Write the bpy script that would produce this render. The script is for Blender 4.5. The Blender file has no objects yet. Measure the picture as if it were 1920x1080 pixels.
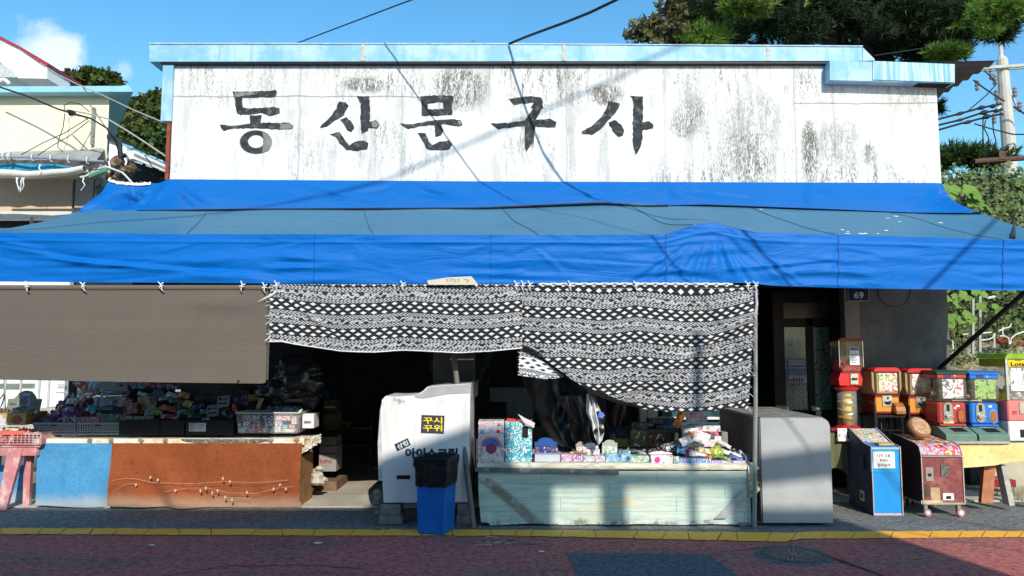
import bpy, math, random
from mathutils import Vector, Matrix, noise
from mathutils.geometry import tessellate_polygon
R = math.radians
random.seed(7)
C = bpy.context.scene.collection
sc = bpy.context.scene
# ------------------------------------------------------------------ camera
FPX, PITCH, CH = 1400.0, R(5.0), 1.55
cam = bpy.data.cameras.new('camera'); co = bpy.data.objects.new('camera', cam); C.objects.link(co)
co.location = (0, 0, CH); co.rotation_euler = (R(90) + PITCH, 0, 0)
cam.sensor_width = 36; cam.lens = FPX / 1920 * 36; cam.clip_end = 2000; cam.clip_start = 0.05
sc.camera = co
# ------------------------------------------------------------------ sky and sun
SX, SZ = 0.25, 0.63                       # sun travels (-SX, 1, -SZ) per metre of depth
sun_el = math.atan(SZ / math.hypot(1, SX))
w = bpy.data.worlds.new('World'); sc.world = w; w.use_nodes = True
wn = w.node_tree; bg = wn.nodes['Background']
sky = wn.nodes.new('ShaderNodeTexSky'); sky.sky_type = 'NISHITA'; sky.sun_disc = False
sky.sun_elevation = sun_el; sky.sun_rotation = math.atan2(SX, -1); sky.air_density = 1.0; sky.dust_density = 0.3; sky.ozone_density = 1.6
hs = wn.nodes.new('ShaderNodeHueSaturation'); hs.inputs['Saturation'].default_value = 1.3; hs.inputs['Value'].default_value = 1.0
tn = wn.nodes.new('ShaderNodeMix'); tn.data_type = 'RGBA'; tn.blend_type = 'MULTIPLY'; tn.inputs['Factor'].default_value = 1; tn.inputs[7].default_value = (1.08, 1.17, 1.09, 1)
wn.links.new(sky.outputs[0], tn.inputs[6]); wn.links.new(tn.outputs[2], hs.inputs['Color'])
# a small cloud low on the left of the view
tc = wn.nodes.new('ShaderNodeTexCoord')
def cdir(u, v):
    x, z = (u - 960) / FPX, (540 - v) / FPX
    d = Vector((x, math.cos(PITCH) - z * math.sin(PITCH), math.sin(PITCH) + z * math.cos(PITCH))); return d.normalized()
def wmath(op, a, b=None, c=None):
    n = wn.nodes.new('ShaderNodeMath'); n.operation = op
    for i, q in enumerate((a, b, c)):
        if q is None: continue
        if isinstance(q, (int, float)): n.inputs[i].default_value = q
        else: wn.links.new(q, n.inputs[i])
    return n.outputs[0]
nz = wn.nodes.new('ShaderNodeTexNoise'); nz.inputs['Scale'].default_value = 28; nz.inputs['Detail'].default_value = 6
nrm = wn.nodes.new('ShaderNodeVectorMath'); nrm.operation = 'NORMALIZE'; wn.links.new(tc.outputs['Generated'], nrm.inputs[0])
wn.links.new(nrm.outputs[0], nz.inputs['Vector'])
fac = None
for (u, v, rad, st) in ((100, 98, .036, 1.0), (70, 108, .028, .8), (122, 92, .02, .8), (232, 130, .014, .35)):
    dd = wn.nodes.new('ShaderNodeVectorMath'); dd.operation = 'DISTANCE'; dd.inputs[1].default_value = cdir(u, v)
    wn.links.new(nrm.outputs[0], dd.inputs[0])
    q = wmath('MULTIPLY', wmath('SUBTRACT', 1.0, wmath('DIVIDE', dd.outputs['Value'], rad)), 1.6)
    q = wmath('ADD', q, wmath('MULTIPLY', wmath('SUBTRACT', nz.outputs['Fac'], 0.52), 3.2))
    q = wmath('MULTIPLY', wmath('MINIMUM', wmath('MAXIMUM', q, 0.0), 1.0), st * .8)
    fac = q if fac is None else wmath('MAXIMUM', fac, q)
mx = wn.nodes.new('ShaderNodeMix'); mx.data_type = 'RGBA'
wn.links.new(fac, mx.inputs['Factor']); wn.links.new(hs.outputs[0], mx.inputs[6]); mx.inputs[7].default_value = (5.6, 6.0, 6.5, 1)
wn.links.new(mx.outputs[2], bg.inputs['Color']); bg.inputs['Strength'].default_value = 0.15
sl = bpy.data.lights.new('sun', 'SUN'); so = bpy.data.objects.new('sun', sl); C.objects.link(so)
sl.energy = 3.5; sl.angle = R(0.5); sl.color = (1.0, 0.93, 0.83)
so.rotation_euler = Vector((-SX, 1, -SZ)).to_track_quat('-Z', 'Y').to_euler(); so.location = (4, -6, 9)
sc.view_settings.view_transform = 'Standard'; sc.view_settings.look = 'None'; sc.view_settings.exposure = 0.40; sc.view_settings.gamma = 1
sc.cycles.max_bounces = 5; sc.cycles.transparent_max_bounces = 12
# ------------------------------------------------------------------ helpers
def P(u, v, Y):                            # v == 1: only the side offset is wanted, for things near the ground
    if v == 1: v = 800
    x, z = (u - 960) / FPX, (540 - v) / FPX
    dy = math.cos(PITCH) - z * math.sin(PITCH); dz = math.sin(PITCH) + z * math.cos(PITCH)
    return Vector((x * Y / dy, Y, CH + dz * Y / dy))
def G(u, v, z=0.0):
    x, q = (u - 960) / FPX, (540 - v) / FPX
    dy = math.cos(PITCH) - q * math.sin(PITCH); dz = math.sin(PITCH) + q * math.cos(PITCH)
    Y = (z - CH) / dz * dy
    return Vector((x * Y / dy, Y, z))
def lerp(a, b, t): return a + (b - a) * t
def tab(t, x):
    if x <= t[0][0]: return t[0][1]
    for (a, b), (c, d) in zip(t, t[1:]):
        if x <= c: return lerp(b, d, (x - a) / (c - a))
    return t[-1][1]
def nz3(x, y, z=0.0): return noise.noise(Vector((x, y, z)))

class X:                                   # a shader value with arithmetic
    def __init__(s, m, k): s.m, s.k = m, k
    def _b(s, op, o, r=False): return s.m.math(op, o, s) if r else s.m.math(op, s, o)
    def __add__(s, o): return s._b('ADD', o)
    def __radd__(s, o): return s._b('ADD', o)
    def __sub__(s, o): return s._b('SUBTRACT', o)
    def __rsub__(s, o): return s._b('SUBTRACT', o, True)
    def __mul__(s, o): return s._b('MULTIPLY', o)
    def __rmul__(s, o): return s._b('MULTIPLY', o)
    def __truediv__(s, o): return s._b('DIVIDE', o)
    def lt(s, o): return s._b('LESS_THAN', o)
    def gt(s, o): return s._b('GREATER_THAN', o)
    def mn(s, o): return s._b('MINIMUM', o)
    def mxx(s, o): return s._b('MAXIMUM', o)
    def frac(s): return s.m.math('FRACT', s)
    def floor(s): return s.m.math('FLOOR', s)
    def ab(s): return s.m.math('ABSOLUTE', s)
    def sin(s): return s.m.math('SINE', s)
    def sm(s, a, b):
        n = s.m.nt.nodes.new('ShaderNodeMapRange'); n.interpolation_type = 'SMOOTHSTEP'
        s.m.put(n.inputs['Value'], s); n.inputs['From Min'].default_value = a; n.inputs['From Max'].default_value = b
        return X(s.m, n.outputs[0])
class Mat:
    def __init__(s, name, col=(.5, .5, .5), rough=.8, metal=0, spec=.3):
        s.mat = bpy.data.materials.new(name); s.mat.use_nodes = True; s.nt = s.mat.node_tree
        s.b = s.nt.nodes['Principled BSDF']; s.set('Base Color', col); s.set('Roughness', rough); s.set('Metallic', metal); s.set('Specular IOR Level', spec)
        s._tc = None
    def put(s, inp, v):
        if isinstance(v, X): s.nt.links.new(v.k, inp)
        elif isinstance(v, (tuple, list)): inp.default_value = tuple(v) + ((1,) if len(v) == 3 and len(inp.default_value) == 4 else ())
        else: inp.default_value = v
    def set(s, n, v): s.put(s.b.inputs[n], v)
    def math(s, op, a, b=None):
        n = s.nt.nodes.new('ShaderNodeMath'); n.operation = op; s.put(n.inputs[0], a)
        if b is not None: s.put(n.inputs[1], b)
        return X(s, n.outputs[0])
    def co(s, kind='Object'):
        if s._tc is None: s._tc = s.nt.nodes.new('ShaderNodeTexCoord')
        return X(s, s._tc.outputs[kind])
    def pos(s):
        n = s.nt.nodes.new('ShaderNodeNewGeometry'); return X(s, n.outputs['Position'])
    def xyz(s, v):
        n = s.nt.nodes.new('ShaderNodeSeparateXYZ'); s.put(n.inputs[0], v); return [X(s, n.outputs[i]) for i in range(3)]
    def vec(s, a, b, c):
        n = s.nt.nodes.new('ShaderNodeCombineXYZ')
        for i, q in enumerate((a, b, c)): s.put(n.inputs[i], q)
        return X(s, n.outputs[0])
    def scl(s, v, k):
        n = s.nt.nodes.new('ShaderNodeMapping'); s.put(n.inputs[0], v); n.inputs['Scale'].default_value = k; return X(s, n.outputs[0])
    def noise(s, v, scale, detail=4, rough=.55, dist=0, color=False):
        n = s.nt.nodes.new('ShaderNodeTexNoise'); s.put(n.inputs['Vector'], v); n.inputs['Scale'].default_value = scale
        n.inputs['Detail'].default_value = detail; n.inputs['Roughness'].default_value = rough; n.inputs['Distortion'].default_value = dist
        return X(s, n.outputs['Color' if color else 'Fac'])
    def vor(s, v, scale, out='Distance', feat='F1'):
        n = s.nt.nodes.new('ShaderNodeTexVoronoi'); s.put(n.inputs['Vector'], v); n.inputs['Scale'].default_value = scale; n.feature = feat
        return X(s, n.outputs[out])
    def mix(s, f, a, b):
        n = s.nt.nodes.new('ShaderNodeMix'); n.data_type = 'RGBA'; s.put(n.inputs['Factor'], f); s.put(n.inputs[6], a); s.put(n.inputs[7], b)
        return X(s, n.outputs[2])
    def ramp(s, f, stops, const=False):
        n = s.nt.nodes.new('ShaderNodeValToRGB'); r = n.color_ramp
        if const: r.interpolation = 'CONSTANT'
        while len(r.elements) < len(stops): r.elements.new(.5)
        for e, (p, c) in zip(r.elements, stops): e.position = p; e.color = tuple(c) + (1,)
        s.put(n.inputs[0], f); return X(s, n.outputs[0])
    def bump(s, h, st=.3, d=.01):
        n = s.nt.nodes.new('ShaderNodeBump'); s.put(n.inputs['Height'], h); n.inputs['Strength'].default_value = st; n.inputs['Distance'].default_value = d
        s.nt.links.new(n.outputs[0], s.b.inputs['Normal'])
def mul(c, k): return tuple(x * k for x in c)
def plain(name, col, rough=.6, metal=0, var=.25, scale=12, bump=.15, spec=.3, dirt=None, dscale=5, damt=.5):
    m = Mat(name, col, rough, metal, spec); p = m.co()
    n = m.noise(p, scale, 6, .65)
    c = m.mix(n.sm(.25, .75), mul(col, 1 - var), mul(col, 1 + var * .6))
    if dirt:
        d = m.noise(p, dscale, 8, .7).sm(.52, .62)
        c = m.mix(d * damt, c, dirt)
    m.set('Base Color', c); m.bump(n, bump, .01); return m.mat
_pm = {}
def prn(base, a, b, c=(.8, .8, .78), scale=22, rough=.4):
    k = (base, a, b, c, scale, rough)
    if k not in _pm:
        base = mul(base, .86)
        m = Mat('printed_card', base, rough, 0, .4); p = m.co()
        n = m.noise(p, scale * .55, 2, .5, 1.4); n2 = m.noise(p, scale * 1.3, 2, .5, .6)
        col = m.ramp(n, [(0, a), (.38, base), (.5, c), (.56, b), (.63, base), (.72, a)], True)
        dk = m.mix(n2.gt(.64), col, mul(base, .25)); dk = m.mix(n2.lt(.35), dk, (.85, .83, .8))
        m.set('Base Color', dk); _pm[k] = m.mat
    return _pm[k]
class MB:
    def __init__(s): s.v, s.f, s.uv, s.mi, s.cm = [], [], [], [], 0
    def add(s, vs, fs, uv=None):
        o = len(s.v); s.v += [Vector(q) for q in vs]
        for i, f in enumerate(fs):
            s.f.append([o + k for k in f]); s.mi.append(s.cm); s.uv.append([uv[k] for k in f] if uv else None)
        return s
    def box(s, x0, y0, z0, x1, y1, z1, M=None, bev=0.0, tx=0, ty=0):
        # optional taper towards the bottom (tx, ty) and bevelled vertical edges
        if x0 > x1: x0, x1 = x1, x0
        if y0 > y1: y0, y1 = y1, y0
        if z0 > z1: z0, z1 = z1, z0
        if bev <= 0:
            b = min(.004, (x1 - x0) * .12, (y1 - y0) * .12, (z1 - z0) * .12)
        else: b = bev
        def ring(z, ins, t=0):
            a0, a1, c0, c1 = x0 + ins + tx * t, x1 - ins - tx * t, y0 + ins + ty * t, y1 - ins - ty * t; k = b * .9 if ins < b * .5 else 0.0001
            return [(a0 + k, c0, z), (a1 - k, c0, z), (a1, c0 + k, z), (a1, c1 - k, z), (a1 - k, c1, z), (a0 + k, c1, z), (a0, c1 - k, z), (a0, c0 + k, z)]
        vs = ring(z0, b, 1) + ring(z0 + b, 0, 1) + ring(z1 - b, 0) + ring(z1, b)
        if M is not None: vs = [M @ Vector(q) for q in vs]
        fs = [[7 - i for i in range(8)], [24 + i for i in range(8)]]
        for r in range(3):
            for i in range(8):
                j = (i + 1) % 8; fs.append([r * 8 + i, r * 8 + j, r * 8 + 8 + j, r * 8 + 8 + i])
        return s.add(vs, fs)
    def prism(s, pts, y0, y1, axis='y', M=None):
        # polygon pts (a,b) extruded; axis 'y': (x,z); 'x': (y,z); 'z': (x,y)
        f = {'y': lambda a, b, t: (a, t, b), 'x': lambda a, b, t: (t, a, b), 'z': lambda a, b, t: (a, b, t)}[axis]
        n = len(pts); vs = [f(a, b, y0) for a, b in pts] + [f(a, b, y1) for a, b in pts]
        if M is not None: vs = [M @ Vector(q) for q in vs]
        tri = tessellate_polygon([[Vector((a, b, 0)) for a, b in pts]])
        fs = [list(t) for t in tri] + [[n + k for k in reversed(t)] for t in tri]
        for i in range(n): j = (i + 1) % n; fs.append([i, j, n + j, n + i])
        return s.add(vs, fs)
    def tube(s, pts, r, seg=8, cap=True, M=None):
        pts = [Vector(p) for p in pts]; rs = r if isinstance(r, (list, tuple)) else [r] * len(pts)
        vs = []; prev = None
        for i, p in enumerate(pts):
            d = (pts[min(i + 1, len(pts) - 1)] - pts[max(i - 1, 0)]).normalized()
            if prev is None: a = d.orthogonal().normalized()
            else: a = (prev - d * prev.dot(d)).normalized()
            prev = a; b = d.cross(a)
            for k in range(seg):
                t = 2 * math.pi * k / seg; vs.append(p + (a * math.cos(t) + b * math.sin(t)) * rs[i])
        if M is not None: vs = [M @ q for q in vs]
        fs = []
        for i in range(len(pts) - 1):
            for k in range(seg):
                l = (k + 1) % seg; fs.append([i * seg + k, i * seg + l, (i + 1) * seg + l, (i + 1) * seg + k])
        if cap: fs.append(list(reversed(range(seg)))); fs.append([(len(pts) - 1) * seg + k for k in range(seg)])
        return s.add(vs, fs)
    def lathe(s, prof, c=(0, 0, 0), seg=20, M=None):
        vs = []
        for r, z in prof:
            for k in range(seg):
                t = 2 * math.pi * k / seg; vs.append(Vector((c[0] + r * math.cos(t), c[1] + r * math.sin(t), c[2] + z)))
        if M is not None: vs = [M @ q for q in vs]
        fs = []
        for i in range(len(prof) - 1):
            for k in range(seg):
                l = (k + 1) % seg; fs.append([i * seg + k, i * seg + l, (i + 1) * seg + l, (i + 1) * seg + k])
        fs.append(list(reversed(range(seg)))); fs.append([(len(prof) - 1) * seg + k for k in range(seg)])
        return s.add(vs, fs)
    def grid(s, nu, nv, fn, uvf=None, thick=0.0):
        vs = [fn(i / nu, j / nv) for j in range(nv + 1) for i in range(nu + 1)]
        uv = [(uvf(i / nu, j / nv) if uvf else (i / nu, j / nv)) for j in range(nv + 1) for i in range(nu + 1)]
        W = nu + 1; fs = [[j * W + i, j * W + i + 1, (j + 1) * W + i + 1, (j + 1) * W + i] for j in range(nv) for i in range(nu)]
        return s.add(vs, fs, uv)
    def build(s, name, mats, M=None, smooth=False, ang=None):
        me = bpy.data.meshes.new(name)
        vs = [M @ q for q in s.v] if M is not None else s.v
        me.from_pydata([tuple(q) for q in vs], [], s.f)
        mats = mats if isinstance(mats, (list, tuple)) else [mats]
        for m in mats: me.materials.append(m)
        if any(s.mi): me.polygons.foreach_set('material_index', s.mi)
        if any(s.uv):
            l = me.uv_layers.new(name='UVMap'); flat = []
            for f, q in zip(s.f, s.uv):
                for k in range(len(f)): flat += list(q[k]) if q else [0.0, 0.0]
            l.data.foreach_set('uv', flat)
        if smooth: me.polygons.foreach_set('use_smooth', [True] * len(s.f))
        me.update(); return me
def tag(o, label=None, cat=None, group=None, kind=None):
    if label: o['label'] = label
    if cat: o['category'] = cat
    if group: o['group'] = group
    if kind: o['kind'] = kind
    return o
def link(name, me, parent=None, loc=None):
    o = bpy.data.objects.new(name, me); C.objects.link(o)
    if parent is not None: o.parent = parent
    if loc is not None: o.location = loc
    return o
class T:                                    # an Empty at a thing's base; parts are given in the thing's own frame, or in world coordinates
    def __init__(s, name, label, cat, loc=(0, 0, 0), rz=0.0, group=None, world=True):
        s.o = bpy.data.objects.new(name, None); C.objects.link(s.o); s.o.empty_display_size = .1
        s.o.location = loc; s.o.rotation_euler = (0, 0, rz); tag(s.o, label, cat, group)
        s.inv = (Matrix.Translation(Vector(loc)) @ Matrix.Rotation(rz, 4, 'Z')).inverted() if world else Matrix.Identity(4)
    def part(s, name, mb, mats, parent=None, smooth=False, label=None, kind=None):
        o = link(name, mb.build(name, mats, s.inv, smooth), parent or s.o); tag(o, label, None, None, kind); return o
def one(name, mb, mats, label, cat, smooth=False, group=None, loc=None):   # a thing that is one mesh, origin at its base
    vs = mb.v
    if loc is None:
        loc = Vector((sum(q.x for q in vs) / len(vs), sum(q.y for q in vs) / len(vs), min(q.z for q in vs)))
    o = link(name, mb.build(name, mats, Matrix.Translation(-Vector(loc)), smooth), None, loc); return tag(o, label, cat, group)
def struct(name, mb, mats, smooth=False, kind='structure'):
    return tag(link(name, mb.build(name, mats, None, smooth)), None, None, None, kind)
def copy_tree(root, loc, rz=None, label=None):
    r = root.copy(); C.objects.link(r); r.location = loc
    if rz is not None: r.rotation_euler = (0, 0, rz)
    if label: r['label'] = label
    def rec(a, b):
        for ch in list(a.children):
            if ch is r: continue
            c = ch.copy(); C.objects.link(c); c.parent = b; rec(ch, c)
    rec(root, r); return r
def text(name, s, mat, parent, inv, cx, cz, W, H, Y, rot=0.0, ext=.0012, bold=0.0, M=None, stretch=True):
    """lettering as a thin raised mesh, facing the street, fitted to W x H round (cx, cz) at depth Y"""
    cu = bpy.data.curves.new('t', 'FONT'); cu.body = s; cu.align_x = 'CENTER'; cu.align_y = 'CENTER'; cu.extrude = .02; cu.offset = bold
    cu.resolution_u = 3
    to = bpy.data.objects.new('t', cu); C.objects.link(to)
    bpy.context.view_layer.update()
    me = bpy.data.meshes.new_from_object(to.evaluated_get(bpy.context.evaluated_depsgraph_get()))
    bpy.data.objects.remove(to)
    if not me.vertices: print('EMPTY TEXT', s); return None
    xs = [q.co.x for q in me.vertices]; ys = [q.co.y for q in me.vertices]
    mx_, my_ = (min(xs) + max(xs)) / 2, (min(ys) + max(ys)) / 2; w_, h_ = max(xs) - min(xs), max(ys) - min(ys)
    kx = W / w_; ky = H / h_ if H else kx
    c, sn = math.cos(rot), math.sin(rot)
    for q in me.vertices:
        a, b = (q.co.x - mx_) * kx, (q.co.y - my_) * ky
        a, b = a * c - b * sn, a * sn + b * c
        p = Vector((cx + a, Y - (ext if q.co.z > 0 else 0), cz + b))
        if M is not None: p = M @ Vector((a, -(ext if q.co.z > 0 else 0), b))
        q.co = inv @ p
    me.materials.clear(); me.materials.append(mat); me.name = name
    return link(name, me, parent)
# ------------------------------------------------------------------ materials
def m_plaster():
    m = Mat('mildewed_plaster', rough=.9, spec=.15); p = m.pos(); x, y, z = m.xyz(p)
    st = m.noise(m.scl(p, (13, 1, 2.2)), 1.6, 9, .76); blot = m.noise(p, 1.1, 5, .6); fine = m.noise(m.scl(p, (3, 1, 1)), 26, 6, .75)
    # mould is heavier under the coping and towards the foot right of the lettering
    wx = (x - 1.3).sm(0, 1.6) * (1.0 - (x - 3.4).sm(0, .7) * .7)
    top = (z - 4.15).sm(0, .5) * .55; low = (1.0 - (z - 3.35).sm(0, .9)) * (.12 + wx * .55)
    wide = m.noise(m.scl(p, (1, 1, .6)), .55, 3, .5).sm(.40, .60)
    area = (blot.sm(.40, .62) * (.45 + wide * .6) + top * .8 + low * .9) * .66
    s1 = (st * .5 + fine * .5).sm(.48, .60)
    k = (s1 * area).mn(1); s2 = (st * .45 + fine * .55).sm(.43, .55)
    for (bx, bz, rx, rz, am) in ((2.62, 3.66, .42, .42, .9), (3.38, 3.72, .13, .5, 1.0), (4.05, 3.78, .12, .2, .9), (3.72, 3.9, .3, .4, .5), (2.05, 4.25, .28, .3, .7), (-.6, 4.55, .35, .28, .8), (2.7, 4.2, .5, .4, .45), (1.05, 4.5, .25, .14, 1.0), (-1.7, 4.62, .4, .12, .9)):
        e = (((x - bx) / rx) * ((x - bx) / rx) + ((z - bz) / rz) * ((z - bz) / rz)); k = k.mxx(s2 * (1.0 - (e + (blot - .5) * 3.5 + (st - .5) * 2.0).sm(.0, 1.1)) * am)
    veil = m.noise(m.scl(p, (4, 1, .8)), 1.3, 6, .7).sm(.42, .72)
    c = m.mix(veil * .75, (.76, .755, .73), (.47, .465, .44))
    c = m.mix((k * 1.25).mn(.92), c, (.115, .11, .085))
    sp = m.noise(p, 34, 5, .8).sm(.66, .74) * blot.sm(.45, .7)
    c = m.mix(sp * .8, c, (.09, .085, .06))
    wob = (m.noise(m.vec(0.0, 0.0, z), 3.0, 4, .6) - .5) * .07
    for (sx, wd, dk) in ((-2.42, .018, .55), (-1.25, .018, .5), (.62, .012, .6), (1.74, .028, .4), (3.22, .010, .75)):
        ln = 1.0 - ((x + wob - sx).ab()).sm(wd * .4, wd)
        c = m.mix(ln * dk, c, (.38, .39, .39))
    # crack along under the coping
    wz = (m.noise(m.vec(x, 0.0, 0.0), 2.2, 5, .7) - .5) * .07
    ln = (1.0 - ((z + wz - 4.47).ab()).sm(.004, .012)) * x.lt(-.75)
    ln2 = (1.0 - ((z + wz - 4.39).ab()).sm(.004, .012)) * x.gt(3.22)
    c = m.mix((ln + ln2) * .7, c, (.2, .2, .18))
    m.set('Base Color', c); m.bump(fine * .5 + st * .5, .35, .012); return m.mat
def m_cement(name, a, b, sc=3.0, bump=.3):
    m = Mat(name, rough=.92, spec=.15); p = m.pos(); n = m.noise(p, sc, 8, .68); f = m.noise(p, sc * 14, 5, .7)
    c = m.mix(n.sm(.35, .68), a, b); c = m.mix(f.sm(.6, .75) * .5, c, mul(a, .5)); m.set('Base Color', c); m.bump(f, bump, .01); return m.mat
def m_asphalt(name, a, b, spk=.45, red=None):
    m = Mat(name, rough=.88, spec=.25); p = m.pos(); n = m.noise(p, 1.3, 6, .6); f = m.noise(p, 20, 8, .9); g = m.noise(p, 48, 2, .6)
    c = m.mix(n.sm(.3, .7), a, b)
    if red:
        wear = (m.noise(m.scl(p, (.5, 1.3, 1)), 1.5, 7, .65)).sm(.44, .64); fw = f.sm(.35, .65)
        c = m.mix((wear * .5 + fw * .3).mn(.8), red, c)
    c = m.mix((1.0 - f.sm(.42, .52)) * .7, c, mul(a, .25)); c = m.mix(f.sm(.53, .62) * .5, c, mul(b, 2.1)); c = m.mix(g.sm(.64, .70) * spk, c, (.5, .49, .47))
    cr = m.vor(p, .8, 'Distance', 'DISTANCE_TO_EDGE')
    m.set('Base Color', c); m.bump(f * .7 + g * .5, .75, .012); return m.mat
def m_tarp(name, a, dust, amt):
    m = Mat(name, rough=.5, spec=.16); p = m.pos(); n = m.noise(p, 1.2, 6, .65, .4); f = m.noise(m.scl(p, (1, 1, 1)), 90, 2, .5)
    x, y, z = m.xyz(p)
    thread = m.noise(m.scl(p, (60, 1, 2)), 1.0, 3, .6)
    c = m.mix((n.sm(.3, .6) * amt).mn(1), a, dust)
    c = m.mix(thread.sm(.62, .8) * .22, c, mul((.25, .5, .95), .9)); c = m.mix(thread.sm(.25, .42).mn(1) * .12, mul(a, .6), c)
    if amt > .5:
        sp = m.noise(p, 14, 4, .8).sm(.70, .74); c = m.mix(sp * .6, c, (.6, .6, .56))
    w_ = m.noise(m.vec(x * .35 + z * .5, y, z * 1.5 - x * .12), 3.4, 6, .5, .8)
    m.set('Base Color', c); m.bump(w_, .6, .05); m.set('Roughness', .42 + n * .2); return m.mat
def m_pattern(inv=False):
    m = Mat('printed_cotton', rough=.9, spec=.1); u, v, _ = m.xyz(m.co('UV'))
    per = .230; p = (v / per + 100.0).frac()
    bk, wh, gy = (.024, .025, .026), (.68, .68, .69), (.30, .31, .33)
    if inv: bk, wh = (.72, .76, .80), (.05, .05, .05)
    row = p / .15; par = row.floor(); par = (par / 2.0).frac() * 2.0
    a = ((u / .094 + par * .5 + 50.0).frac() - .5).ab() * 2.0; b = (row.frac() - .5).ab() * 2.0
    rag = (m.noise(m.co('UV'), 70, 2, .6) - .5) * .35
    dia = (a / .61 + b / .84 + rag).lt(1.0) * p.lt(.45)
    ck = ((u * (6.283 / .036) + (v * 260.0).sin() * .8).sin() * (v * (6.283 / .0215)).sin()).gt(.0)
    bandb = (p.gt(.465) * p.lt(.62)) .mxx(p.gt(.845) * p.lt(.985))
    ph = (u * (6.283 / .085))
    q = ((p - .733) / .1 - ph.sin() * .45).ab(); sc1 = q.lt(.36)
    q2 = ((p - .733) / .1 + (ph + 1.2).sin() * .55).ab(); sc2 = q2.lt(.20)
    nn = m.noise(m.co('UV'), 70, 2, .6, 1.5); vd = m.vor(m.co('UV'), 24); ring = (vd - .42).ab().lt(.13)
    scr = (sc1.mxx(ring) * nn.gt(.43)).mxx(nn.gt(.68)) * p.gt(.63) * p.lt(.835)
    edge = ((p - .45).ab().lt(.008)).mxx((p - .84).ab().lt(.006)).mxx((p - .625).ab().lt(.006))
    c = m.mix(dia, bk, wh); c = m.mix(scr, c, mul(wh, .72) if not inv else wh); c = m.mix(bandb, c, m.mix(ck, (.04, .043, .045), (.47, .48, .51))); c = m.mix(edge, c, bk)
    wv = m.noise(m.scl(m.co('UV'), (1, 1, 1)), 400, 1, .5)
    m.set('Base Color', c); m.bump(wv, .2, .003); return m.mat
def m_weave():
    m = Mat('brown_shade_cloth', rough=.95, spec=.08); p = m.co('Object'); x, y, z = m.xyz(p)
    l = (z * (6.283 / .021) + m.noise(p, 3, 3) * 3.0).sin() * .5 + .5; l = l * .5 + m.noise(m.scl(p, (14, 1, 90)), 1.0, 4, .7) * .5; n = m.noise(p, 1.1, 4, .6); f = m.noise(m.scl(p, (60, 1, 200)), 1, 2, .5)
    c = m.mix(l.sm(.1, .9), (.112, .098, .083), (.146, .128, .109)); c = m.mix(n.sm(.3, .7) * .3, c, (.2, .155, .12)); c = m.mix(f.sm(.55, .7) * .4, c, (.22, .198, .172))
    m.set('Base Color', c); m.bump(l, .3, .004); return m.mat
def m_foliage(name, a, b, c_):
    m = Mat(name, rough=.6, spec=.3)
    n = m.nt.nodes.new('ShaderNodeObjectInfo'); g = m.nt.nodes.new('ShaderNodeNewGeometry'); r = X(m, g.outputs['Random Per Island']); p = m.pos()
    big = m.noise(p, .9, 3, .5)
    c = m.mix(r, a, b); c = m.mix(big.sm(.45, .7) * .8, c, c_); m.set('Base Color', c)
    tr = m.nt.nodes.new('ShaderNodeBsdfTranslucent'); m.put(tr.inputs[0], c)
    ms = m.nt.nodes.new('ShaderNodeMixShader'); ms.inputs[0].default_value = .25
    m.nt.links.new(m.b.outputs[0], ms.inputs[1]); m.nt.links.new(tr.outputs[0], ms.inputs[2]); m.nt.links.new(ms.outputs[0], m.nt.nodes['Material Output'].inputs[0]); return m.mat
def m_glass(name, col, a=.35, rough=.08):
    m = Mat(name, col, rough, 0, .6); m.set('Alpha', a); return m.mat
PLAST = m_plaster()
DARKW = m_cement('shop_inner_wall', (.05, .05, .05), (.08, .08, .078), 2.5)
PILLAR = m_cement('bare_cement_wall', (.11, .115, .11), (.19, .19, .185), 2.2)
CEM = m_cement('concrete_slab', (.42, .39, .33), (.56, .53, .46), 2.0, .5)
ASPH = m_asphalt('pavement_asphalt', (.15, .155, .155), (.23, .23, .22), .6)
PATCH = m_asphalt('patch_asphalt', (.09, .11, .125), (.13, .15, .165), .4)
ROAD = m_asphalt('red_worn_asphalt', (.17, .118, .10), (.24, .17, .145), .35, red=(.60, .14, .12))
def m_yellow():
    m = Mat('road_paint', rough=.7); p = m.pos(); f = m.noise(p, 30, 5, .7); n = m.noise(p, 3, 4, .6)
    c = m.mix(f.sm(.58, .68) * .7, m.mix(n, (.98, .46, .045), (.92, .46, .06)), (.28, .2, .08)); m.set('Base Color', c); m.bump(f, .5, .01); return m.mat
YEL = m_yellow()
TARP_B = m_tarp('blue_tarpaulin', (.002, .20, .76), (.004, .28, .84), .5)
TARP_U = m_tarp('blue_tarpaulin_upper', (.003, .18, .64), (.006, .27, .74), .45)
TARP_D = m_tarp('dusty_blue_tarpaulin', (.07, .26, .43), (.22, .34, .44), .9)
PAT = m_pattern(); PATI = m_pattern(True); WEAVE = m_weave()
def m_coping():
    m = Mat('sky_blue_painted_steel', rough=.5); p = m.pos(); s = m.noise(m.scl(p, (16, 1, 1.2)), 1, 6, .75); n = m.noise(p, 2.4, 7, .7); e = m.noise(p, 22, 4, .7)
    c = m.mix(n.sm(.4, .62), (.22, .46, .60), (.42, .60, .68)); c = m.mix(s.sm(.5, .68) * .6, c, (.15, .38, .54)); c = m.mix(e.sm(.66, .72) * .8, c, (.50, .50, .46)); m.set('Base Color', c); return m.mat
LBLUE = m_coping()
def m_streak():
    m = Mat('streaked_blue_steel', rough=.5); p = m.pos(); s = m.noise(m.scl(p, (22, 1, .8)), 1, 5, .7); c = m.mix(s.sm(.4, .62), (.16, .42, .58), (.55, .72, .76)); m.set('Base Color', c); return m.mat
STREAK = m_streak()
PUTTY = plain('old_putty', (.55, .52, .44), .9, 0, .3, 30, .4)
INK = plain('faded_black_paint', (.045, .05, .055), .85, 0, .5, 9, .2, .15, (.22, .22, .2), 14, .5)
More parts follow.
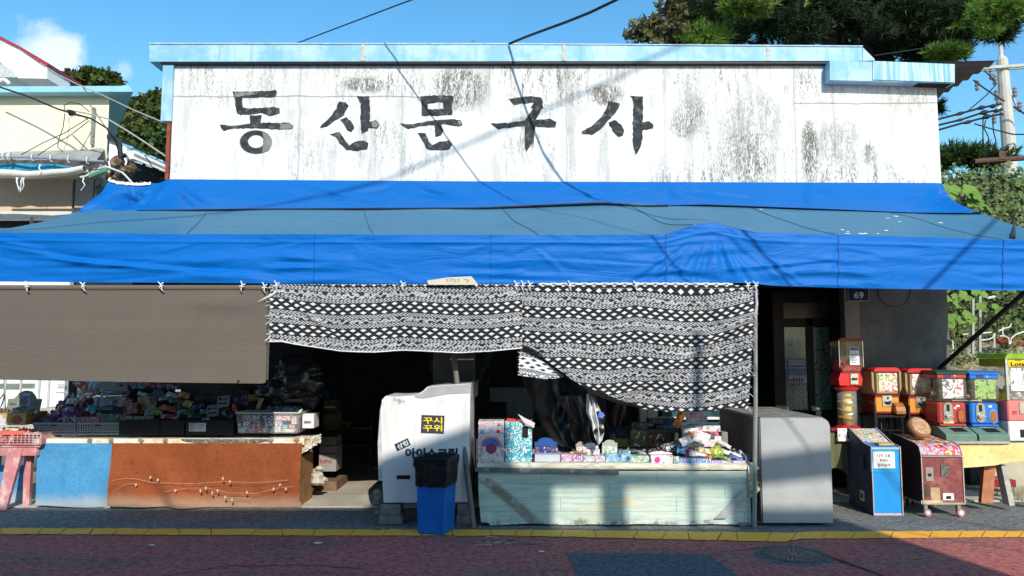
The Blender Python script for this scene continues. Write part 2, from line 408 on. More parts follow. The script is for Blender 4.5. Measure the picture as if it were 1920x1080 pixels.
INK2 = plain('worn_grey_paint', (.24, .24, .22), .9, 0, .3, 12, .2)
BLACK = plain('black_paint', (.012, .012, .013), .5, 0, .3)
DARK = plain('dark_interior', (.018, .018, .02), .8)
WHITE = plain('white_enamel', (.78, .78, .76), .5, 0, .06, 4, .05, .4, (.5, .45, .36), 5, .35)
WHITEP = plain('white_paper', (.82, .81, .78), .7, 0, .05)
RUST = plain('rusty_red_steel', (.28, .07, .04), .8, 0, .4, 20, .4)
STEEL = plain('dull_galvanised_steel', (.36, .37, .36), .45, .6, .25, 15)
DSTEEL = plain('dark_steel', (.045, .045, .05), .5, .3, .3)
CHROME = plain('worn_chrome', (.62, .62, .60), .28, .9, .2)
WOOD = plain('old_wood', (.20, .12, .07), .85, 0, .4, 9, .4)
WOODR = plain('red_brown_timber', (.42, .17, .085), .8, 0, .25, 14, .3)
WOODG = plain('grey_weathered_timber', (.45, .43, .39), .9, 0, .3, 16, .3)
BRICK = plain('grey_cement_brick', (.24, .21, .19), .95, 0, .4, 12, .6)
STONE = plain('pale_rubble_stone', (.55, .5, .42), .95, 0, .3, 9, .5)
CREAM = m_cement('cream_painted_wall', (.80, .70, .50), (.86, .78, .58), 1.2, .1)
BRN = m_cement('tan_painted_wall', (.62, .46, .34), (.68, .52, .4), 1.0, .1)
TILEW = m_cement('white_painted_wall', (.80, .80, .78), (.88, .88, .86), 1.0, .1)
CARD = plain('brown_cardboard', (.34, .23, .12), .85, 0, .15, 6)
BARK = plain('pine_bark', (.035, .026, .022), .95, 0, .5, 14, .9)
# ------------------------------------------------------------------ ground, road, pavement
mb = MB(); mb.grid(60, 60, lambda a, b: Vector((lerp(-150, 150, a), lerp(-60, 240, b), -.03)))
struct('ground', mb, m_cement('bare_ground', (.22, .2, .15), (.32, .29, .22), .6))
LINE_F = [(-600, 1000), (0, 1001), (600, 1004), (960, 1004), (1400, 1014), (1470, 1015.5), (1505, 1010), (1920, 1007), (2500, 1006)]
LINE_B = [(-600, 988), (0, 989.5), (600, 992.5), (960, 993), (1400, 997.5), (1470, 999), (1505, 996.5), (1920, 995), (2500, 994)]
us = [-2600] + list(range(-600, 2501, 25)) + [4600]
def wob(u, k): return .6 * nz3(u * .021, k) * 2 + 1.1 * nz3(u * .09, k + 5)
fr = [G(u, tab(LINE_F, u) + wob(u, 1), 0) for u in us]; bk = [G(u, tab(LINE_B, u) + wob(u, 9), 0) for u in us]
mid = [(a + b) / 2 for a, b in zip(fr, bk)]
n = len(us)
mb = MB(); mb.add([Vector((q.x, q.y, -.006)) for q in mid] + [Vector((q.x * 1.0, -40, -.006)) for q in mid], [[n + i, n + i + 1, i + 1, i] for i in range(n - 1)])
struct('road', mb, ROAD)
mb = MB(); mb.add([Vector((q.x, q.y, -.004)) for q in mid] + [Vector((q.x, 8.02 if q.x > 2.9 else 7.72, -.004)) for q in mid], [[i, i + 1, n + i + 1, n + i] for i in range(n - 1)])
struct('pavement', mb, ASPH)
# the yellow line: hand-painted dashes butted together with fine cracks between
mb = MB(); random.seed(3); u = -560; sk1 = 9
while u < 2460:
    L = random.uniform(28, 74); sk0, sk1 = sk1, random.uniform(5, 16) * (1 if random.random() < .8 else -.3); a0, a1 = u + .8, u + L - .8
    def lp(t, q, side): q = (t - a0) / (a1 - a0); return G(t + (lerp(sk0, sk1, q) if side else 0) + (1.2 * nz3(t * .7, side, 3) if q in (0, 1) else 0), tab(LINE_B if side else LINE_F, t) + wob(t, 9 if side else 1), .0)
    k = 6; v0 = [lp(lerp(a0, a1, i / k), 0, 0) for i in range(k + 1)]; v1 = [lp(lerp(a0, a1, i / k), 0, 1) for i in range(k + 1)]
    mb.add(v0 + v1, [[i, i + 1, k + 2 + i, k + 1 + i] for i in range(k)]); u += L
struct('yellow_edge_line', mb, YEL)
mb = MB(); random.seed(5)
pp = [(1057, 1035), (1110, 1036), (1200, 1037), (1280, 1038), (1330, 1041), (1350, 1055), (1368, 1066), (1392, 1085), (1420, 1140), (1080, 1140), (1092, 1085), (1080, 1068), (1072, 1050)]
pq = [G(u + random.uniform(-2, 2), v, 0) for u, v in pp]
tri = tessellate_polygon([[Vector((q.x, q.y, 0)) for q in pq]]); mb.add([Vector((q.x, q.y, -.002)) for q in pq], [list(t)[::-1] for t in tri])
struct('road_patch', mb, PATCH)
mb = MB(); q0 = G(0, 938); mb.box(-30, 7.72, -.05, -1.62 + .0, 8.35, .004); mb.box(-1.62, 7.72, -.05, 2.9, 8.35, .003)
struct('concrete_path', mb, CEM)
mb = MB(); mb.box(3.0, 8.0, -.05, 24, 9.2, .012); struct('concrete_kerb', mb, CEM)
# manhole
mc = G(1487, 1040); mt = T('manhole_cover', 'round cast iron manhole cover with a ring of radial slots in the red road', 'manhole cover', (mc.x, mc.y, 0))
mb = MB(); Mm = Matrix.Translation((mc.x, mc.y, 0)); IRON = plain('cast_iron', (.10, .10, .095), .6, .5, .3, 30, .3)
mb.lathe([(.235, -.01), (.235, .003), (.222, .004), (.222, .001), (.205, .001), (0.001, .001)], seg=48, M=Mm); mt.part('cover', mb, IRON)
mb = MB()
for k in range(32):
    a = 2 * math.pi * k / 32; c_, s_ = math.cos(a), math.sin(a); M = Mm @ Matrix.Rotation(a, 4, 'Z')
    mb.box(.125, -.007, .0, .195, .007, .006, M=M)
    if k % 2 == 0: mb.box(.07, -.008, .0, .108, .008, .006, M=M)
mb.lathe([(.118, 0), (.118, .006), (.112, .006), (.112, 0)], seg=40, M=Mm); mb.lathe([(.062, 0), (.062, .006), (.05, .006), (.05, 0)], seg=30, M=Mm)
mb.lathe([(.202, 0), (.202, .006), (.197, .006), (.197, 0)], seg=40, M=Mm); mb.lathe([(.03, 0), (.03, .007), (.001, .007)], seg=16, M=Mm)
mt.part('raised_pattern', mb, plain('worn_iron', (.17, .17, .16), .5, .6, .2))
mb = MB(); mb.lathe([(.30, -.01), (.285, .0), (.237, .0), (.236, -.01)], seg=40, M=Mm); mt.part('rim', mb, PATCH)
# crack in the road running right from the manhole
mb = MB(); pts = [(1545, 1038), (1562, 1046), (1580, 1052), (1600, 1060), (1625, 1068), (1650, 1078), (1690, 1092)]
random.seed(11); a = [G(u, v - 1.0 - random.random() * 2.2, .001) for u, v in pts]; b = [G(u + 2, v + 1.0 + random.random() * 2.2, .001) for u, v in pts]
mb.add(a + b, [[len(a) + i, len(a) + i + 1, i + 1, i] for i in range(len(a) - 1)]); struct('road_crack', mb, BLACK)
# ------------------------------------------------------------------ the shop building
YW = 8.3
XL, XR = P(318, 335, YW).x, P(1763, 300, YW).x
ZT = P(900, 115, YW).z; ZA = 2.95
shop = T('stationery_shop', 'long low plastered shop with hand painted lettering above the blue awning', 'shop', ((XL + XR) / 2, YW, 0))
mb = MB(); mb.box(XL, YW, 2.55, P(1560, 120, YW).x, YW + .2, ZT - .01)
mb.box(P(1560, 120, YW).x - .0015, YW - .002, 2.55, XR, YW + .2, P(1700, 158, YW).z); shop.part('sign_wall', mb, PLAST)
mb = MB(); xa, xb = P(1590, 600, YW).x, XR
mb.box(xa, YW + .001, -.05, XR, YW + .2, 2.548); shop.part('pillar_wall', mb, PILLAR)
mb = MB(); mb.box(XR - .2, YW + .21, -.05, XR, 15, 4.3); shop.part('side_wall', mb, PILLAR)
mb = MB(); mb.box(XL, YW + .21, -.05, XL + .2, 15, ZT - .3); shop.part('side_wall', mb, PLAST)
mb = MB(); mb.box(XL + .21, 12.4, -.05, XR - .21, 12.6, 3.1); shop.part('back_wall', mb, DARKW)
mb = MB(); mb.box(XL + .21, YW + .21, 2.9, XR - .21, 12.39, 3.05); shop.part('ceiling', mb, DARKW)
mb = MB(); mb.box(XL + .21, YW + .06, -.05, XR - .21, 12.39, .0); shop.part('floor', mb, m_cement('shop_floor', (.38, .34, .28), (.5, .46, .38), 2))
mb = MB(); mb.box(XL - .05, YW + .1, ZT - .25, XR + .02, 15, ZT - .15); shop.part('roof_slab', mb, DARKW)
mb = MB(); x0, x1 = P(813, 680, 8.0).x, P(889, 680, 8.0).x
mb.box(x0, 7.95, -.05, x1, 8.29, 2.6); shop.part('pillar', mb, PILLAR)
mb = MB(); mb.lathe([(.09, 0), (.09, .02), (.05, .05), (.001, .05)], seg=14, M=Matrix.Translation((x0 - .0, 8.05, 1.42)) @ Matrix.Rotation(R(-90), 4, 'Y')); shop.part('meter', mb, DSTEEL)
# low wall under the right-hand opening, wall left of the doorway
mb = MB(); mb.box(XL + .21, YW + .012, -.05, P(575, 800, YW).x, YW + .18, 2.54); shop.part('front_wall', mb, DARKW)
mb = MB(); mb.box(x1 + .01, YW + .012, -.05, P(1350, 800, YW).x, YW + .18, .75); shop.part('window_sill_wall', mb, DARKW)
# a beige frame piece and a teal door seen over the right-hand goods
mb = MB(); a, b = P(1200, 800, YW), P(1234, 760, YW); mb.box(a.x, YW + .02, .75, b.x, YW + .12, 1.4); mb.box(P(1215, 1, YW).x, YW + .005, .75, P(1218, 1, YW).x, YW + .019, 1.4)
shop.part('window_post', mb, plain('aged_cream_wood', (.5, .45, .33), .8, 0, .3, 10, .3))
mb = MB(); mb.box(P(1240, 1, 8.6).x, 8.55, .3, P(1352, 1, 8.6).x, 8.6, 2.2); shop.part('teal_panel', mb, plain('dark_teal_paint', (.03, .10, .12), .4))
mb = MB(); mb.box(P(1236, 1, 8.5).x, 8.5, P(1, 782, 8.5).z - .03, P(1352, 1, 8.5).x, 8.54, P(1, 782, 8.5).z); shop.part('window_rail', mb, WHITEP)
# sliding door with wired glass at the right
dr = MB(); yd = 8.75
DOORB = plain('black_brown_door_paint', (.022, .02, .019), .6, 0, .3, 8, .2)
for (u0, v0, u1, v1) in ((1455, 545, 1468, 800), (1518, 596, 1524, 800), (1562, 545, 1592, 800), (1468, 545, 1562, 566), (1468, 597, 1562, 612), (1468, 770, 1562, 800)):
    a, b = P(u0, v1, yd), P(u1, v0, yd); dr.box(a.x, yd, a.z if v1 < 800 else 0, b.x, yd + .06, b.z)
door = shop.part('sliding_door', dr, DOORB)
mb = MB(); a, b = P(1469, 597, yd), P(1561, 567, yd); mb.box(a.x, yd + .02, a.z, b.x, yd + .03, b.z); shop.part('transom_glass', mb, plain('dull_grey_glass', (.07, .075, .075), .3), door)
def m_wired():
    m = Mat('wired_glass', (.06, .12, .12), .25, 0, .6); p = m.pos(); d = m.vor(m.scl(p, (1, 1, 1)), 26, 'Distance', 'DISTANCE_TO_EDGE')
    m.set('Base Color', m.mix(d.lt(.06), m.mix(m.noise(p, 3, 4), (.12, .24, .24), (.2, .32, .30)), (.04, .06, .06))); return m.mat
WG = m_wired()
for (u0, u1) in ((1471, 1512), (1521, 1563)):
    mb = MB(); a, b = P(u0, 769, yd), P(u1, 613, yd); mb.box(a.x, yd + .022, a.z, b.x, yd + .034, b.z); shop.part('door_glass', mb, WG, door)
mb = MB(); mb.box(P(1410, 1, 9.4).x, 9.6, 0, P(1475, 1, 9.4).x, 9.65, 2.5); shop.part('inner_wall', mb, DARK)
# roller-shutter housing over the door
mb = MB()
for k in range(5): mb.tube([(P(1415, 1, YW).x, YW - .02 - .01 * k, 2.52 - k * .055), (xa - .01, YW - .02 - .01 * k, 2.52 - k * .055)], .03, 8)
shop.part('shutter_housing', mb, DARK)
# faint painted ring on the bare wall
mb = MB(); c = P(1676, 545, YW); r = .18
mb.tube([(c.x + r * math.cos(t), YW - .001, c.z + r * math.sin(t)) for t in [i * 2 * math.pi / 40 for i in range(41)]], .0045, 4); shop.part('painted_ring', mb, BLACK)
mb = MB(); mb.box(P(1592, 1, YW).x, YW - .003, .2, P(1620, 1, YW).x, YW, 2.54); shop.part('paler_strip', mb, m_cement('buff_cement', (.24, .22, .18), (.3, .28, .24), 3))
# coping
YF = YW - .07
def seg(u0, u1, vt0, vt1, vb0, vb1, y=YF, th=.3):
    a0, a1, b0, b1 = P(u0, vt0, y), P(u1, vt1, y), P(u0, vb0, y), P(u1, vb1, y); m = MB()
    m.prism([(b0.x, b0.z), (b1.x, b1.z), (a1.x, a1.z), (a0.x, a0.z)], y, y + th); return m
cop = shop.part('coping', seg(280, 1617, 82, 87, 115.5, 114), LBLUE)
mb = MB(); a, b = P(280, 82, YF), P(1617, 87, YF); mb.tube([(a.x, YF - .006, a.z), (0, YF - .006, P(960, 82.5, YF).z), (b.x, YF - .006, b.z)], .008, 6); shop.part('coping_edge', mb, plain('pale_blue_edge', (.55, .68, .74), .5), cop)
mb = MB(); a, b = P(300, 117, YF), P(1560, 117, YF); mb.box(a.x, YF + .01, a.z - .012, b.x, YW - .001, a.z + .012); shop.part('coping_shadow_strip', mb, BLACK, cop)  # black strip stands in for the thin shadow under the coping
for u in (681, 1057, 1440):
    t0, t1 = P(u - 3.5, 84, YF), P(u + 3.5, 114, YF); mb = MB(); pts = []
    for k in range(9): pts.append((t0.x + random.uniform(-.008, .008), lerp(t1.z, t0.z, k / 8)))
    for k in range(9): pts.append((t1.x + random.uniform(-.008, .008), lerp(t0.z, t1.z, k / 8)))
    mb.prism(pts[::-1], YF - .006, YF + .02); shop.part('coping_joint', mb, PUTTY, cop)
shop.part('coping_end_slope', seg(1618, 1640, 89, 111, 114, 113, YF + .05), LBLUE, cop)
mb = MB(); mb.box(P(306, 175, YW).x, YW - .04, P(1, 229, YW).z, P(326, 175, YW).x, YW + .3, P(1, 119, YW).z); shop.part('corner_cladding', mb, LBLUE)
mb = MB(); mb.box(P(312, 285, YW).x, YW - .02, P(1, 338, YW).z, P(318.5, 285, YW).x, YW + .1, P(1, 231, YW).z); shop.part('corner_post', mb, RUST)
YG = YW - .15
gt = shop.part('canopy_box', seg(1556, 1790, 113, 121, 150, 156, YG, .15), LBLUE)
a, b = P(1636, 115, YG), P(1789, 121, YG); a2, b2 = P(1636, 150, YG), P(1789, 155, YG); mb = MB()
mb.prism([(a2.x, a2.z), (b2.x, b2.z), (b.x, b.z), (a.x, a.z)], YG - .012, YG - .002); shop.part('streaked_panel', mb, STREAK, gt)
mb = MB(); a, b = P(1556, 156, YW), P(1770, 166, YW); mb.prism([(a.x, a.z), (b.x, b.z), (b.x, b.z + .05), (a.x, a.z + .05)], YW - .13, YW - .004); shop.part('canopy_shade_strip', mb, DARK, gt)  # dark slab stands in for the shade below the canopy box
# corrugated sheet sticking out at the right
mb = MB()
def cor(a, b):
    x = lerp(P(1740, 1, YW).x, P(1862, 1, YW + .3).x, a); y = lerp(YW - .15, 13, b); return Vector((x, y, P(1, 126, YW).z + .015 * math.sin(b * 150) - .03 * b + .02 * a))
mb.grid(4, 240, cor); shop.part('corrugated_sheet', mb, plain('grey_corrugated_steel', (.16, .16, .16), .6, .3))
# ---- lettering painted on the wall (five syllables)
KA = (280, 60, 680 / 1920); KB = (900, 60, 680 / 1920)
GL = [
 ('A', [[(440,315),(560,316),(640,310),(672,308),(678,325),(668,345),(600,346),(470,350),(450,346)],
        [(450,346),(492,350),(497,400),(495,432),(468,436),(458,400)],
        [(465,412),(500,402),(600,404),(655,395),(690,405),(688,432),(660,440),(635,447),(600,430),(480,440)],
        [(530,440),(598,442),(590,492),(534,492)],
        [(372,492),(450,497),(560,484),(650,480),(740,482),(762,498),(755,515),(690,517),(560,508),(440,512),(395,525)]],
       [(565,583,85,62,566,580,42,35)],
       [[(690,486),(740,484),(760,498),(752,513),(694,514)],[(600,527),(640,552),(650,590),(632,628),(598,640),(606,600),(604,560)],[(452,322),(550,320),(560,330),(470,345),(454,340)]]),
 ('A', [[(1005,368),(1040,372),(1055,390),(1030,440),(985,470),(940,500),(910,510),(903,500),(930,475),(965,440),(990,405)],
        [(1010,465),(1045,452),(1075,480),(1085,510),(1070,528),(1045,520),(1030,490)],
        [(1100,340),(1165,342),(1168,400),(1168,470),(1160,520),(1125,543),(1118,480),(1118,380)],
        [(1160,475),(1200,468),(1220,490),(1205,512),(1160,505)],
        [(960,540),(1010,530),(1040,580),(1060,600),(1095,580),(1140,573),(1160,590),(1155,620),(1100,628),(1045,625),(1010,590),(990,560)]],
       [], [[(1178,478),(1200,472),(1216,490),(1202,506),(1180,502)]]),
 ('A', [[(1325,485),(1400,488),(1500,468),(1600,462),(1650,465),(1660,490),(1640,502),(1560,490),(1450,497),(1370,515)],
        [(1510,485),(1545,483),(1557,520),(1545,548),(1512,555)],
        [(1420,537),(1460,535),(1480,580),(1500,598),(1540,580),(1590,575),(1603,595),(1590,622),(1530,628),(1470,620),(1450,580)],
        [(1435,342),(1540,335),(1608,338),(1605,373),(1558,372),(1475,378),(1441,378)],[(1441,376),(1476,376),(1476,414),(1441,414)],[(1557,370),(1605,370),(1604,412),(1557,412)],[(1440,411),(1604,408),(1605,440),(1500,443),(1442,442)]],
       [], [[(1630,470),(1650,470),(1656,486),(1642,494)]]),
 ('B', [[(150,352),(210,348),(270,340),(320,345),(335,375),(332,405),(285,405),(270,400),(285,375),(220,380),(180,388)],
        [(285,398),(332,402),(300,460),(292,500),(285,580),(245,635),(238,600),(235,500),(240,465)],
        [(55,485),(150,482),(240,470),(370,462),(403,480),(400,503),(360,508),(240,497),(140,508),(95,515)]], [], []),
 ('B', [[(680,365),(740,378),(735,400),(690,460),(640,515),(590,545),(540,540),(540,525),(600,495),(650,440),(670,400)],
        [(680,480),(710,465),(745,490),(762,525),(755,550),(735,557),(710,535)],
        [(795,338),(865,340),(862,440),(862,560),(850,610),(825,653),(810,600),(808,480),(812,370)],
        [(855,480),(895,470),(918,490),(915,510),(880,517),(855,515)]], [], [])]
random.seed(21)
def rough_poly(pts, amp=.006, step=.03):
    out = []
    for i in range(len(pts)):
        a, b = Vector(pts[i]), Vector(pts[(i + 1) % len(pts)]); k = max(1, int((b - a).length / step))
        for j in range(k):
            q = a.lerp(b, j / k); out.append((q.x + random.uniform(-amp, amp), q.y + random.uniform(-amp, amp)))
    return out
def ccw(p):
    s = sum(p[i][0] * p[(i + 1) % len(p)][1] - p[(i + 1) % len(p)][0] * p[i][1] for i in range(len(p))); return p if s > 0 else p[::-1]
for si, (ks, polys, rings, worn) in enumerate(GL):
    ox, oy, k = KA if ks == 'A' else KB
    def W(q): p_ = P(ox + q[0] * k, oy + q[1] * k, YW); return (p_.x, p_.z)
    mb = MB(); lay = YW - .004
    for pl in polys:
        lay -= .0006; mb.prism(rough_poly(ccw([W(q) for q in pl])), lay, YW - .001)
    for (cx, cy, rx, ry, ix, iy, irx, iry) in rings:
        o_ = [W((cx + rx * math.cos(t), cy + ry * math.sin(t))) for t in [i * 2 * math.pi / 26 for i in range(26)]]
        i_ = [W((ix + irx * math.cos(t), iy + iry * math.sin(t))) for t in [i * 2 * math.pi / 26 for i in range(26)]]
        lay -= .0006; vs = [(a, lay, b) for a, b in o_] + [(a, lay, b) for a, b in i_]
        mb.add(vs, [[i, (i + 1) % 26, 26 + (i + 1) % 26, 26 + i] for i in range(26)])
    gl = shop.part('painted_syllable', mb, INK)
    if worn:
        for pl in worn: lay -= .0006; shop.part('worn_patch', MB().prism(rough_poly(ccw([W(q) for q in pl])), lay, YW - .001), INK2, gl)
# ------------------------------------------------------------------ awning
YA, YS = 6.85, 7.92
aw = T('awning', 'wide sagging blue tarpaulin awning over the goods tables', 'awning', (0, YA, 0))
FT = [(-80, 433), (0, 436), (300, 439), (700, 440), (1100, 441), (1245, 440), (1300, 422), (1335, 417), (1375, 428), (1420, 436), (1600, 441), (1760, 446), (1920, 451), (2040, 455)]
FB = [(-80, 526), (0, 528), (500, 532), (960, 532), (1400, 531), (1450, 536), (1570, 540), (1920, 545), (2040, 547)]
BT = [(148, 399), (175, 396), (500, 392), (900, 391), (1130, 384), (1200, 385), (1320, 388), (1560, 395), (1700, 400), (1843, 403)]
def front_top(u): return P(u, tab(FT, u), YA)
def roof(a, b):
    uf, ub = lerp(-45, 2010, a), lerp(148, 1843, a)
    p, q = front_top(uf), P(ub, tab(BT, ub) - 3, YS); r = p.lerp(q, b); s = math.sin(b * math.pi)
    r.z -= .035 * s * (.5 + .5 * math.cos(a * 2 * math.pi * 6.3)) ; r.z += .02 * nz3(r.x * 1.1, r.y * 2.2) * s + .008 * nz3(r.x * 5, r.y * 2) * s; return r
mb = MB(); mb.grid(240, 24, roof); rf = aw.part('roof_sheet', mb, TARP_D, smooth=True)
SEAM = plain('dark_blue_seam', (.005, .07, .35), .6)
def creases(u, v, L_):
    s = 0
    for (u0, v0, u1, v1, w_, amp) in L_:
        dx, dy = u1 - u0, v1 - v0; q = ((u - u0) * dx + (v - v0) * dy) / (dx * dx + dy * dy)
        if q < 0 or q > 1: continue
        d = ((u - u0) * dy - (v - v0) * dx) / math.hypot(dx, dy); e = d / (w_ * (.5 + q))
        if abs(e) < 3: s += amp * math.sin(q * math.pi) ** .6 * (math.exp(-e * e) - .55 * math.exp(-(e - 1.5) ** 2))
    return s
random.seed(77); CRV = [(0, 462, 200, 500, 5, .02), (40, 480, 520, 528, 6, .022), (-40, 445, 90, 470, 4, .02), (0, 500, 700, 480, 9, .014), (1340, 420, 1345, 540, 7, .03)]
for k in range(9): CRV.append((1338, 418, 1338 + (k - 4) * 48 + random.uniform(-12, 12), 545, random.uniform(3, 7), random.uniform(.012, .024)))
for q_ in (300, 590, 920, 1248, 1570, 1880):
    for k in range(6):
        sg = 1 if k % 2 else -1; v_ = random.uniform(446, 525); CRV.append((q_, v_, q_ + sg * random.uniform(60, 260), v_ + random.uniform(-34, 22), random.uniform(3, 9), random.uniform(.006, .016) * random.choice((1, 1, -1))))
for k in range(7): q_ = random.uniform(-40, 1950); CRV.append((q_, random.uniform(445, 470), q_ + random.uniform(-160, 160), random.uniform(465, 520), random.uniform(2, 5), random.uniform(.006, .014)))
CRU = []
for k in range(34):
    q_ = random.choice((210, 250, 316, 520, 760, 1010, 1260, 1500, 1765, 1785)) + random.uniform(-12, 12); CRU.append((q_, random.uniform(336, 350), q_ + random.uniform(-190, 190) * (.5 if q_ < 330 or q_ > 1700 else 1), random.uniform(368, 402), random.uniform(3, 8), random.uniform(.012, .035)))
def val(a, b):
    u = lerp(-45, 2010, a); p, q = front_top(u), P(u, tab(FB, u), YA); r = p.lerp(q, b)
    env = math.sin(min(1, b * 1.3) * math.pi * .5) * .8 + .1
    rip = .045 * nz3(r.x * .5 + 3, r.z * 1.6) + .008 * nz3(r.x * 2.2 + r.z * 4, r.z * 9 - r.x * .6) - creases(u, lerp(tab(FT, u), tab(FB, u), b), CRV)
    # creases fanning out from the raised post and from the vertical seams
    d = u - 1335; th = math.atan2(d, 40 + 200 * b); fan = (math.sin(th * 15 + 1) * .6 + nz3(th * 9, 4, b) * 1.3) * math.exp(-abs(d) / 150) * .030 * (1 - .3 * b)
    for us_ in (590, 920, 1248, 1570, 1880):
        e = (u - us_) / 60.0; rip += .010 * math.exp(-e * e) * math.sin(b * 26 + us_) * b
    tuck = .012 if .14 < b < .2 else 0
    r.y += env * rip + fan * .12 - .012 - tuck * (.6 + .6 * nz3(r.x * 2, 3)); return r
mb = MB(); mb.grid(420, 40, val); vl = aw.part('valance', mb, TARP_B, smooth=True)
for us_ in (590, 920, 1248, 1570, 1880):
    a = (us_ + 45) / 2055.0; mb = MB(); mb.tube([val(a + .0004 * math.sin(i), i / 20) + Vector((0, -.004, 0)) for i in range(21)], .0032, 4); aw.part('seam', mb, SEAM, vl)
mb = MB()
for us_ in (350, 700, 1010, 1300, 1570, 1880):
    mb.tube([roof((us_ + 45) / 2055.0 - .08 * (i / 12.) * .6, i / 12) + Vector((0, 0, .004)) for i in range(13)], .003, 4)
aw.part('roof_seam', mb, plain('grey_blue_seam', (.04, .1, .16), .7), rf)
# steep upper sheet, hanging from the wall down to the roof sheet
UT = [(205, 337), (222, 343), (262, 346), (300, 343), (316, 336), (900, 340), (1765, 343), (1785, 378), (1800, 400)]
UB = [(150, 400), (250, 397), (500, 394), (900, 392), (1130, 382), (1200, 388), (1320, 385), (1560, 394), (1700, 400), (1780, 401), (1842, 399)]
def upper(a, b):
    ut = lerp(205, 1790, a); ub = lerp(150, 1842, a)
    yt = YW - .012 if ut > 300 else lerp(YW - .15, YW - .012, (ut - 205) / 95.)
    p, q = P(ut, tab(UT, ut), yt), P(ub, tab(UB, ub), YS - .03); r = p.lerp(q, b); s = math.sin(b * math.pi)
    r.z -= .05 * s; r.y -= (.03 * nz3(r.x * .8 + r.z * 3, r.z * 5) + .012 * nz3(r.x * 2.2 - r.z * 8, 3)) * s - creases(lerp(ut, ub, b), 338 + b * 62, CRU) * (.3 + s)
    for c_ in (215, 1785):
        d = (ut - c_) / 90.; r.y -= .07 * math.exp(-d * d) * math.sin(d * 7 + b * 3) * s
    r.y -= .05 * b * b
    return r
mb = MB(); mb.grid(260, 20, upper); aw.part('upper_sheet', mb, TARP_U, smooth=True)
mb = MB(); mb.tube([upper(i / 60, 1) + Vector((0, -.012, -.005)) for i in range(4, 40)], .012, 5); aw.part('slack_edge', mb, BLACK)
mb = MB(); mb.tube([P(-45, 444, YA + .04), P(2010, 458, YA + .04)], .025, 8)
for u in (60, 500, 975, 1415, 1900): mb.tube([P(u, 446, YA + .06), P(u, tab(BT, u), YS) + Vector((0, 0, -.06))], .02, 6)
aw.part('frame', mb, DSTEEL)
mb = MB(); mb.tube([(XL - .8, YW - .05, 3.0), (XR, YW - .05, 3.0)], .03); aw.part('wall_rail', mb, DSTEEL)
# bird droppings lying on the roof sheet
mb = MB(); random.seed(9)
for (u, v) in ((1497, 383), (1610, 427), (1612, 431), (1632, 437), (1625, 437), (1637, 436), (1600, 436), (1745, 414), (1754, 420), (1776, 410), (1855, 418), (1691, 432), (1660, 437)):
    a = (u + 45) / 2055.0
    for t in range(14):
        b = t / 13; p = roof(a, b); pv = 540 - 0
        vv = None
    b = max(.03, min(.9, (tab(FT, u) - v) / 50.0)); c = roof(a, b) + Vector((0, 0, .004)); s1, s2 = random.uniform(.012, .035), random.uniform(.012, .03)
    mb.lathe([(.7, 0), (1, .0), (.001, .12)], seg=7, M=Matrix.Translation(c) @ Matrix.Rotation(R(20), 4, 'X') @ Matrix.Diagonal((s1, s2, .02, 1)))
aw.part('droppings', mb, WHITEP, rf)
# props and braces
def pole(name, label, a, b, r, m, cat='pole', seg=10): mb = MB(); mb.tube([a, b], r, seg); return one(name, mb, m, label, cat)
mb = MB(); a, b = P(1416, 548, YA - .03), G(1403, 980); b = Vector((b.x, YA + .0, 0)); mb.tube([a, a.lerp(b, .5) + Vector((.006, 0, 0)), b], .020, 10)
one('support_pole', mb, plain('grey_green_steel', (.28, .31, .29), .5, .3, .25, 4), 'thin grey steel pole holding up the right end of the curtain rail', 'pole')
pole('prop_pole', 'weathered round pole leaning in front of the white ice cream freezer', P(850, 655, 7.15), Vector((P(888, 975, 6.8).x, 6.8, 0)), .025, plain('grey_bamboo', (.16, .155, .14), .7, 0, .3, 8))
pole('diagonal_brace', 'black diagonal steel brace under the right end of the blue awning', P(1925, 545, YA + .1), P(1762, 690, YW - .05), .024, BLACK, 'brace')
mb = MB(); mb.tube([P(1922, 547, YA + .05), Vector((P(1960, 1, YA).x, YA, 0))], .022); one('support_pole', mb, DSTEEL, 'steel corner pole just beyond the right edge under the awning', 'pole') if False else None
# ------------------------------------------------------------------ curtains on the rail
rail = T('curtain_rail', 'long horizontal rail at the awning edge carrying the brown and patterned curtains', 'rail', (P(700, 540, YA).x, YA, P(700, 540, YA).z))
mb = MB(); mb.tube([P(-60, 539, YA - .02), P(500, 541, YA - .02), P(960, 541, YA - .02), P(1418, 543, YA - .02)], .018, 10); rail.part('tube', mb, DSTEEL)
def clip_mb(u, v, tilt=0.0):
    c = P(u, v, YA - .06); M = Matrix.Translation(c) @ Matrix.Rotation(tilt, 4, 'Y'); mb = MB()
    mb.tube([(-.022, -.012, .045), (-.008, -.016, .028), (.006, -.014, .002), (.002, -.010, -.03), (.014, -.006, -.05)], .006, 6, M=M)
    mb.tube([(.026, -.012, .030), (.012, -.02, .020), (-.012, -.02, -.004), (-.004, -.010, -.030)], .0055, 6, M=M)
    mb.tube([(-.026, -.010, -.002), (0, -.024, -.004), (.024, -.010, .004)], .005, 6, M=M); return mb
bc = T('shade_curtain', 'plain brown woven shade curtain hanging over the left goods table', 'curtain', P(230, 718, YA))
def brown(a, b):
    u = lerp(-60, 503, a); top, bot = 543.0, tab([(-60, 711), (0, 712), (300, 717), (497, 719), (503, 717)], u)
    ub = u - b * 5 if u > 450 else u
    p = P(ub, lerp(top, bot, b), YA - .03); s = min(1, b * 3)
    p.y += .012 * nz3(p.x * 1.3, p.z * .8) * s + .006 * nz3(p.x * .6, p.z * 6) * s
    d = (u - 420) / 70.; p.y -= .02 * math.exp(-d * d) * math.exp(-((b - .14) / .09) ** 2); return p
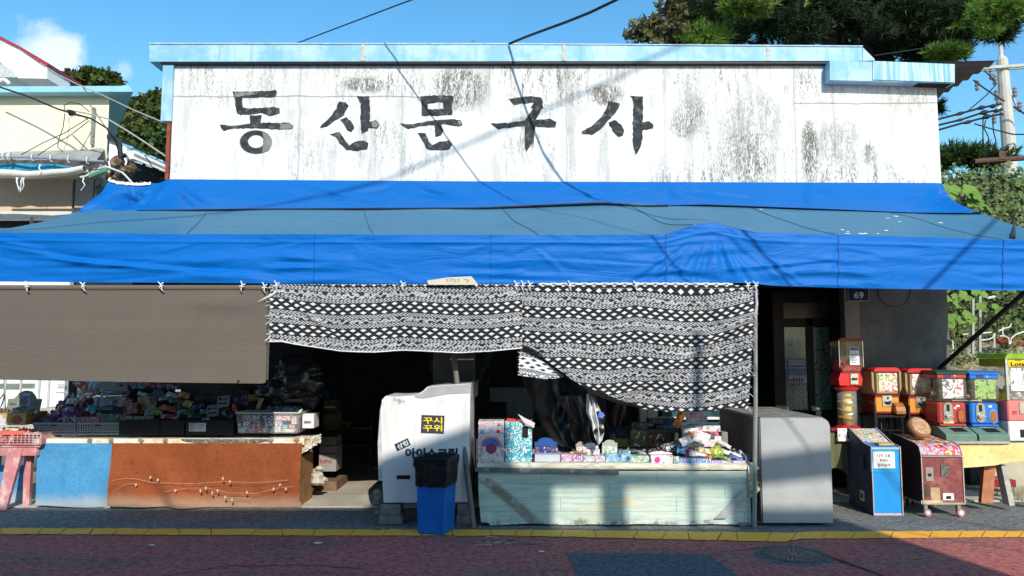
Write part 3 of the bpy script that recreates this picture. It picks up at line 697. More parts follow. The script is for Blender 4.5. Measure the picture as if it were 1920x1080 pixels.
mb = MB(); mb.grid(120, 40, brown); bc.part('cloth', mb, WEAVE, smooth=True)
mb = MB(); mb.grid(60, 10, lambda a, b: P(lerp(-60, 500, a), 540, YA - .02) + Vector((0, -.026 * math.cos(b * 5 - .8), .026 * math.sin(b * 5 - .8) + .002))); bc.part('rolled_top', mb, WEAVE, smooth=True)
mb = MB(); mb.grid(4, 40, lambda a, b: P(lerp(497, 508, a) - 5 * b, lerp(548, 712, b), YA - .005 - .012 * a) + Vector((.004 * nz3(b * 30, 1), 0, 0))); bc.part('selvedge', mb, plain('frayed_dark_edge', (.10, .095, .085), .95, 0, .5, 60), smooth=True)
CL = plain('white_plastic_clip', (.72, .74, .72), .4, 0, .15, 40)
for i, (u, tl) in enumerate(((52, .1), (157, -.2), (303, -.15), (454, .3), (496, .1))): bc.part('clip', clip_mb(u, 537 if i != 4 else 539, tl), CL, smooth=True)
# patterned curtain, left piece
pl_ = T('patterned_curtain', 'shorter black and white patterned curtain hanging over the doorway beside the brown one', 'curtain', P(740, 650, YA), group='black and white patterned curtains')
def sagL(u): return tab([(500, 0), (518, 0), (560, 4), (640, 7.5), (700, 6), (755, 1), (800, 4), (860, 7), (920, 6), (967, 1), (980, 0)], u)
BL = [(500, 640), (530, 640), (560, 646), (640, 658), (700, 660), (755, 656), (800, 658), (860, 661), (920, 658), (980, 652)]
def patL(a, b):
    u = lerp(507, 979, a); v = lerp(534, tab(BL, u), b); p = P(u, v, YA - .05)
    s = min(1, b * 2.5); p.y += (.03 * math.sin(u * .045) + .02 * nz3(p.x * 2, p.z * 2)) * s * .8
    d = ((u - 522) - (v - 545) * 1.25) / 6.; p.y -= .02 * math.exp(-d * d) * (1 if 545 < v < 610 else 0); return p
def uvL(a, b):
    u = lerp(507, 979, a); v = lerp(534, tab(BL, u), b); x = (u - 960) * .0049
    d = ((u - 522) - (v - 545) * 1.25); kk = 1 / (1 + math.exp(-d / 4.)) * (8 if v < 640 else 8)
    fall = max(0, 1 - (u - 520) / 110.) * 10 if d > 0 else 0
    return (x, -(v - 534 - sagL(u) * min(1, (v - 534) / 25.) * 1.0 + (8 - kk) * .6 + fall * .4 - 3) * .0049)
mb = MB(); mb.grid(150, 46, patL, uvL); pl_.part('cloth', mb, PAT, smooth=True)
mb = MB(); mb.tube([patL(i / 80, 1) + Vector((0, -.004, -.002 + .003 * nz3(i * 1.3, 0))) for i in range(81)], .005, 5); pl_.part('white_hem', mb, WHITEP)
mb = MB(); random.seed(4)
for k in range(22):
    p = patL(0, random.random()) + Vector((.004, -.006, 0)); mb.tube([p, p + Vector((-random.uniform(.01, .05), 0, -random.uniform(-.01, .05)))], .0016, 3)
for k in range(5): p = P(520, 545, YA - .08); mb.tube([p, p + Vector((-.05 - .03 * k, 0, -.05 - .012 * k))], .002, 3)
pl_.part('frayed_threads', mb, WHITEP)
mb = MB(); mb.grid(90, 8, lambda a, b: P(lerp(507, 979, a), 538.5, YA - .02) + Vector((0, -.03 * math.cos(b * 4.5 - 1.2), .028 * math.sin(b * 4.5 - 1.2))), lambda a, b: (a * 2.3, .166 - b * .06)); pl_.part('rolled_top', mb, PAT, smooth=True)
for u in (519, 755, 968): pl_.part('clip', clip_mb(u, 536, .05), CL, smooth=True)
# patterned curtain, right piece
pr_ = T('patterned_curtain', 'longer black and white patterned curtain over the toys with its lower corner turned up', 'curtain', P(1200, 760, YA), group='black and white patterned curtains')
BR = [(980, 652), (1000, 660), (1030, 680), (1070, 710), (1110, 735), (1160, 755), (1200, 766), (1250, 771), (1300, 772), (1340, 771), (1372, 764), (1400, 766)]
def sagR(u): return tab([(978, 2), (1000, 3), (1030, 6), (1070, 4), (1120, 9), (1150, 8), (1192, 2), (1230, 7), (1280, 12), (1330, 11), (1370, 4), (1413, -7)], u)
def patR(a, b):
    u = lerp(977, 1416, a); v = lerp(535, tab(BR, u), b)
    if u > 1380: u2 = u - (u - 1380) / 36. * 14 * b
    else: u2 = u
    p = P(u2, v, YA - .05); s = min(1, b * 2.5)
    p.y += (.035 * math.sin(u * .033 + 1.2) + .02 * nz3(p.x * 1.7, p.z * 2)) * s
    d = ((u + (v - 600) * 1.6) - 1400) / 14.; p.y -= .028 * math.exp(-d * d) * (1 if v > 575 else 0); return p
def uvR(a, b):
    u = lerp(977, 1416, a); v = lerp(535, tab(BR, u), b); k = min(1, (v - 535) / 25.)
    d = (u + (v - 600) * 1.6) - 1400; sh = 6 / (1 + math.exp(-d / 6.))
    return ((u - 960) * .0049 + .0, -(v - 535 - sagR(u) * k - 10 + (sh if v > 560 else 0)) * .0049)
mb = MB(); mb.grid(150, 70, patR, uvR); pr_.part('cloth', mb, PAT, smooth=True)
mb = MB()
def fold(a, b):
    u = lerp(979, 1240, a); v = tab(BR, u); wd = 9 * math.sin(min(1, (1 - a) * 1.6 + .08) * math.pi * .5)
    return P(u - b * 3 + 2, v + b * wd - 5, YA - .06 + .03 * b) + Vector((0, .01 * math.sin(b * 14), 0))
mb.grid(60, 6, fold, lambda a, b: (a * 1.4, b * .05)); pr_.part('fold_roll', mb, plain('black_cotton', (.02, .021, .022), .9, 0, .6, 30), smooth=True)
mb = MB(); FL = [(975, 704), (1000, 707), (1025, 711), (1045, 709), (1066, 706)]
def flap(a, b):
    u = lerp(975, 1068, a); vt = tab(BR, u) + 1; vb = max(vt + .5, tab(FL, u) - (0)); return P(u - 3 * (1 - a) * b, lerp(vt, vb, b), YA - .015 + .01 * math.sin(a * 9))
mb.grid(40, 20, flap, lambda a, b: (lerp(0, .45, a) + b * .04, -(.04 + b * .27 * (1 - a * .5) + a * .12))); pr_.part('turned_corner', mb, PATI, smooth=True)
mb = MB(); mb.grid(90, 8, lambda a, b: P(lerp(979, 1414, a), 540.5, YA - .02) + Vector((0, -.03 * math.cos(b * 4.5 - 1.2), .028 * math.sin(b * 4.5 - 1.2))), lambda a, b: (a * 2.1, .12 - b * .05)); pr_.part('rolled_top', mb, PAT, smooth=True)
mb = MB(); mb.grid(60, 2, lambda a, b: P(lerp(1010, 1374, a), lerp(534.5, 530.5, b) - .8 * math.sin(a * 3), YA - .05), lambda a, b: (a * 1.8, .0 + b * .05)); pr_.part('turned_top', mb, PATI)
for i, u in enumerate((980, 993, 1069, 1192, 1401, 1416)): pr_.part('clip', clip_mb(u, 536, .15 - .05 * i), CL, smooth=True)
mb = MB()
for k in range(30):
    p = patR(1, random.random()) + Vector((-.002, -.006, 0)); mb.tube([p, p + Vector((random.uniform(.005, .04), 0, -random.uniform(-.005, .04)))], .0015, 3)
for k in range(8):
    p = P(977, lerp(655, 704, k / 7), YA - .03); mb.tube([p, p + Vector((-.03, 0, -.01 * k % .02))], .0016, 3)
pr_.part('frayed_threads', mb, WHITEP)
mb = MB(); mb.tube([P(1417, 545, YA - .08), P(1419, 570, YA - .08), P(1416, 597, YA - .08)], .013, 7); one('cord_bundle', mb, plain('pink_white_cord', (.6, .45, .52), .8, 0, .4, 40), 'pale pink cord knotted at the top of the right support pole', 'cord')
# hand-written card tucked in above the rail
mb = MB(); q = [P(801, 526, YA - .1), P(803, 534, YA - .1), P(897, 534, YA - .1), P(884, 518, YA - .1), P(840, 520, YA - .1)]
mb.prism([(a.x, a.z) for a in q], YA - .1, YA - .094); t_ = T('paper_note', 'torn cream card with faint handwriting tucked above the patterned curtain', 'card', q[1]); t_.part('card', mb, plain('cream_card', (.62, .57, .46), .8, 0, .08))
mb = MB()
for (u, v, l) in ((838, 525, 5), (845, 524, 4), (852, 526, 6), (859, 525, 4), (875, 526, 7)): p = P(u, v, YA - .1); mb.tube([p + Vector((-.003 * l, -.003, .012)), p + Vector((.003 * l, -.003, .004)), p + Vector((-.001 * l, -.003, -.01)), p + Vector((.003 * l, -.003, -.014))], .0018, 4)
t_.part('writing', mb, INK2)
# house number plate
NAVY = plain('navy_enamel', (.012, .025, .075), .35, 0, .1)
y = YW - .02; a, b = P(1590.5, 565, y), P(1629, 535, y)
np_ = T('house_number_plate', 'small navy house number plate reading 69 on the bare cement wall', 'sign', (a.x, y, a.z))
mb = MB(); mb.box(a.x, y, a.z, b.x, y + .015, b.z); np_.part('rim', mb, plain('pale_rim', (.35, .37, .4), .5)); mb = MB(); mb.box(a.x + .01, y - .004, a.z + .01, b.x - .01, y - .0005, b.z); np_.part('plate', mb, NAVY)
LW = plain('white_lettering', (.75, .77, .78), .5, 0, .03)
text('number', '69', LW, np_.o, np_.inv, (a.x + b.x) / 2, P(1, 553.5, y).z, .108, .075, y - .0045, bold=.025)
# ------------------------------------------------------------------ left table
LT = T('goods_table', 'long display table on the left with blue and rust orange cloths hung in front', 'table', (P(320, 1, 7.8).x, 7.9, 0))
zt = P(1, 824, 7.67).z; xl_, xr_ = P(70, 1, 7.67).x, P(566, 1, 7.67).x
mb = MB(); mb.box(xl_, 7.70, zt - .03, xr_, 8.6 - .32, zt); LT.part('top', mb, WOOD)
for x in (xl_ + .05, -3.6, xr_ - .06):
    for y in (7.76, 8.2): LT.part('leg', MB().box(x - .025, y - .025, 0, x + .025, y + .025, zt - .03), WOODR)
BRS = plain('brass_plate', (.45, .38, .24), .5, .4)
def strip(a, b):
    x = lerp(xl_ - .02, xr_ + .03, a); s = b
    if s < .55: y = lerp(8.05, 7.665, s / .55); z = zt + .006 + .006 * nz3(x * 3, y * 6)
    else: y = 7.665 - .004 * nz3(x * 5, 1); z = zt + .004 - (s - .55) / .45 * (.055 + .012 * nz3(x * 2, 4))
    return Vector((x, y, z))
def m_oil():
    m = Mat('cream_oilcloth', rough=.5); p = m.pos(); n = m.noise(p, 7, 6, .7); f = m.noise(p, 30, 4, .7)
    c = m.mix(n.sm(.46, .66), (.80, .77, .66), (.66, .44, .2)); c = m.mix(f.sm(.5, .62) * .5, c, (.86, .85, .80)); m.set('Base Color', c); m.bump(f, .4, .01); return m.mat
mb = MB(); mb.grid(160, 12, strip); LT.part('oilcloth', mb, m_oil(), smooth=True)
mb = MB(); a, b = P(225, 824, 7.66), P(445, 830, 7.66)
mb.grid(50, 6, lambda s, t: Vector((lerp(P(340, 1, 7.66).x, P(512, 1, 7.66).x, s), 7.655 + .004 * nz3(s * 20, t), zt + .006 - t * (.045 * math.sin(s * math.pi) ** .5 + .004)))); LT.part('grey_patch', mb, plain('dirty_grey_cloth', (.16, .15, .13), .9, 0, .6, 40, .4, .2, (.4, .38, .33), 20, .7), smooth=True)
for u, r_ in ((168, .2), (208, 0), (264, .8), (310, .1), (398, .3), (452, -.5), (508, .6), (556, -.7)):
    p = P(u, 825 if u != 556 else 824, 7.65); M = Matrix.Translation(p) @ Matrix.Rotation(r_, 4, 'Y'); mb = MB(); mb.box(-.022, -.004, -.022, .022, 0, .022, M=M); mb.box(-.012, -.014, -.006, .012, -.004, .008, M=M); LT.part('fastening_plate', mb, BRS)
def sheet(name, T_, u0, u1, vt, vbot, Y, mat, amp=.02, fn=None, lab=None, seed=0):
    mb = MB()
    def f(a, b):
        u = lerp(u0, u1, a); p = P(u, vt, Y); zb = tab(vbot, u); x, z = p.x, lerp(p.z, zb, b)
        y = Y + amp * (nz3(x * 1.8 + seed, z * 1.2) + .4 * nz3(x * 6, z * 3 + seed)) * min(1, b * 2 + .1)
        if fn: x, y, z = fn(a, b, x, y, z)
        return Vector((x, y, z))
    mb.grid(90, 36, f); return T_.part(name, mb, mat, smooth=True, label=lab)
def m_cloth(name, a, b, foot, sc=30):
    m = Mat(name, rough=.95, spec=.1); p = m.pos(); x, y, z = m.xyz(p); n = m.noise(p, 3, 5, .65); f = m.noise(p, sc, 5, .75)
    c = m.mix(n.sm(.3, .7), a, b); c = m.mix(f.sm(.52, .7) * .5, c, mul(a, 1.45)); c = m.mix(f.sm(.5, .32) * .0, c, mul(a, .5))
    c = m.mix((f.lt(.42)) * .35, c, mul(a, .45)); lim = (1.0 - (z + (n - .5) * .16).sm(.03, .17)); c = m.mix(lim * .8, c, foot); m.set('Base Color', c); m.bump(f, .5, .008); return m.mat
ORG = m_cloth('rust_orange_felt', (.25, .068, .026), (.32, .09, .034), (.40, .27, .18)); BLU = m_cloth('sky_blue_felt', (.065, .27, .52), (.10, .34, .60), (.42, .46, .47))
def ofn(a, b, x, y, z):
    d = ((a * 350) - 20 - b * 75) / 22.; y += .09 * math.exp(-d * d) * max(0, b - .25) - .05 * math.exp(-(d - 1.8) ** 2) * b; y -= .05 * b * math.sin(a * 5 + 1) ; return x + .02 * (b > .9) * (a > .95) - (.02 * b if a > .9 else 0), y, z + .0
sheet('orange_cloth', LT, 210, 567, 831, [(200, .035), (300, .012), (480, .0), (567, .004)], 7.655, ORG, .06, ofn)
sheet('blue_cloth', LT, 71, 212, 831, [(60, .03), (150, .01), (200, .004), (212, .02)], 7.66, BLU, .04, lambda a, b, x, y, z: (x - .03 * b * a, y + .10 * (a ** 8) * b, z))
bt = sheet('blue_cloth', LT, -60, 46, 872, [(-60, .0), (46, .0)], 7.95, BLU, .03, seed=5)
# the light print of a vine with heart shaped leaves near the foot of the orange cloth
mb = MB(); VN = plain('pale_vine_print', (.68, .46, .32), .9, 0, .1)
for pts in ([(210, 901), (235, 897), (255, 898), (290, 905), (360, 907), (420, 903), (480, 905), (540, 900)], [(212, 922), (235, 908), (255, 907)], [(310, 922), (350, 915), (390, 915), (430, 924), (480, 925), (520, 915), (550, 912)], [(420, 932), (470, 934)]):
    for i in range(len(pts) - 1):
        mb.tube([P(*pts[i], 7.605), P(*pts[i + 1], 7.605)], .0014, 4)
random.seed(2)
for (u, v) in ((282, 895), (296, 900), (255, 909), (418, 897), (431, 903), (329, 920), (376, 920), (386, 915), (398, 924), (408, 920), (422, 932), (435, 937), (463, 923), (513, 917), (525, 909), (536, 917)):
    p = P(u, v, 7.603); s = .018; mb.prism([(p.x, p.z - s), (p.x + s * .6, p.z), (p.x, p.z + s), (p.x - s * .6, p.z)], 7.600, 7.606)
LT.part('vine_print', mb, VN)
mb = MB(); mb.grid(20, 12, lambda a, b: Vector((lerp(P(562, 1, 7.66).x, P(600, 1, 7.9).x, a), 7.66 + a * .3 + .02 * nz3(a * 9, b * 6), zt + .02 * (1 - b) - b * (.16 - a * .1) + .02 * nz3(a * 12, b * 9)))); LT.part('torn_corner', mb, m_oil(), smooth=True)
mb = MB(); mb.box(P(566, 1, 7.8).x, 7.72, 0, P(584, 1, 8.1).x, 8.2, .50); one('wooden_crate', mb, plain('orange_brown_board', (.36, .19, .07), .85, 0, .35, 9), 'brown wooden box tucked behind the end of the rust orange cloth', 'crate')
mb = MB(); random.seed(8)
for k, (u, v, s) in enumerate(((594, 903, .075), (593, 892, .066), (597, 880, .05), (589, 898, .07), (601, 902, .055), (588, 886, .05))):
    p = P(u, v, 8.1); mb.lathe([(s * .45, -s * .55), (s, -s * .3), (s * .95, s * .25), (s * .5, s * .5)], seg=6, M=Matrix.Translation((p.x, 8.12 + .02 * k, max(p.z, .045))) @ Matrix.Rotation(random.uniform(-.4, .4), 4, 'X') @ Matrix.Rotation(k * 1.1, 4, 'Z'))
one('broken_bricks', mb, STONE, 'small pile of pale broken bricks beside the doorway', 'bricks')
# ------------------------------------------------------------------ right table with printed vinyl cloth
RT = T('goods_table', 'long low toy display table covered with a pale green wood print vinyl sheet', 'table', (P(1150, 1, 7.2).x, 7.3, 0))
YR = 6.93; zr = P(1, 868, 7.0).z; rx0, rx1 = P(899, 1, YR).x, P(1402, 1, YR).x
mb = MB(); mb.box(rx0 - .02, 6.98, zr - .05, rx1 + .06, 8.1, zr); RT.part('top', mb, WOODG)
for x in (rx0 + .08, rx1 - .08):
    for y in (7.05, 7.95): RT.part('leg', MB().box(x - .03, y - .03, 0, x + .03, y + .03, zr - .05), WOOD)
def m_vinyl():
    m = Mat('wood_print_vinyl', rough=.4, spec=.4); p = m.pos(); x, y, z = m.xyz(p)
    g = m.noise(m.scl(p, (1.4, 1, 14)), 2.4, 6, .65, .6); n = m.noise(p, 2, 4, .6)
    c = m.mix(g.sm(.35, .65), (.38, .51, .45), (.60, .68, .58)); c = m.mix(n.sm(.45, .6) * .3, c, (.64, .72, .64))
    row = (z / .125); ln = (row.frac() - .5).ab().gt(.475); off = row.floor() * .61
    lx = (((x + off) / 1.05).frac() - .5).ab().gt(.4955)
    c = m.mix(ln.mxx(lx) * (.25 + g * .4), c, (.17, .23, .21))
    # brown diagonal band and torn foot, yellowing in the middle
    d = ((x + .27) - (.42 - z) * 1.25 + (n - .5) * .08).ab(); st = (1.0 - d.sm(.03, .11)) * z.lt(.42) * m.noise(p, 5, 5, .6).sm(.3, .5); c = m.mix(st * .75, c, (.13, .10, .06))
    yb = (1.0 - (x - .95).ab().sm(.05, .55)) * m.noise(m.scl(p, (1, 1, 4)), 3, 6, .7).sm(.48, .6); c = m.mix(yb * .8, c, (.66, .56, .34)); gr = m.noise(m.scl(p, (1, 1, .5)), 1.3, 6, .7).sm(.48, .62); c = m.mix(gr * .35, c, (.60, .60, .50))
    ft = (1.0 - (z + (n - .5) * .12).sm(.02, .08)) * m.noise(p, 12, 5, .7).sm(.48, .6); c = m.mix(ft * .7, c, (.12, .11, .08))
    m.set('Base Color', c); m.bump(n + g * .3, .25, .02); return m.mat
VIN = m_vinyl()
mb = MB()
def vf(a, b):
    x = lerp(rx0 - .01, rx1 + .0, a); z = lerp(zr - .06, .012 + .012 * nz3(x * 3, 0) + (.02 if a < .03 else 0), b)
    return Vector((x + (.03 * b * b if a < .04 else 0), YR - .01 + .018 * nz3(x * 1.4, z * 2.0) * b - .02 * b, z))
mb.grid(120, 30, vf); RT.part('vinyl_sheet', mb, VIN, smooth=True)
mb = MB()
def roll(a, b):
    x = lerp(rx0 - .02, rx1 + .16, a); t = b * math.pi * .9 - .3; dr_ = .018 * nz3(x * 1.6, 2) - .02 * a
    return Vector((x, YR + .05 - .07 * math.cos(t) + .006 * nz3(x * 7, b * 4), zr - .03 + .042 * math.sin(t * 1.1) + dr_ * (b < .8) * .3 + .004 * nz3(x * 12, b * 7)))
def m_roll():
    m = Mat('stained_cream_oilcloth', rough=.6); p = m.pos(); n = m.noise(m.scl(p, (1, 2, 6)), 2.6, 7, .72, .8); f = m.noise(p, 14, 6, .7)
    c = m.mix(n.sm(.42, .6), (.74, .70, .56), (.50, .42, .28)); c = m.mix(f.sm(.60, .68) * .8, c, (.10, .08, .05)); m.set('Base Color', c); m.bump(n, .6, .02); return m.mat
RL = m_roll(); mb.grid(140, 12, roll); RT.part('rolled_edge', mb, RL, smooth=True)
mb = MB(); a, b = P(897, 884, YR - .03), P(1160, 889, YR - .03); a_, b_ = P(897, 876, YR - .03), P(1160, 880, YR - .03)
mb.prism([(a.x - .03, a.z), (b.x, b.z), (b_.x, b_.z), (a_.x - .03, a_.z)], YR - .045, YR - .03)
RT.part('batten', mb, plain('grey_blue_batten', (.13, .17, .19), .7, 0, .4, 6, .3, .3, (.4, .38, .32), 5, .6))
for u, v in ((913, 880), (1072, 882)): p = P(u, v, YR - .05); RT.part('fastening_plate', MB().box(p.x - .018, YR - .055, p.z - .02, p.x + .018, YR - .046, p.z + .02), BRS)
def cend(a, b):
    x = lerp(rx1 - .02, rx1 + .22, a); z = zr - .01 - b * (.26 - .05 * a) + .02 * nz3(a * 5, b * 8) - a * a * .05 - (.03 * math.sin(a * 11)) * b
    return Vector((x, YR - .03 + .10 * a + .04 * nz3(a * 4 + 3, b * 6) - .03 * b, z))
mb = MB(); mb.grid(24, 16, cend); RT.part('torn_corner', mb, RL, smooth=True)
mb = MB(); q = [P(1340, 972, YR - .06), P(1362, 972, YR - .06), P(1399, 935, YR - .06), P(1399, 915, YR - .06)]; mb.prism([(a.x, a.z) for a in q], YR - .062, YR - .055)
RT.part('corner_tape', mb, plain('silver_tape', (.38, .42, .46), .4, .2))
mb = MB(); mb.box(P(1404, 1, 7).x, 7.0, 0, P(1424, 1, 7.).x, 7.2, .05); mb.box(P(1380, 1, 6.9).x, 6.88, 0, P(1398, 1, 6.9).x, 6.95, .03); one('foot_brick', mb, BRICK, 'grey brick on the ground beside the right support pole', 'brick')
# ------------------------------------------------------------------ ice cream freezer
YI = 6.93
fz = T('ice_cream_freezer', 'white ice cream chest freezer end panel standing on bricks behind the blue bin', 'freezer', (P(796, 1, YI).x, YI, 0))
def Z(x, y): return (680 + x / 2.92, 640 + y / 2.92)
prof = [(115, 883), (580, 880), (590, 232), (530, 236), (430, 242), (352, 250), (335, 268), (310, 285), (280, 296), (200, 302), (125, 300), (106, 320), (98, 380), (104, 560), (108, 760)]
pf = [P(*Z(*q), YI) for q in prof]; mb = MB(); mb.prism([(q.x, q.z) for q in pf], YI, YI + .75)
def m_frz():
    m = Mat('weathered_white_enamel', rough=.42, spec=.4); p = m.pos(); x, y, z = m.xyz(p); n = m.noise(p, 5, 7, .72)
    t = (z + (n - .5) * .05).sm(1.06, 1.12) * (1.0 - (z - 1.1).sm(.02, .06)); d = n.sm(.53, .6) * t
    gm = m.noise(m.scl(p, (5, 1, .8)), 1.6, 6, .7).sm(.45, .7); c = m.mix(gm * .35, (.74, .735, .72), (.50, .48, .43)); c = m.mix(d * .8, c, (.30, .24, .15)); c = m.mix(m.noise(p, 30, 5, .7).sm(.62, .7) * .35, c, (.35, .3, .24)); m.set('Base Color', c); m.bump(n, .1, .01); return m.mat
FR = m_frz(); fz.part('body', mb, FR)
mb = MB(); q = [P(*Z(*k), YI - .004) for k in ((282, 297), (318, 286), (345, 266), (358, 252), (430, 244), (532, 238), (588, 234), (588, 282), (530, 284), (460, 288), (380, 303), (330, 312), (290, 306))]
mb.prism([(a.x, a.z) for a in ccw([(k.x, k.z) for k in q]) ] if False else ccw([(k.x, k.z) for k in q]), YI - .006, YI - .001); fz.part('top_shading_band', mb, plain('top_shading_grey', (.40, .41, .41), .6, 0, .15, 6))  # grey band paints the shading of the slanted top
mb = MB(); q = [P(*Z(*k), YI + .02) for k in ((96, 380), (108, 322), (124, 303), (112, 322), (104, 382), (106, 560), (112, 762), (88, 762), (84, 560))]
mb.prism(ccw([(k.x, k.z) for k in q]), YI + .01, YI + .6); fz.part('side_edge', mb, plain('pale_grey_edge', (.55, .55, .54), .6))
mb = MB(); a, b = P(*Z(186, 755), YI), P(*Z(260, 733), YI); mb.box(a.x, YI - .003, a.z, b.x, YI + .01, b.z, bev=.003); fz.part('handle_slot', mb, BLACK)
mb = MB(); a, b = P(*Z(320, 504), YI), P(*Z(447, 405), YI); M = Matrix.Translation(((a.x + b.x) / 2, YI - .004, (a.z + b.z) / 2)) @ Matrix.Rotation(R(2), 4, 'Y')
W_, H_ = (b.x - a.x) / 2, (b.z - a.z) / 2; mb.box(-W_, 0, -H_, W_, .004, H_, M=M); stk = fz.part('sticker', mb, plain('black_grey_vinyl', (.05, .045, .06), .5, 0, .2))
YLW = plain('yellow_lettering', (.85, .70, .03), .5, 0, .05)
cx, cz = (a.x + b.x) / 2, (a.z + b.z) / 2
text('sticker_words', '꾸시', YLW, stk, fz.inv, cx, cz + H_ * .44, W_ * 1.66, H_ * .72, YI - .0045, bold=.02); text('sticker_words', '꾸위', YLW, stk, fz.inv, cx, cz - H_ * .40, W_ * 1.66, H_ * .72, YI - .0045, bold=.02)
NB = plain('navy_lettering', (.012, .02, .06), .5, 0, .1)
t0 = P(*Z(218, 566), YI); M = Matrix.Translation((t0.x, YI - .001, t0.z)) @ Matrix.Rotation(R(-25), 4, 'Y')
mb = MB(); mb.box(-.068, 0, -.034, .068, .001, .034, M=M); b1 = fz.part('badge', mb, NB)
text('badge_words', '삼립', LW, b1, fz.inv, 0, 0, .105, .046, YI, M=M @ Matrix.Translation((0, -.0005, 0)), bold=.015)
text('words', '아이스크림', NB, fz.o, fz.inv, P(*Z(376, 612), YI).x, P(*Z(376, 612), YI).z, P(*Z(520, 600), YI).x - P(*Z(232, 600), YI).x, .092, YI - .0005, bold=.045)
text('words', 'ㅇ', NB, fz.o, fz.inv, P(*Z(300, 672), YI).x, P(*Z(300, 672), YI).z, .085, .08, YI - .0005, bold=.02)
for (u0, v0, u1, v1) in ((711, 945, 755, 976), (856, 944, 886, 978)):
    mb = MB(); a, b = P(u0, v1, YI + .02), P(u1, v0, YI + .02); h = b.z / 2; mb.box(a.x, YI - .0, .002, b.x, YI + .2, h - .002); mb.box(a.x + .01, YI - .01, h, b.x - .015, YI + .19, b.z)
    one('brick_stack', mb, BRICK, 'pair of grey bricks under the %s corner of the ice cream freezer' % ('left' if u0 < 800 else 'right'), 'bricks')
mb = MB(); random.seed(3)
for k in range(5): p = P(708, 925 + 9 * k, 7.0); mb.lathe([(.02, -.03), (.04, -.01), (.038, .02), (.01, .035)], c=(p.x + random.uniform(-.02, .02), p.y + .03, max(.035, p.z)), seg=9)
one('stacked_stones', mb, BRICK, 'little pile of dark stones at the left foot of the ice cream freezer', 'stones')
# trash bin
tb = T('trash_bin', 'square blue plastic bin lined with a black bag on the yellow line', 'bin', (P(816, 990, 6.64).x, 6.64, 0), R(-14))
M = Matrix.Translation((P(818, 990, 6.7).x, 6.70, 0)) @ Matrix.Rotation(R(-14), 4, 'Z')
mb = MB(); mb.box(-.135, -.15, .0, .135, .15, .52, M=M, bev=.012, tx=.012, ty=.012)
def m_bin():
    m = Mat('blue_bin_plastic', rough=.35, spec=.3); p = m.pos(); n = m.noise(p, 6, 5, .6); c = m.mix(n.sm(.3, .7), (.004, .11, .44), (.008, .15, .54)); m.set('Base Color', c); m.bump(m.noise(p, 3, 3), .08, .02); return m.mat
tb.part('body', mb, m_bin())
mb = MB()
for k in range(2):
    pts = [(.151, -.05 + .03 * math.cos(t) + k * .05, .44 + .022 * math.sin(t)) for t in [i * .5 for i in range(9)]]
    mb.tube([M @ Vector((q[0] - .014, q[1], q[2])) for q in pts], .0035, 4)
tb.part('emblem', mb, plain('pale_emblem', (.3, .42, .6), .5))
mb = MB()
def bag(a, b):
    t = a * 2 * math.pi; e = 1 / max(abs(math.cos(t)), abs(math.sin(t))); e = e ** .82; x, y = .150 * e * math.cos(t), .163 * e * math.sin(t)
    wr = nz3(math.cos(t) * 3, math.sin(t) * 3, b * 4)
    if b < .75: z = .405 + .015 * nz3(math.cos(t) * 4, math.sin(t) * 4, 9) + (b / .75) * .245; k = 1 + .10 * (b / .75) + .07 * wr
    else: z = .65 - (b - .75) / .25 * .12 + .0; k = 1.08 - (b - .75) * .5
    return M @ Vector((x * k, y * k, z + .012 * wr + .02 * nz3(math.cos(t) * 2, math.sin(t) * 2, 3) * min(1, b * 2)))
mb.grid(110, 28, bag); tb.part('bag', mb, plain('black_bin_bag', (.008, .008, .010), .38, 0, .3, 30, .8, .3), smooth=True)
mb = MB(); mb.box(-.12, -.13, .45, .12, .13, .5, M=M); tb.part('bag_bottom', mb, BLACK)
# ------------------------------------------------------------------ grey chest freezer on the right
YC = 6.88; x0, x1 = P(1426, 1, YC).x, P(1556, 1, YC).x; zc = P(1, 784, YC).z
cf = T('chest_freezer', 'long grey painted chest freezer with a scuffed wooden lid', 'freezer', ((x0 + x1) / 2, YC + .6, 0))
pr = [(x0, .03), (x1, .03), (x1, zc - .07), (x1 - .012, zc - .035), (x1 - .035, zc - .012), (x1 - .06, zc), (x0, zc)]
def m_gr():
    m = Mat('grey_blue_enamel', rough=.5, spec=.35); p = m.pos(); n = m.noise(p, 3, 6, .65); f = m.noise(p, 40, 5, .75)
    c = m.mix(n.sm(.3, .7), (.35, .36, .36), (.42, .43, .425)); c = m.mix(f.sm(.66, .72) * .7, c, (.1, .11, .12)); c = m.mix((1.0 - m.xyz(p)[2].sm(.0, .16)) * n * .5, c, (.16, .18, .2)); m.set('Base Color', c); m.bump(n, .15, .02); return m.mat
mb = MB(); mb.prism(pr, YC, YC + 1.32); cf.part('body', mb, m_gr())
def m_side():
    m = Mat('brown_grain_side', rough=.6); p = m.pos(); g = m.noise(m.scl(p, (1, 14, 1)), 2.2, 5, .6); c = m.mix(g.sm(.35, .65), (.15, .125, .11), (.22, .185, .165)); m.set('Base Color', c); return m.mat
mb = MB(); mb.box(x0 - .012, YC + .012, .05, x0 - .001, YC + 1.31, zc - .004); cf.part('side_panel', mb, m_side())
mb = MB(); mb.box(x0 + .001, YC + .008, zc + .001, x1 - .06, YC + 1.31, zc + .008); cf.part('lid', mb, plain('scuffed_grey_board', (.25, .25, .23), .8, 0, .4, 5, .2, .2, (.4, .39, .36), 9, .5))
mb = MB()
for (u, v) in ((1477, 787), (1482, 791), (1487, 790)): p = P(u, v, YC); mb.lathe([(.004, 0), (.004, .004), (.001, .005)], seg=8, M=Matrix.Translation((p.x, YC - .001, p.z)) @ Matrix.Rotation(R(90), 4, 'X'))
cf.part('screw', mb, BLACK)
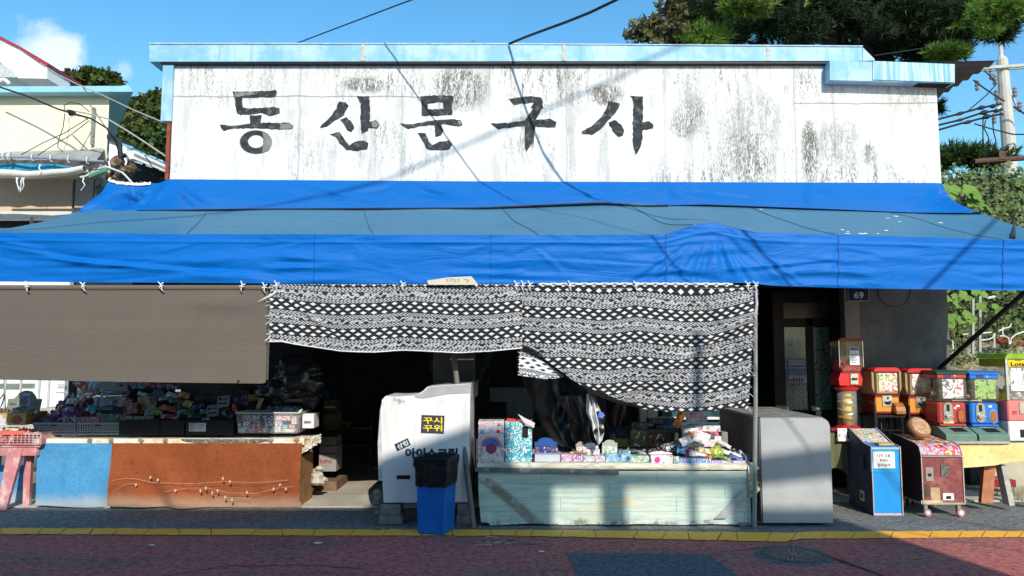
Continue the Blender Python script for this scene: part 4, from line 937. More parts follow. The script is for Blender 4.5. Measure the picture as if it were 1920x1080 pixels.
# ------------------------------------------------------------------ capsule and gumball machines
RED = plain('red_plastic', (.62, .02, .025), .35, 0, .12, 6, .05, .5); DRED = plain('dark_red_plastic', (.25, .02, .025), .4, 0, .1)
ORA = plain('orange_yellow_plastic', (.72, .29, .03), .4, 0, .15, 6, .05, .5); BRNP = plain('amber_brown_plastic', (.36, .13, .03), .3, 0, .3, 9, .05, .5)
BLUP = plain('blue_plastic', (.02, .17, .60), .35, 0, .1, 6, .05, .5); GRNP = plain('grey_green_plastic', (.13, .22, .17), .5, 0, .15, 7); DGRN = plain('dark_green_plastic', (.03, .07, .055), .45)
BRICKR = plain('brick_red_plastic', (.42, .06, .05), .4, 0, .12, 8); PNK = plain('faded_pink_plastic', (.70, .20, .19), .5, 0, .12, 5)
LIME = plain('lime_green_plastic', (.22, .50, .03), .4); YELP = plain('yellow_plastic', (.80, .55, .02), .4, 0, .06)
AMB = m_glass('yellowed_plastic', (.60, .42, .18), .62, .2); CLR = m_glass('clear_plastic', (.62, .60, .50), .17, .08); CLR2 = m_glass('clear_acrylic', (.75, .75, .68), .22, .1)
def capsules(x0, x1, y0, y1, z0, z1, r, cols, n, seed, Tn, nm='capsules', parent=None):
    random.seed(seed); mbs = [MB() for _ in cols]
    for k in range(n):
        p = (random.uniform(x0 + r, x1 - r), random.uniform(y0 + r, y1 - r), random.uniform(z0 + r, z1 - r)); b = random.choice(mbs)
        b.lathe([(r * math.sin(t), -r * math.cos(t)) for t in (.15, .7, 1.2, 1.57, 1.95, 2.45, 3.0)], c=p, seg=9)
    out = MB()
    for i, b in enumerate(mbs): out.cm = i; out.add(b.v, b.f)
    return Tn.part(nm, out, cols, parent, smooth=True, kind='stuff')
def v_machine(name_lab, u0, v0, Yf, cardcols, grp):
    """squat bulk vending machine: lid, flared glass box, body, coin plate, chute"""
    c = P(u0 + 22, v0, Yf); w, dp = .25, .30; z0 = c.z; t = T('vending_machine', name_lab, 'vending machine', (c.x, Yf + .15, z0), group=grp)
    x0, x1 = c.x - w / 2, c.x + w / 2
    mb = MB(); mb.box(x0 + .0, Yf, z0, x1 - .0, Yf + dp, z0 + .185, bev=.012); t.part('body', mb, ORA)
    mb = MB(); mb.box(x0 - .003, Yf - .003, z0 + .165, x1 + .003, Yf + dp, z0 + .192); mb.box(x0 - .003, Yf - .003, z0 - .002, x1 + .003, Yf + dp, z0 + .02)
    mb.box(x0 - .003, Yf + .01, z0 + .0205, x0 - .0008, Yf + dp, z0 + .164); t.part('trim', mb, DRED)
    mb = MB(); mb.box(c.x - .055, Yf - .010, z0 + .07, c.x + .045, Yf - .001, z0 + .185); cp = t.part('coin_plate', mb, CHROME)
    mb = MB(); mb.tube([(c.x - .03, Yf - .018, z0 + .115), (c.x, Yf - .03, z0 + .105), (c.x + .03, Yf - .018, z0 + .125)], [.010, .016, .008], 8); mb.box(c.x - .008, Yf - .016, z0 + .145, c.x + .008, Yf - .011, z0 + .172); t.part('knob', mb, BLACK, cp)
    mb = MB(); pr_ = [(Yf, z0 + .0), (Yf - .085, z0 + .0), (Yf - .085, z0 + .03), (Yf - .07, z0 + .07), (Yf - .04, z0 + .10), (Yf, z0 + .115)]; mb.prism(pr_, c.x + .05, c.x + .145, 'x'); t.part('chute', mb, BRNP)
    g0, g1 = z0 + .195, z0 + .435; mb = MB(); f = .03
    mb.add([(x0 + .0, Yf, g0), (x1, Yf, g0), (x1, Yf + dp, g0), (x0, Yf + dp, g0), (x0 - f, Yf, g0 + .07), (x1 + f, Yf, g0 + .07), (x1 + f, Yf + dp, g0 + .07), (x0 - f, Yf + dp, g0 + .07), (x0 - f, Yf, g1), (x1 + f, Yf, g1), (x1 + f, Yf + dp, g1), (x0 - f, Yf + dp, g1)],
           [[0, 1, 5, 4], [1, 2, 6, 5], [2, 3, 7, 6], [3, 0, 4, 7], [4, 5, 9, 8], [5, 6, 10, 9], [6, 7, 11, 10], [7, 4, 8, 11]]); t.part('glass_box', mb, AMB)
    mb = MB()
    for (a, b) in ((x0 - .004, x0 + .014), (x1 - .014, x1 + .004)): mb.box(a, Yf - .012, g0, b, Yf - .001, g1)
    mb.box(x0 + .015, Yf - .012, g0, x1 - .015, Yf - .001, g0 + .012); mb.box(x0 + .015, Yf - .012, g1 - .012, x1 - .015, Yf - .001, g1); t.part('front_frame', mb, DSTEEL)
    mb = MB(); mb.box(x0 + .04, Yf - .004, g0 + .03, x1 - .012, Yf - .0015, g1 - .015); t.part('picture_card', mb, cardcols)
    mb = MB(); mb.prism([(x0 - .015, g1), (x1 + .015, g1), (x1 + .01, g1 + .022), (x1 - .02, g1 + .042), (x0 + .02, g1 + .042), (x0 - .01, g1 + .022)], Yf - .02, Yf + dp + .02); t.part('lid', mb, RED)
    capsules(x0, x1, Yf + .02, Yf + dp, g0, g0 + .13, .02, [plain('sweet_mix', (.6, .25, .05), .5), plain('sweet_mix_pale', (.7, .6, .4), .5)], 60, int(u0), t, 'sweets'); return t
v_machine('orange yellow vending machine with fruit sweets card, on the left black stool', 1643, 775, 7.9, prn((.85, .84, .80), (.75, .12, .06), (.15, .42, .10), (.9, .5, .3), 22), 'orange yellow vending machines on black stools')
v_machine('orange yellow vending machine with brown animal card, on the right black stool', 1706, 777, 7.9, prn((.85, .80, .68), (.62, .34, .12), (.35, .18, .10), (.9, .85, .8), 20), 'orange yellow vending machines on black stools')
def stool(lab, u0, u1, v, Y):
    a, b = P(u0, v, Y), P(u1, v, Y); t = T('bar_stool', lab, 'stool', ((a.x + b.x) / 2, Y + .15, 0), group='black metal stools under the vending machines')
    mb = MB(); mb.box(a.x, Y - .04, a.z - .03, b.x, Y + .32, a.z - .003); t.part('seat', mb, BLACK)
    for x in (a.x + .03, b.x - .03):
        for y in (Y - .02, Y + .30): mb = MB(); mb.tube([(x, y, a.z - .03), (x + (.02 if x > (a.x + b.x) / 2 else -.02), y, 0)], .013, 8); t.part('leg', mb, BLACK)
    mb = MB()
    for z in (.30, .55, .75): mb.tube([(a.x + .02, Y - .02, z), (b.x - .02, Y - .02, z)], .009, 6); mb.tube([(a.x + .02, Y - .02, z - .04), (a.x + .02, Y + .3, z - .04)], .009, 6)
    t.part('rungs', mb, BLACK); mb = MB()
    zt_ = a.z + .13; mb.tube([(a.x - .09, Y + .2, a.z - .20), (a.x - .09, Y + .2, zt_ - .03), (a.x - .08, Y + .18, zt_), (a.x - .02, Y + .0, zt_), (a.x + .0, Y - .05, zt_ - .03), (a.x + .0, Y - .06, a.z - .15)], .013, 8); t.part('armrest', mb, BLACK)
stool('black metal bar stool under the fruit card vending machine', 1636, 1694, 777, 7.9); stool('black metal bar stool under the animal card vending machine', 1700, 1760, 779, 7.9)
def gasha(lab, u0, v0, Yf, body, lidm, card, grp, seed):
    a = P(u0, v0, Yf); w, dp = .285, .34; x0, x1 = a.x, a.x + w; z0 = a.z; t = T('capsule_machine', lab, 'capsule machine', (x0 + w / 2, Yf + .1, z0), group=grp)
    # sloping foot with its square hole
    mb = MB(); mb.prism([(Yf - .13, z0), (Yf + dp, z0), (Yf + dp, z0 + .14), (Yf + .03, z0 + .14), (Yf - .12, z0 + .075), (Yf - .13, z0 + .06)], x0 - .006, x1 + .012, 'x'); ft = t.part('foot', mb, GRNP)
    mb = MB(); k = lambda s: (Yf + .03 - .15 * s, z0 + .14 - .065 * s)
    p1, p2 = k(.18), k(.72); e = .0025
    mb.add([(x0 + .09, p1[0], p1[1] + e), (x1 - .06, p1[0], p1[1] + e), (x1 - .035, p2[0], p2[1] + e), (x0 + .11, p2[0], p2[1] + e)], [[0, 3, 2, 1]]); t.part('tray_hole', mb, BLACK, ft)
    mb = MB(); p0 = k(.16); mb.box(x0 + .085, p0[0] - .004, p0[1], x1 - .055, p0[0] + .004, p0[1] + .006); t.part('tray_lip', mb, plain('pale_edge', (.4, .45, .42), .5), ft)
    zb = z0 + .145; mb = MB(); mb.box(x0 + .01, Yf - .012 + .01, zb, x1 - .01, Yf + dp, zb + .02); mb.box(x0, Yf, zb + .021, x1, Yf + dp, zb + .235, bev=.018); t.part('body', mb, body)
    mb = MB(); pts = [(.0, -.055)] ; cx = x0 + .095; cz = zb + .14
    sh = [(cx + .046 * math.sin(q), cz + .05 + .046 * math.cos(q)) for q in [R(90 - i * 30) for i in range(7)]] + [(cx + .046 * math.sin(q), cz - .055 + .046 * math.cos(q)) for q in [R(270 - i * 30) for i in range(7)]]
    mb.prism(ccw(sh), Yf - .010, Yf - .001); cp = t.part('coin_plate', mb, plain('grey_steel_plate', (.42, .43, .40), .35, .7, .2))
    mb = MB(); mb.lathe([(.034, 0), (.034, .01), (.03, .014), (.001, .014)], seg=16, M=Matrix.Translation((cx, Yf - .010, cz - .04)) @ Matrix.Rotation(R(90), 4, 'X')); mb.box(cx - .034, Yf - .045, cz - .047, cx + .034, Yf - .02, cz - .033); t.part('knob', mb, CHROME, cp)
    mb = MB(); mb.box(cx - .014, Yf - .014, cz + .01, cx + .014, Yf - .0105, cz + .075); t.part('coin_slot', mb, BLACK, cp)
    mb = MB(); cx = x1 - .062; sh = [(cx + .04 * math.cos(q), zb + .10 + .05 * math.sin(q) + (.02 if math.sin(q) > 0 else -.02)) for q in [i * math.pi / 10 for i in range(20)]]
    mb.prism(ccw(sh), Yf - .006, Yf - .001); op = t.part('outlet', mb, DRED if body != BLUP else plain('pale_blue_ring', (.2, .35, .65), .4))
    mb = MB(); sh = [(cx + .03 * math.cos(q), zb + .10 + .042 * math.sin(q) + (.018 if math.sin(q) > 0 else -.018)) for q in [i * math.pi / 10 for i in range(20)]]; mb.prism(ccw(sh), Yf - .012, Yf - .0065); t.part('outlet_flap', mb, BRNP, op)
    mb = MB(); mb.box(x1 - .105, Yf - .004, zb + .19, x1 - .07, Yf - .001, zb + .21); mb.box(x0 + .16, Yf - .004, zb + .17, x0 + .18, Yf - .001, zb + .19) if body != BLUP else None; t.part('price_sticker', mb, WHITEP)
    if body != BLUP: mb = MB(); mb.box(x0 + .045, Yf - .004, zb + .025, x0 + .15, Yf - .001, zb + .052); t.part('yellow_sticker', mb, plain('faded_yellow', (.65, .55, .2), .6))
    # bulging window
    g0, g1 = zb + .245, zb + .475
    def win(a, b):
        t_ = lerp(-1, 1, a); yb = Yf + .0 - .045 * (1 - t_ ** 6) * math.sin(min(1, b * 3.2, (1 - b) * 3.2) * math.pi / 2); return Vector((lerp(x0 - .012, x1 + .014, a), yb + (.06 if abs(t_) > .97 else 0), lerp(g0, g1, b)))
    mb = MB(); mb.grid(24, 16, win); mb.grid(2, 16, lambda a, b: Vector((x0 - .012 - .02 * math.sin(b * math.pi), lerp(Yf + .06, Yf + dp, a), lerp(g0, g1, b)))); mb.grid(2, 16, lambda a, b: Vector((x1 + .014 + .018 * math.sin(b * math.pi), lerp(Yf + .06, Yf + dp, a), lerp(g0, g1, b))))
    t.part('window', mb, CLR, smooth=True)
    mb = MB(); mb.box(x0 + .055, Yf + .000, g0 + .03, x1 - .02, Yf + .003, g1 - .005); t.part('picture_card', mb, card)
    mb = MB(); mb.box(x0, Yf + dp - .01, g0, x1, Yf + dp, g1); t.part('back', mb, DARK)
    capsules(x0 + .01, x1 - .01, Yf + .01, Yf + dp - .02, g0, g0 + .14, .026, [plain('cap_clear', (.55, .53, .48), .2), plain('cap_amber', (.45, .28, .1), .3), plain('cap_grey', (.22, .22, .2), .3)], 44, seed, t)
    zt_ = g1; mb = MB(); mb.box(x0 - .005, Yf - .02, zt_, x1 + .005, Yf + dp, zt_ + .045, bev=.008); lw = t.part('header', mb, body)
    mb = MB(); mb.box(x0 + .06, Yf - .0235, zt_ + .012, x0 + .135, Yf - .0205, zt_ + .038); t.part('name_strip', mb, plain('dull_dark_strip', (.05, .06, .14), .4), lw)
    mb = MB(); mb.lathe([(.010, 0), (.010, .004), (.001, .005)], seg=10, M=Matrix.Translation((x0 + .17, Yf - .0205, zt_ + .024)) @ Matrix.Rotation(R(90), 4, 'X')); t.part('lock', mb, CHROME, lw)
    mb = MB(); mb.prism([(Yf - .03, zt_ + .046), (Yf + dp + .01, zt_ + .046), (Yf + dp + .01, zt_ + .08), (Yf + .02, zt_ + .08), (Yf - .03, zt_ + .062)], x0 - .012, x1 + .012, 'x'); t.part('lid', mb, lidm); return t
gasha('brick red capsule machine with dark green lid, between the vending machines and the blue one', 1762, 826, 7.62, BRICKR, DGRN, prn((.85, .85, .85), (.62, .10, .10), (.08, .08, .12), (.85, .85, .85), 15), 'capsule machines on the yellow covered table', 3)
gasha('bright blue capsule machine with a green picture card in its window', 1823, 827, 7.62, BLUP, BLUP, prn((.30, .55, .08), (.75, .70, .45), (.10, .14, .05), (.35, .6, .1), 13), 'capsule machines on the yellow covered table', 5)
# pink, yellow and green prize machine cut by the right edge
Yf = 7.55; a = P(1893, 828, Yf); x0, x1, z0 = a.x, a.x + .36, a.z; t = T('capsule_machine', 'tall pink, yellow and lime green capsule machine at the right edge of the photo', 'capsule machine', (x0 + .18, Yf + .2, z0)); dp = .42
mb = MB(); mb.box(x0, Yf, z0 + .004, x1, Yf + dp, z0 + .20, bev=.01); t.part('base', mb, WHITE)
mb = MB(); mb.box(x0 + .11, Yf - .004, z0 + .04, x0 + .25, Yf - .001, z0 + .12, bev=.001); t.part('outlet', mb, BLACK)
mb = MB(); mb.box(x0, Yf, z0 + .203, x1, Yf + dp, z0 + .405, bev=.012); t.part('body', mb, PNK)
mb = MB(); mb.box(x0 + .115, Yf - .008, z0 + .27, x0 + .2, Yf - .001, z0 + .39); t.part('coin_plate', mb, CHROME)
mb = MB(); [mb.box(x0 + .04, Yf - .003, z0 + .27 + k * .013, x0 + .088, Yf - .001, z0 + .276 + k * .013) for k in range(3)]; t.part('small_print', mb, DRED)
mb = MB(); mb.box(x0 + .01, Yf + .01, z0 + .41, x1 - .01, Yf + dp - .01, z0 + .74); t.part('window', mb, CLR2)
mb = MB(); mb.box(x0 + .05, Yf + .004, z0 + .50, x1 - .05, Yf + .007, z0 + .73); t.part('picture_card', mb, prn((.84, .83, .80), (.5, .5, .5), (.3, .28, .26), (.84, .84, .8), 14))
mb = MB(); mb.box(x0 - .004, Yf - .006, z0 + .405, x0 + .024, Yf + .02, z0 + .825); t.part('corner_post', mb, CHROME)
mb = MB(); mb.box(x0 + .0245, Yf - .008, z0 + .742, x1, Yf + .01, z0 + .822); hd = t.part('header', mb, YELP); t.part('side_header', MB().box(x0 - .002, Yf + .021, z0 + .742, x0 + .01, Yf + dp, z0 + .822), YELP); t.part('side_band', MB().box(x0 - .002, Yf + .021, z0 + .41, x0 + .01, Yf + .2, z0 + .48), YELP)
text('words', 'Lotsbank', BLACK, hd, t.inv, x0 + .20, z0 + .768, .30, .042, Yf - .0085, bold=.03); text('words', 'www.', DRED, hd, t.inv, x0 + .13, z0 + .806, .07, .014, Yf - .0085)
mb = MB(); mb.prism([(x0 - .02, z0 + .825), (x1 + .02, z0 + .825), (x1, z0 + .872), (x0 + .01, z0 + .872)], Yf - .03, Yf + dp + .02); t.part('lid', mb, LIME)
capsules(x0 + .02, x1 - .02, Yf + .02, Yf + dp, z0 + .41, z0 + .56, .03, [plain('cap_smoke', (.25, .24, .2), .2), plain('cap_white', (.6, .6, .55), .3)], 50, 31, t)
# gumball machine with spiral tube
Yf = 7.85; c = P(1590.5, 800, Yf + .12); z = lambda v: P(1, v, Yf + .1).z
t = T('gumball_machine', 'tall red gumball machine with a yellow spiral slide in a clear tube', 'gumball machine', (c.x, Yf + .12, z(803))); cx, cy = c.x - .005, Yf + .12
mb = MB(); mb.lathe([(.13, z(806)), (.13, z(801)), (.10, z(797)), (.001, z(797))], c=(cx, cy, 0), seg=8); t.part('base', mb, RED)
mb = MB(); mb.lathe([(.098, z(797)), (.098, z(731))], c=(cx, cy, 0), seg=24); t.part('tube', mb, CLR2, smooth=True)
mb = MB(); h0, h1 = z(797), z(732); mb.lathe([(.045, h0), (.045, h1)], c=(cx, cy, 0), seg=16)
def spi(a, b): th = a * 2 * math.pi * 4.2; r = lerp(.04, .09, b); return Vector((cx + r * math.cos(th), cy + r * math.sin(th), lerp(h1 - .01, h0 + .02, a) + b * .012))
mb.grid(140, 3, spi); t.part('spiral', mb, YELP, smooth=True)
for k in (.34, .67): t.part('tube_ring', MB().tube([(cx + .099 * math.cos(q), cy + .099 * math.sin(q), lerp(h0, h1, k)) for q in [i * .3 for i in range(22)]], .003, 4), CHROME)
mb = MB(); mb.lathe([(.115, z(731)), (.125, z(726)), (.10, z(724)), (.001, z(724))], c=(cx, cy, 0), seg=24); t.part('flange', mb, RED)
mb = MB(); mb.prism([(cx - .115, z(722)), (cx + .115, z(722)), (cx + .125, z(710)), (cx + .10, z(698)), (cx - .10, z(698)), (cx - .125, z(710))], cy - .11, cy + .11); t.part('body', mb, RED)
mb = MB(); mb.box(cx - .02 + .015, cy - .122, z(720), cx + .075, cy - .111, z(700)); cp = t.part('coin_plate', mb, CHROME); mb = MB(); mb.box(cx + .01, cy - .14, z(712), cx + .06, cy - .123, z(708)); t.part('knob', mb, BLACK, cp)
mb = MB(); mb.prism([(cx - .09, z(697)), (cx + .09, z(697)), (cx + .12, z(686)), (cx + .124, z(639)), (cx - .124, z(639)), (cx - .12, z(686))], cy - .14, cy + .08); t.part('globe', mb, m_glass('smoky_acrylic', (.30, .27, .24), .22, .1))
capsules(cx - .115, cx + .115, cy - .135, cy + .075, z(697), z(674), .016, [plain('red_gum', (.70, .03, .05), .3, 0, .1), plain('red_gum_dark', (.5, .02, .03), .3)], 420, 5, t, 'gumballs')
mb = MB()
for sx in (-1, 1): t.part('edge_strip', MB().box(cx + sx * .124 - .003, cy - .146, z(688), cx + sx * .124 + .003, cy - .134, z(639)), CHROME)
mb = MB(); mb.prism([(cx - .135, z(640)), (cx + .135, z(640)), (cx + .13, z(637)), (cx + .09, z(634)), (cx - .09, z(634)), (cx - .13, z(637))], cy - .15, cy + .09); t.part('lid', mb, DRED)
mb = MB(); mb.box(P(1591, 667, Yf).x, cy - .146, z(684), P(1609, 667, Yf).x, cy - .142, z(651)); pp_ = t.part('price_note', mb, WHITEP)
mb = MB(); mb.box(P(1592, 667, Yf).x, cy - .148, z(657), P(1608, 667, Yf).x, cy - .1465, z(652))
for k in range(6): mb.box(P(1593.5, 667, Yf).x, cy - .148, z(664 + 3 * k + .6), P(1606 - (k % 3) * 2, 667, Yf).x, cy - .1465, z(664 + 3 * k - .4))
t.part('note_printing', mb, plain('blue_grey_ink', (.12, .16, .3), .7), pp_)
# little table the gumball machine stands on
y = 7.9; t = T('side_table', 'small table under the gumball machine draped in an olive cloth', 'table', (P(1590, 1, y).x, 8.1, 0)); zt2 = P(1, 806, 7.95).z
mb = MB(); mb.box(P(1545, 1, y).x, 7.86, zt2 - .03, P(1640, 1, y).x, 8.25, zt2 - .002); t.part('top', mb, WOOD)
mb = MB(); mb.grid(30, 20, lambda a, b: Vector((lerp(P(1550, 1, y).x, P(1600, 1, y).x, a), 7.85 + .02 * math.sin(a * 12) * b, lerp(zt2 - .02, .34 + .03 * math.sin(a * 7), b)))); t.part('cloth', mb, plain('olive_cloth', (.15, .15, .08), .9, 0, .2, 5), smooth=True)
for x in (1550, 1635): mb = MB(); xx = P(x, 1, y).x; mb.box(xx - .02, 7.9, 0, xx + .02, 7.94, zt2 - .03); t.part('leg', mb, WOODR)
mb = MB(); a, b = P(1571, 822, 7.8), P(1588, 803, 7.8); mb.box(a.x, 7.80, a.z, b.x, 7.803, b.z); mb.box(a.x, 7.79, a.z - .03, b.x + .03, 7.84, a.z - .001)
t = T('price_sign', 'small white card with red writing in front of the gumball machine', 'sign', (a.x, 7.8, a.z - .03)); t.part('card', mb, WHITEP)
mb = MB()
for (dx, dz, w_) in ((.006, .012, .022), (.006, .024, .018), (.008, .036, .022), (.062, .014, .016), (.062, .03, .014), (.014, .08, .016), (.058, .078, .02)): mb.box(a.x + dx, 7.7975, a.z + dz, a.x + dx + w_, 7.7995, a.z + dz + .007)
t.part('red_printing', mb, RED)
mb = MB(); mb.box(P(1556, 1, 7.85).x, 7.82, zt2 - .02 + .02, P(1572, 1, 7.85).x, 7.95, zt2 + .03); mb.tube([P(1590, 800, 7.82), P(1603, 797, 7.83), P(1612, 800, 7.85), P(1604, 804, 7.83)], .004, 5); one('red_tray', mb, DRED, 'dark red tray and wire beside the foot of the gumball machine', 'tray')
# ------------------------------------------------------------------ yellow covered table
y = 7.47; zt3 = P(1, 831, y).z; xa, xb = P(1766, 1, y).x, P(2010, 1, y).x
t = T('trestle_table', 'table with a yellow cloth on timber legs carrying the capsule machines', 'table', ((xa + xb) / 2, 7.7, 0))
mb = MB(); mb.box(xa, y + .01, zt3 - .035, xb, 8.05, zt3 - .003); t.part('top', mb, WOODG)
YC_ = [(1760, 878), (1800, 877), (1845, 874), (1870, 871), (1900, 866), (1920, 864), (2010, 866)]
def ycl(a, b):
    u = lerp(1766, 2010, a); v = lerp(830.5, tab(YC_, u), b); p = P(u, v, y - .005); d = (u - 1890 + (v - 840) * .8) / 9.; p.y += -.02 * math.exp(-d * d) + .02 * nz3(p.x * 3, p.z * 4) * b; return p
mb = MB(); mb.grid(70, 16, ycl); t.part('yellow_cloth', mb, m_cloth('pale_yellow_cloth', (.74, .56, .22), (.80, .64, .30), (.7, .55, .25), 22), smooth=True)
def beam(T_, q, y0, y1, mat, nm='leg'): mb = MB(); mb.prism(ccw([(k.x, k.z) for k in q]), y0, y1); return T_.part(nm, mb, mat)
y2 = 7.55; beam(t, [P(1846, 872, y2), P(1867, 872, y2), P(1862, 944, y2), P(1840, 943, y2)], y2, y2 + .05, WOODR); beam(t, [P(1876, 872, y2), P(1886, 872, y2), P(1902, 947, y2), P(1892, 948, y2)], y2 - .01, y2 + .09, WOODG)
beam(t, [P(1948, 872, y2), P(1960, 872, y2), P(1960, 944, y2), P(1948, 944, y2)], y2, y2 + .05, WOODR)
mb = MB(); a, b = P(1778, 833, 7.42), P(1896, 828, 7.42); mb.box(a.x, 7.43, zt3 - .001, b.x, 7.62, zt3 + .018); one('plank', mb, WOODG, 'weathered plank lying under the red and blue capsule machines', 'plank')
# move the machines' feet onto it: their base height equals the plank top
# ------------------------------------------------------------------ blue fortune cabinet
def cabinet(T_, side, x0, x1, body, M=None):
    mb = MB(); mb.prism(side, x0, x1, 'x'); return T_.part('body', mb, body)
Y0 = 7.33; x0, x1 = P(1630, 1, Y0).x, P(1686, 1, Y0).x; zf = P(1, 838, Y0).z; zb_ = P(1, 804, 7.8).z
t = T('arcade_cabinet', 'narrow bright blue wooden arcade cabinet with a white question card', 'arcade cabinet', ((x0 + x1) / 2, 7.55, 0))
def m_bluepaint(nm, a, b): m = Mat(nm, rough=.4, spec=.4); p = m.pos(); f = m.noise(p, 12, 6, .7); c = m.mix(m.noise(p, 3, 4).sm(.3, .7), a, b); c = m.mix(f.sm(.7, .76) * .7, c, (.4, .5, .55)); m.set('Base Color', c); return m.mat
side = [(Y0, .0), (Y0 + .5, .0), (Y0 + .5, zb_), (Y0 + .46, zb_ + .005), (Y0 + .14, zf + .012), (Y0 + .0, zf)]
mb = MB(); mb.prism(side, x0 + .012, x1 - .012, 'x'); t.part('body', mb, m_bluepaint('bright_blue_paint', (.01, .24, .62), (.015, .29, .70)))
for s_, xx in (('l', x0), ('r', x1 - .011)): mb = MB(); mb.prism([(q[0] - (.006 if q[0] < Y0 + .1 else 0), q[1] + (.006 if q[1] > .1 else 0)) for q in side], xx, xx + .011, 'x'); t.part('side_panel', mb, plain('shaded_side_navy', (.02, .035, .07), .6, 0, .3, 10))  # both sides get the dark tone of the shaded left side as colour
EDG = plain('chipped_pale_edge', (.60, .47, .42), .7, 0, .3, 40)
mb = MB()
for xx in (x0 + .003, x1 - .008): mb.tube([(xx + .003, Y0 - .009, .002), (xx + .003, Y0 - .009, zf + .004), (xx + .003, Y0 + .13, zf + .02), (xx + .003, Y0 + .46, zb_ + .012)], .0055, 6)
mb.box(x0 + .012, Y0 - .005, .0, x1 - .012, Y0 - .001, .02); mb.box(x0 + .012, Y0 - .005, zf - .02, x1 - .012, Y0 - .001, zf - .004); t.part('edging', mb, EDG)
PRT = prn((.75, .55, .35), (.10, .35, .12), (.08, .25, .5), (.8, .75, .6), 30); zz = lambda yy: zf + .012 + (yy - Y0 - .14) / .32 * (zb_ - zf - .007)
mb = MB(); mb.add([(x0 + .02, Y0 + .16, zz(Y0 + .16) + .004), (x1 - .02, Y0 + .16, zz(Y0 + .16) + .004), (x1 - .02, Y0 + .45, zz(Y0 + .45) + .004), (x0 + .02, Y0 + .45, zz(Y0 + .45) + .004)], [[0, 1, 2, 3]]); t.part('picture_top', mb, PRT)
mb = MB(); mb.box(x0 + .10, Y0 + .03, zf + .008, x1 - .04, Y0 + .13, zf + .03); t.part('coin_shelf', mb, plain('worn_yellow_wood', (.5, .36, .14), .6, 0, .3, 20))
mb = MB(); a, b = P(1638, 878, Y0 - .006), P(1677, 847, Y0 - .006); mb.box(a.x, Y0 - .008, a.z, b.x, Y0 - .004, b.z); cd = t.part('question_card', mb, WHITEP)
mb = MB(); mb.box(a.x - .025, Y0 - .0038, a.z - .04, b.x + .025, Y0 - .001, b.z + .03); t.part('card_backing', mb, plain('lighter_blue', (.02, .34, .66), .3))
cxx = (a.x + b.x) / 2
for i, s_ in enumerate(('나의 오늘', '파워는', '얼마일까?')): text('question', s_, BLACK, cd, t.inv, cxx, b.z - .035 - i * .046, (.125, .085, .135)[i], .034, Y0 - .0085, bold=.008)
mb = MB(); mb.box(x0 - .004, Y0 + .16, .10, x0 - .001, Y0 + .25, .2); t.part('vent_plate', mb, plain('pale_plate2', (.5, .45, .3), .5)); mb = MB(); mb.box(x0 - .008, Y0 + .18, .125, x0 - .005, Y0 + .23, .17); mb.box(x0 - .02, Y0 + .12, .42, x0 - .001, Y0 + .2, .55); t.part('side_fittings', mb, DSTEEL)
# wine red cabinet on castors
Y0 = 7.28; x0, x1 = P(1723, 1, Y0).x, P(1802, 1, Y0).x; zbt = P(1, 946, Y0).z; zf = P(1, 836, Y0).z; zb_ = P(1, 815, 7.83).z
t = T('arcade_cabinet', 'wide wine red wooden arcade cabinet on small castors with a picture top', 'arcade cabinet', ((x0 + x1) / 2, 7.5, 0))
side = [(Y0, zbt + .02), (Y0 + .55, zbt + .02), (Y0 + .55, zb_), (Y0 + .50, zb_ + .01), (Y0 + .10, zf + .01), (Y0 + .03, zf - .02), (Y0, zf - .09)]
MAR = plain('maroon_wood', (.24, .07, .07), .75, 0, .25, 30, .3, .2, (.35, .15, .13), 6, .6)
mb = MB(); mb.prism(side, x0 + .012, x1 - .012, 'x'); t.part('body', mb, MAR)
for xx in (x0, x1 - .011): mb = MB(); mb.prism([(q[0] - (.008 if q[0] < Y0 + .06 else 0), q[1] + (.008 if q[1] > .2 else 0)) for q in side], xx, xx + .011, 'x'); t.part('side_panel', mb, plain('brown_side', (.045, .028, .024), .7, 0, .3))
for xx in (x0 + .005, x1 - .006): mb = MB(); mb.tube([(xx, q[0] - .008, q[1]) for q in [(Y0 + .002, zbt + .02), (Y0 + .002, zf - .085), (Y0 + .03, zf - .012), (Y0 + .10, zf + .018), (Y0 + .5, zb_ + .018)]], .006, 6); t.part('edging', mb, EDG)
mb = MB(); mb.box(x0 - .005, Y0 - .01, zbt, x1 + .005, Y0 + .56, zbt + .019); t.part('plinth', mb, plain('worn_ply', (.45, .36, .24), .8, 0, .3, 15))
zz = lambda yy: zf + .01 + (yy - Y0 - .10) / .40 * (zb_ - zf); PR2 = prn((.65, .10, .08), (.08, .28, .55), (.7, .65, .55), (.75, .55, .1), 26)
mb = MB(); mb.add([(x0 + .013, Y0 + .11, zz(Y0 + .11) + .004), (x1 - .013, Y0 + .11, zz(Y0 + .11) + .004), (x1 - .013, Y0 + .49, zz(Y0 + .49) + .004), (x0 + .013, Y0 + .49, zz(Y0 + .49) + .004)], [[0, 1, 2, 3]]); t.part('picture_top', mb, PR2)
mb = MB(); mb.add([(x0 + .013, Y0 - .003, zf - .085), (x1 - .013, Y0 - .003, zf - .085), (x1 - .013, Y0 + .027, zf - .018), (x0 + .013, Y0 + .027, zf - .018), (x1 - .013, Y0 + .098, zf + .013), (x0 + .013, Y0 + .098, zf + .013)], [[0, 1, 2, 3], [3, 2, 4, 5]]); t.part('picture_band', mb, prn((.72, .05, .08), (.8, .62, .05), (.1, .45, .7), (.8, .3, .4), 16))
mb = MB(); mb.box(x0 + .012, Y0 - .014, zf - .105, x1 - .012, Y0 - .001, zf - .09); t.part('metal_strip', mb, STEEL)
Zc = lambda a, b: (1540 + a / 5.053, 770 + b / 5.053)
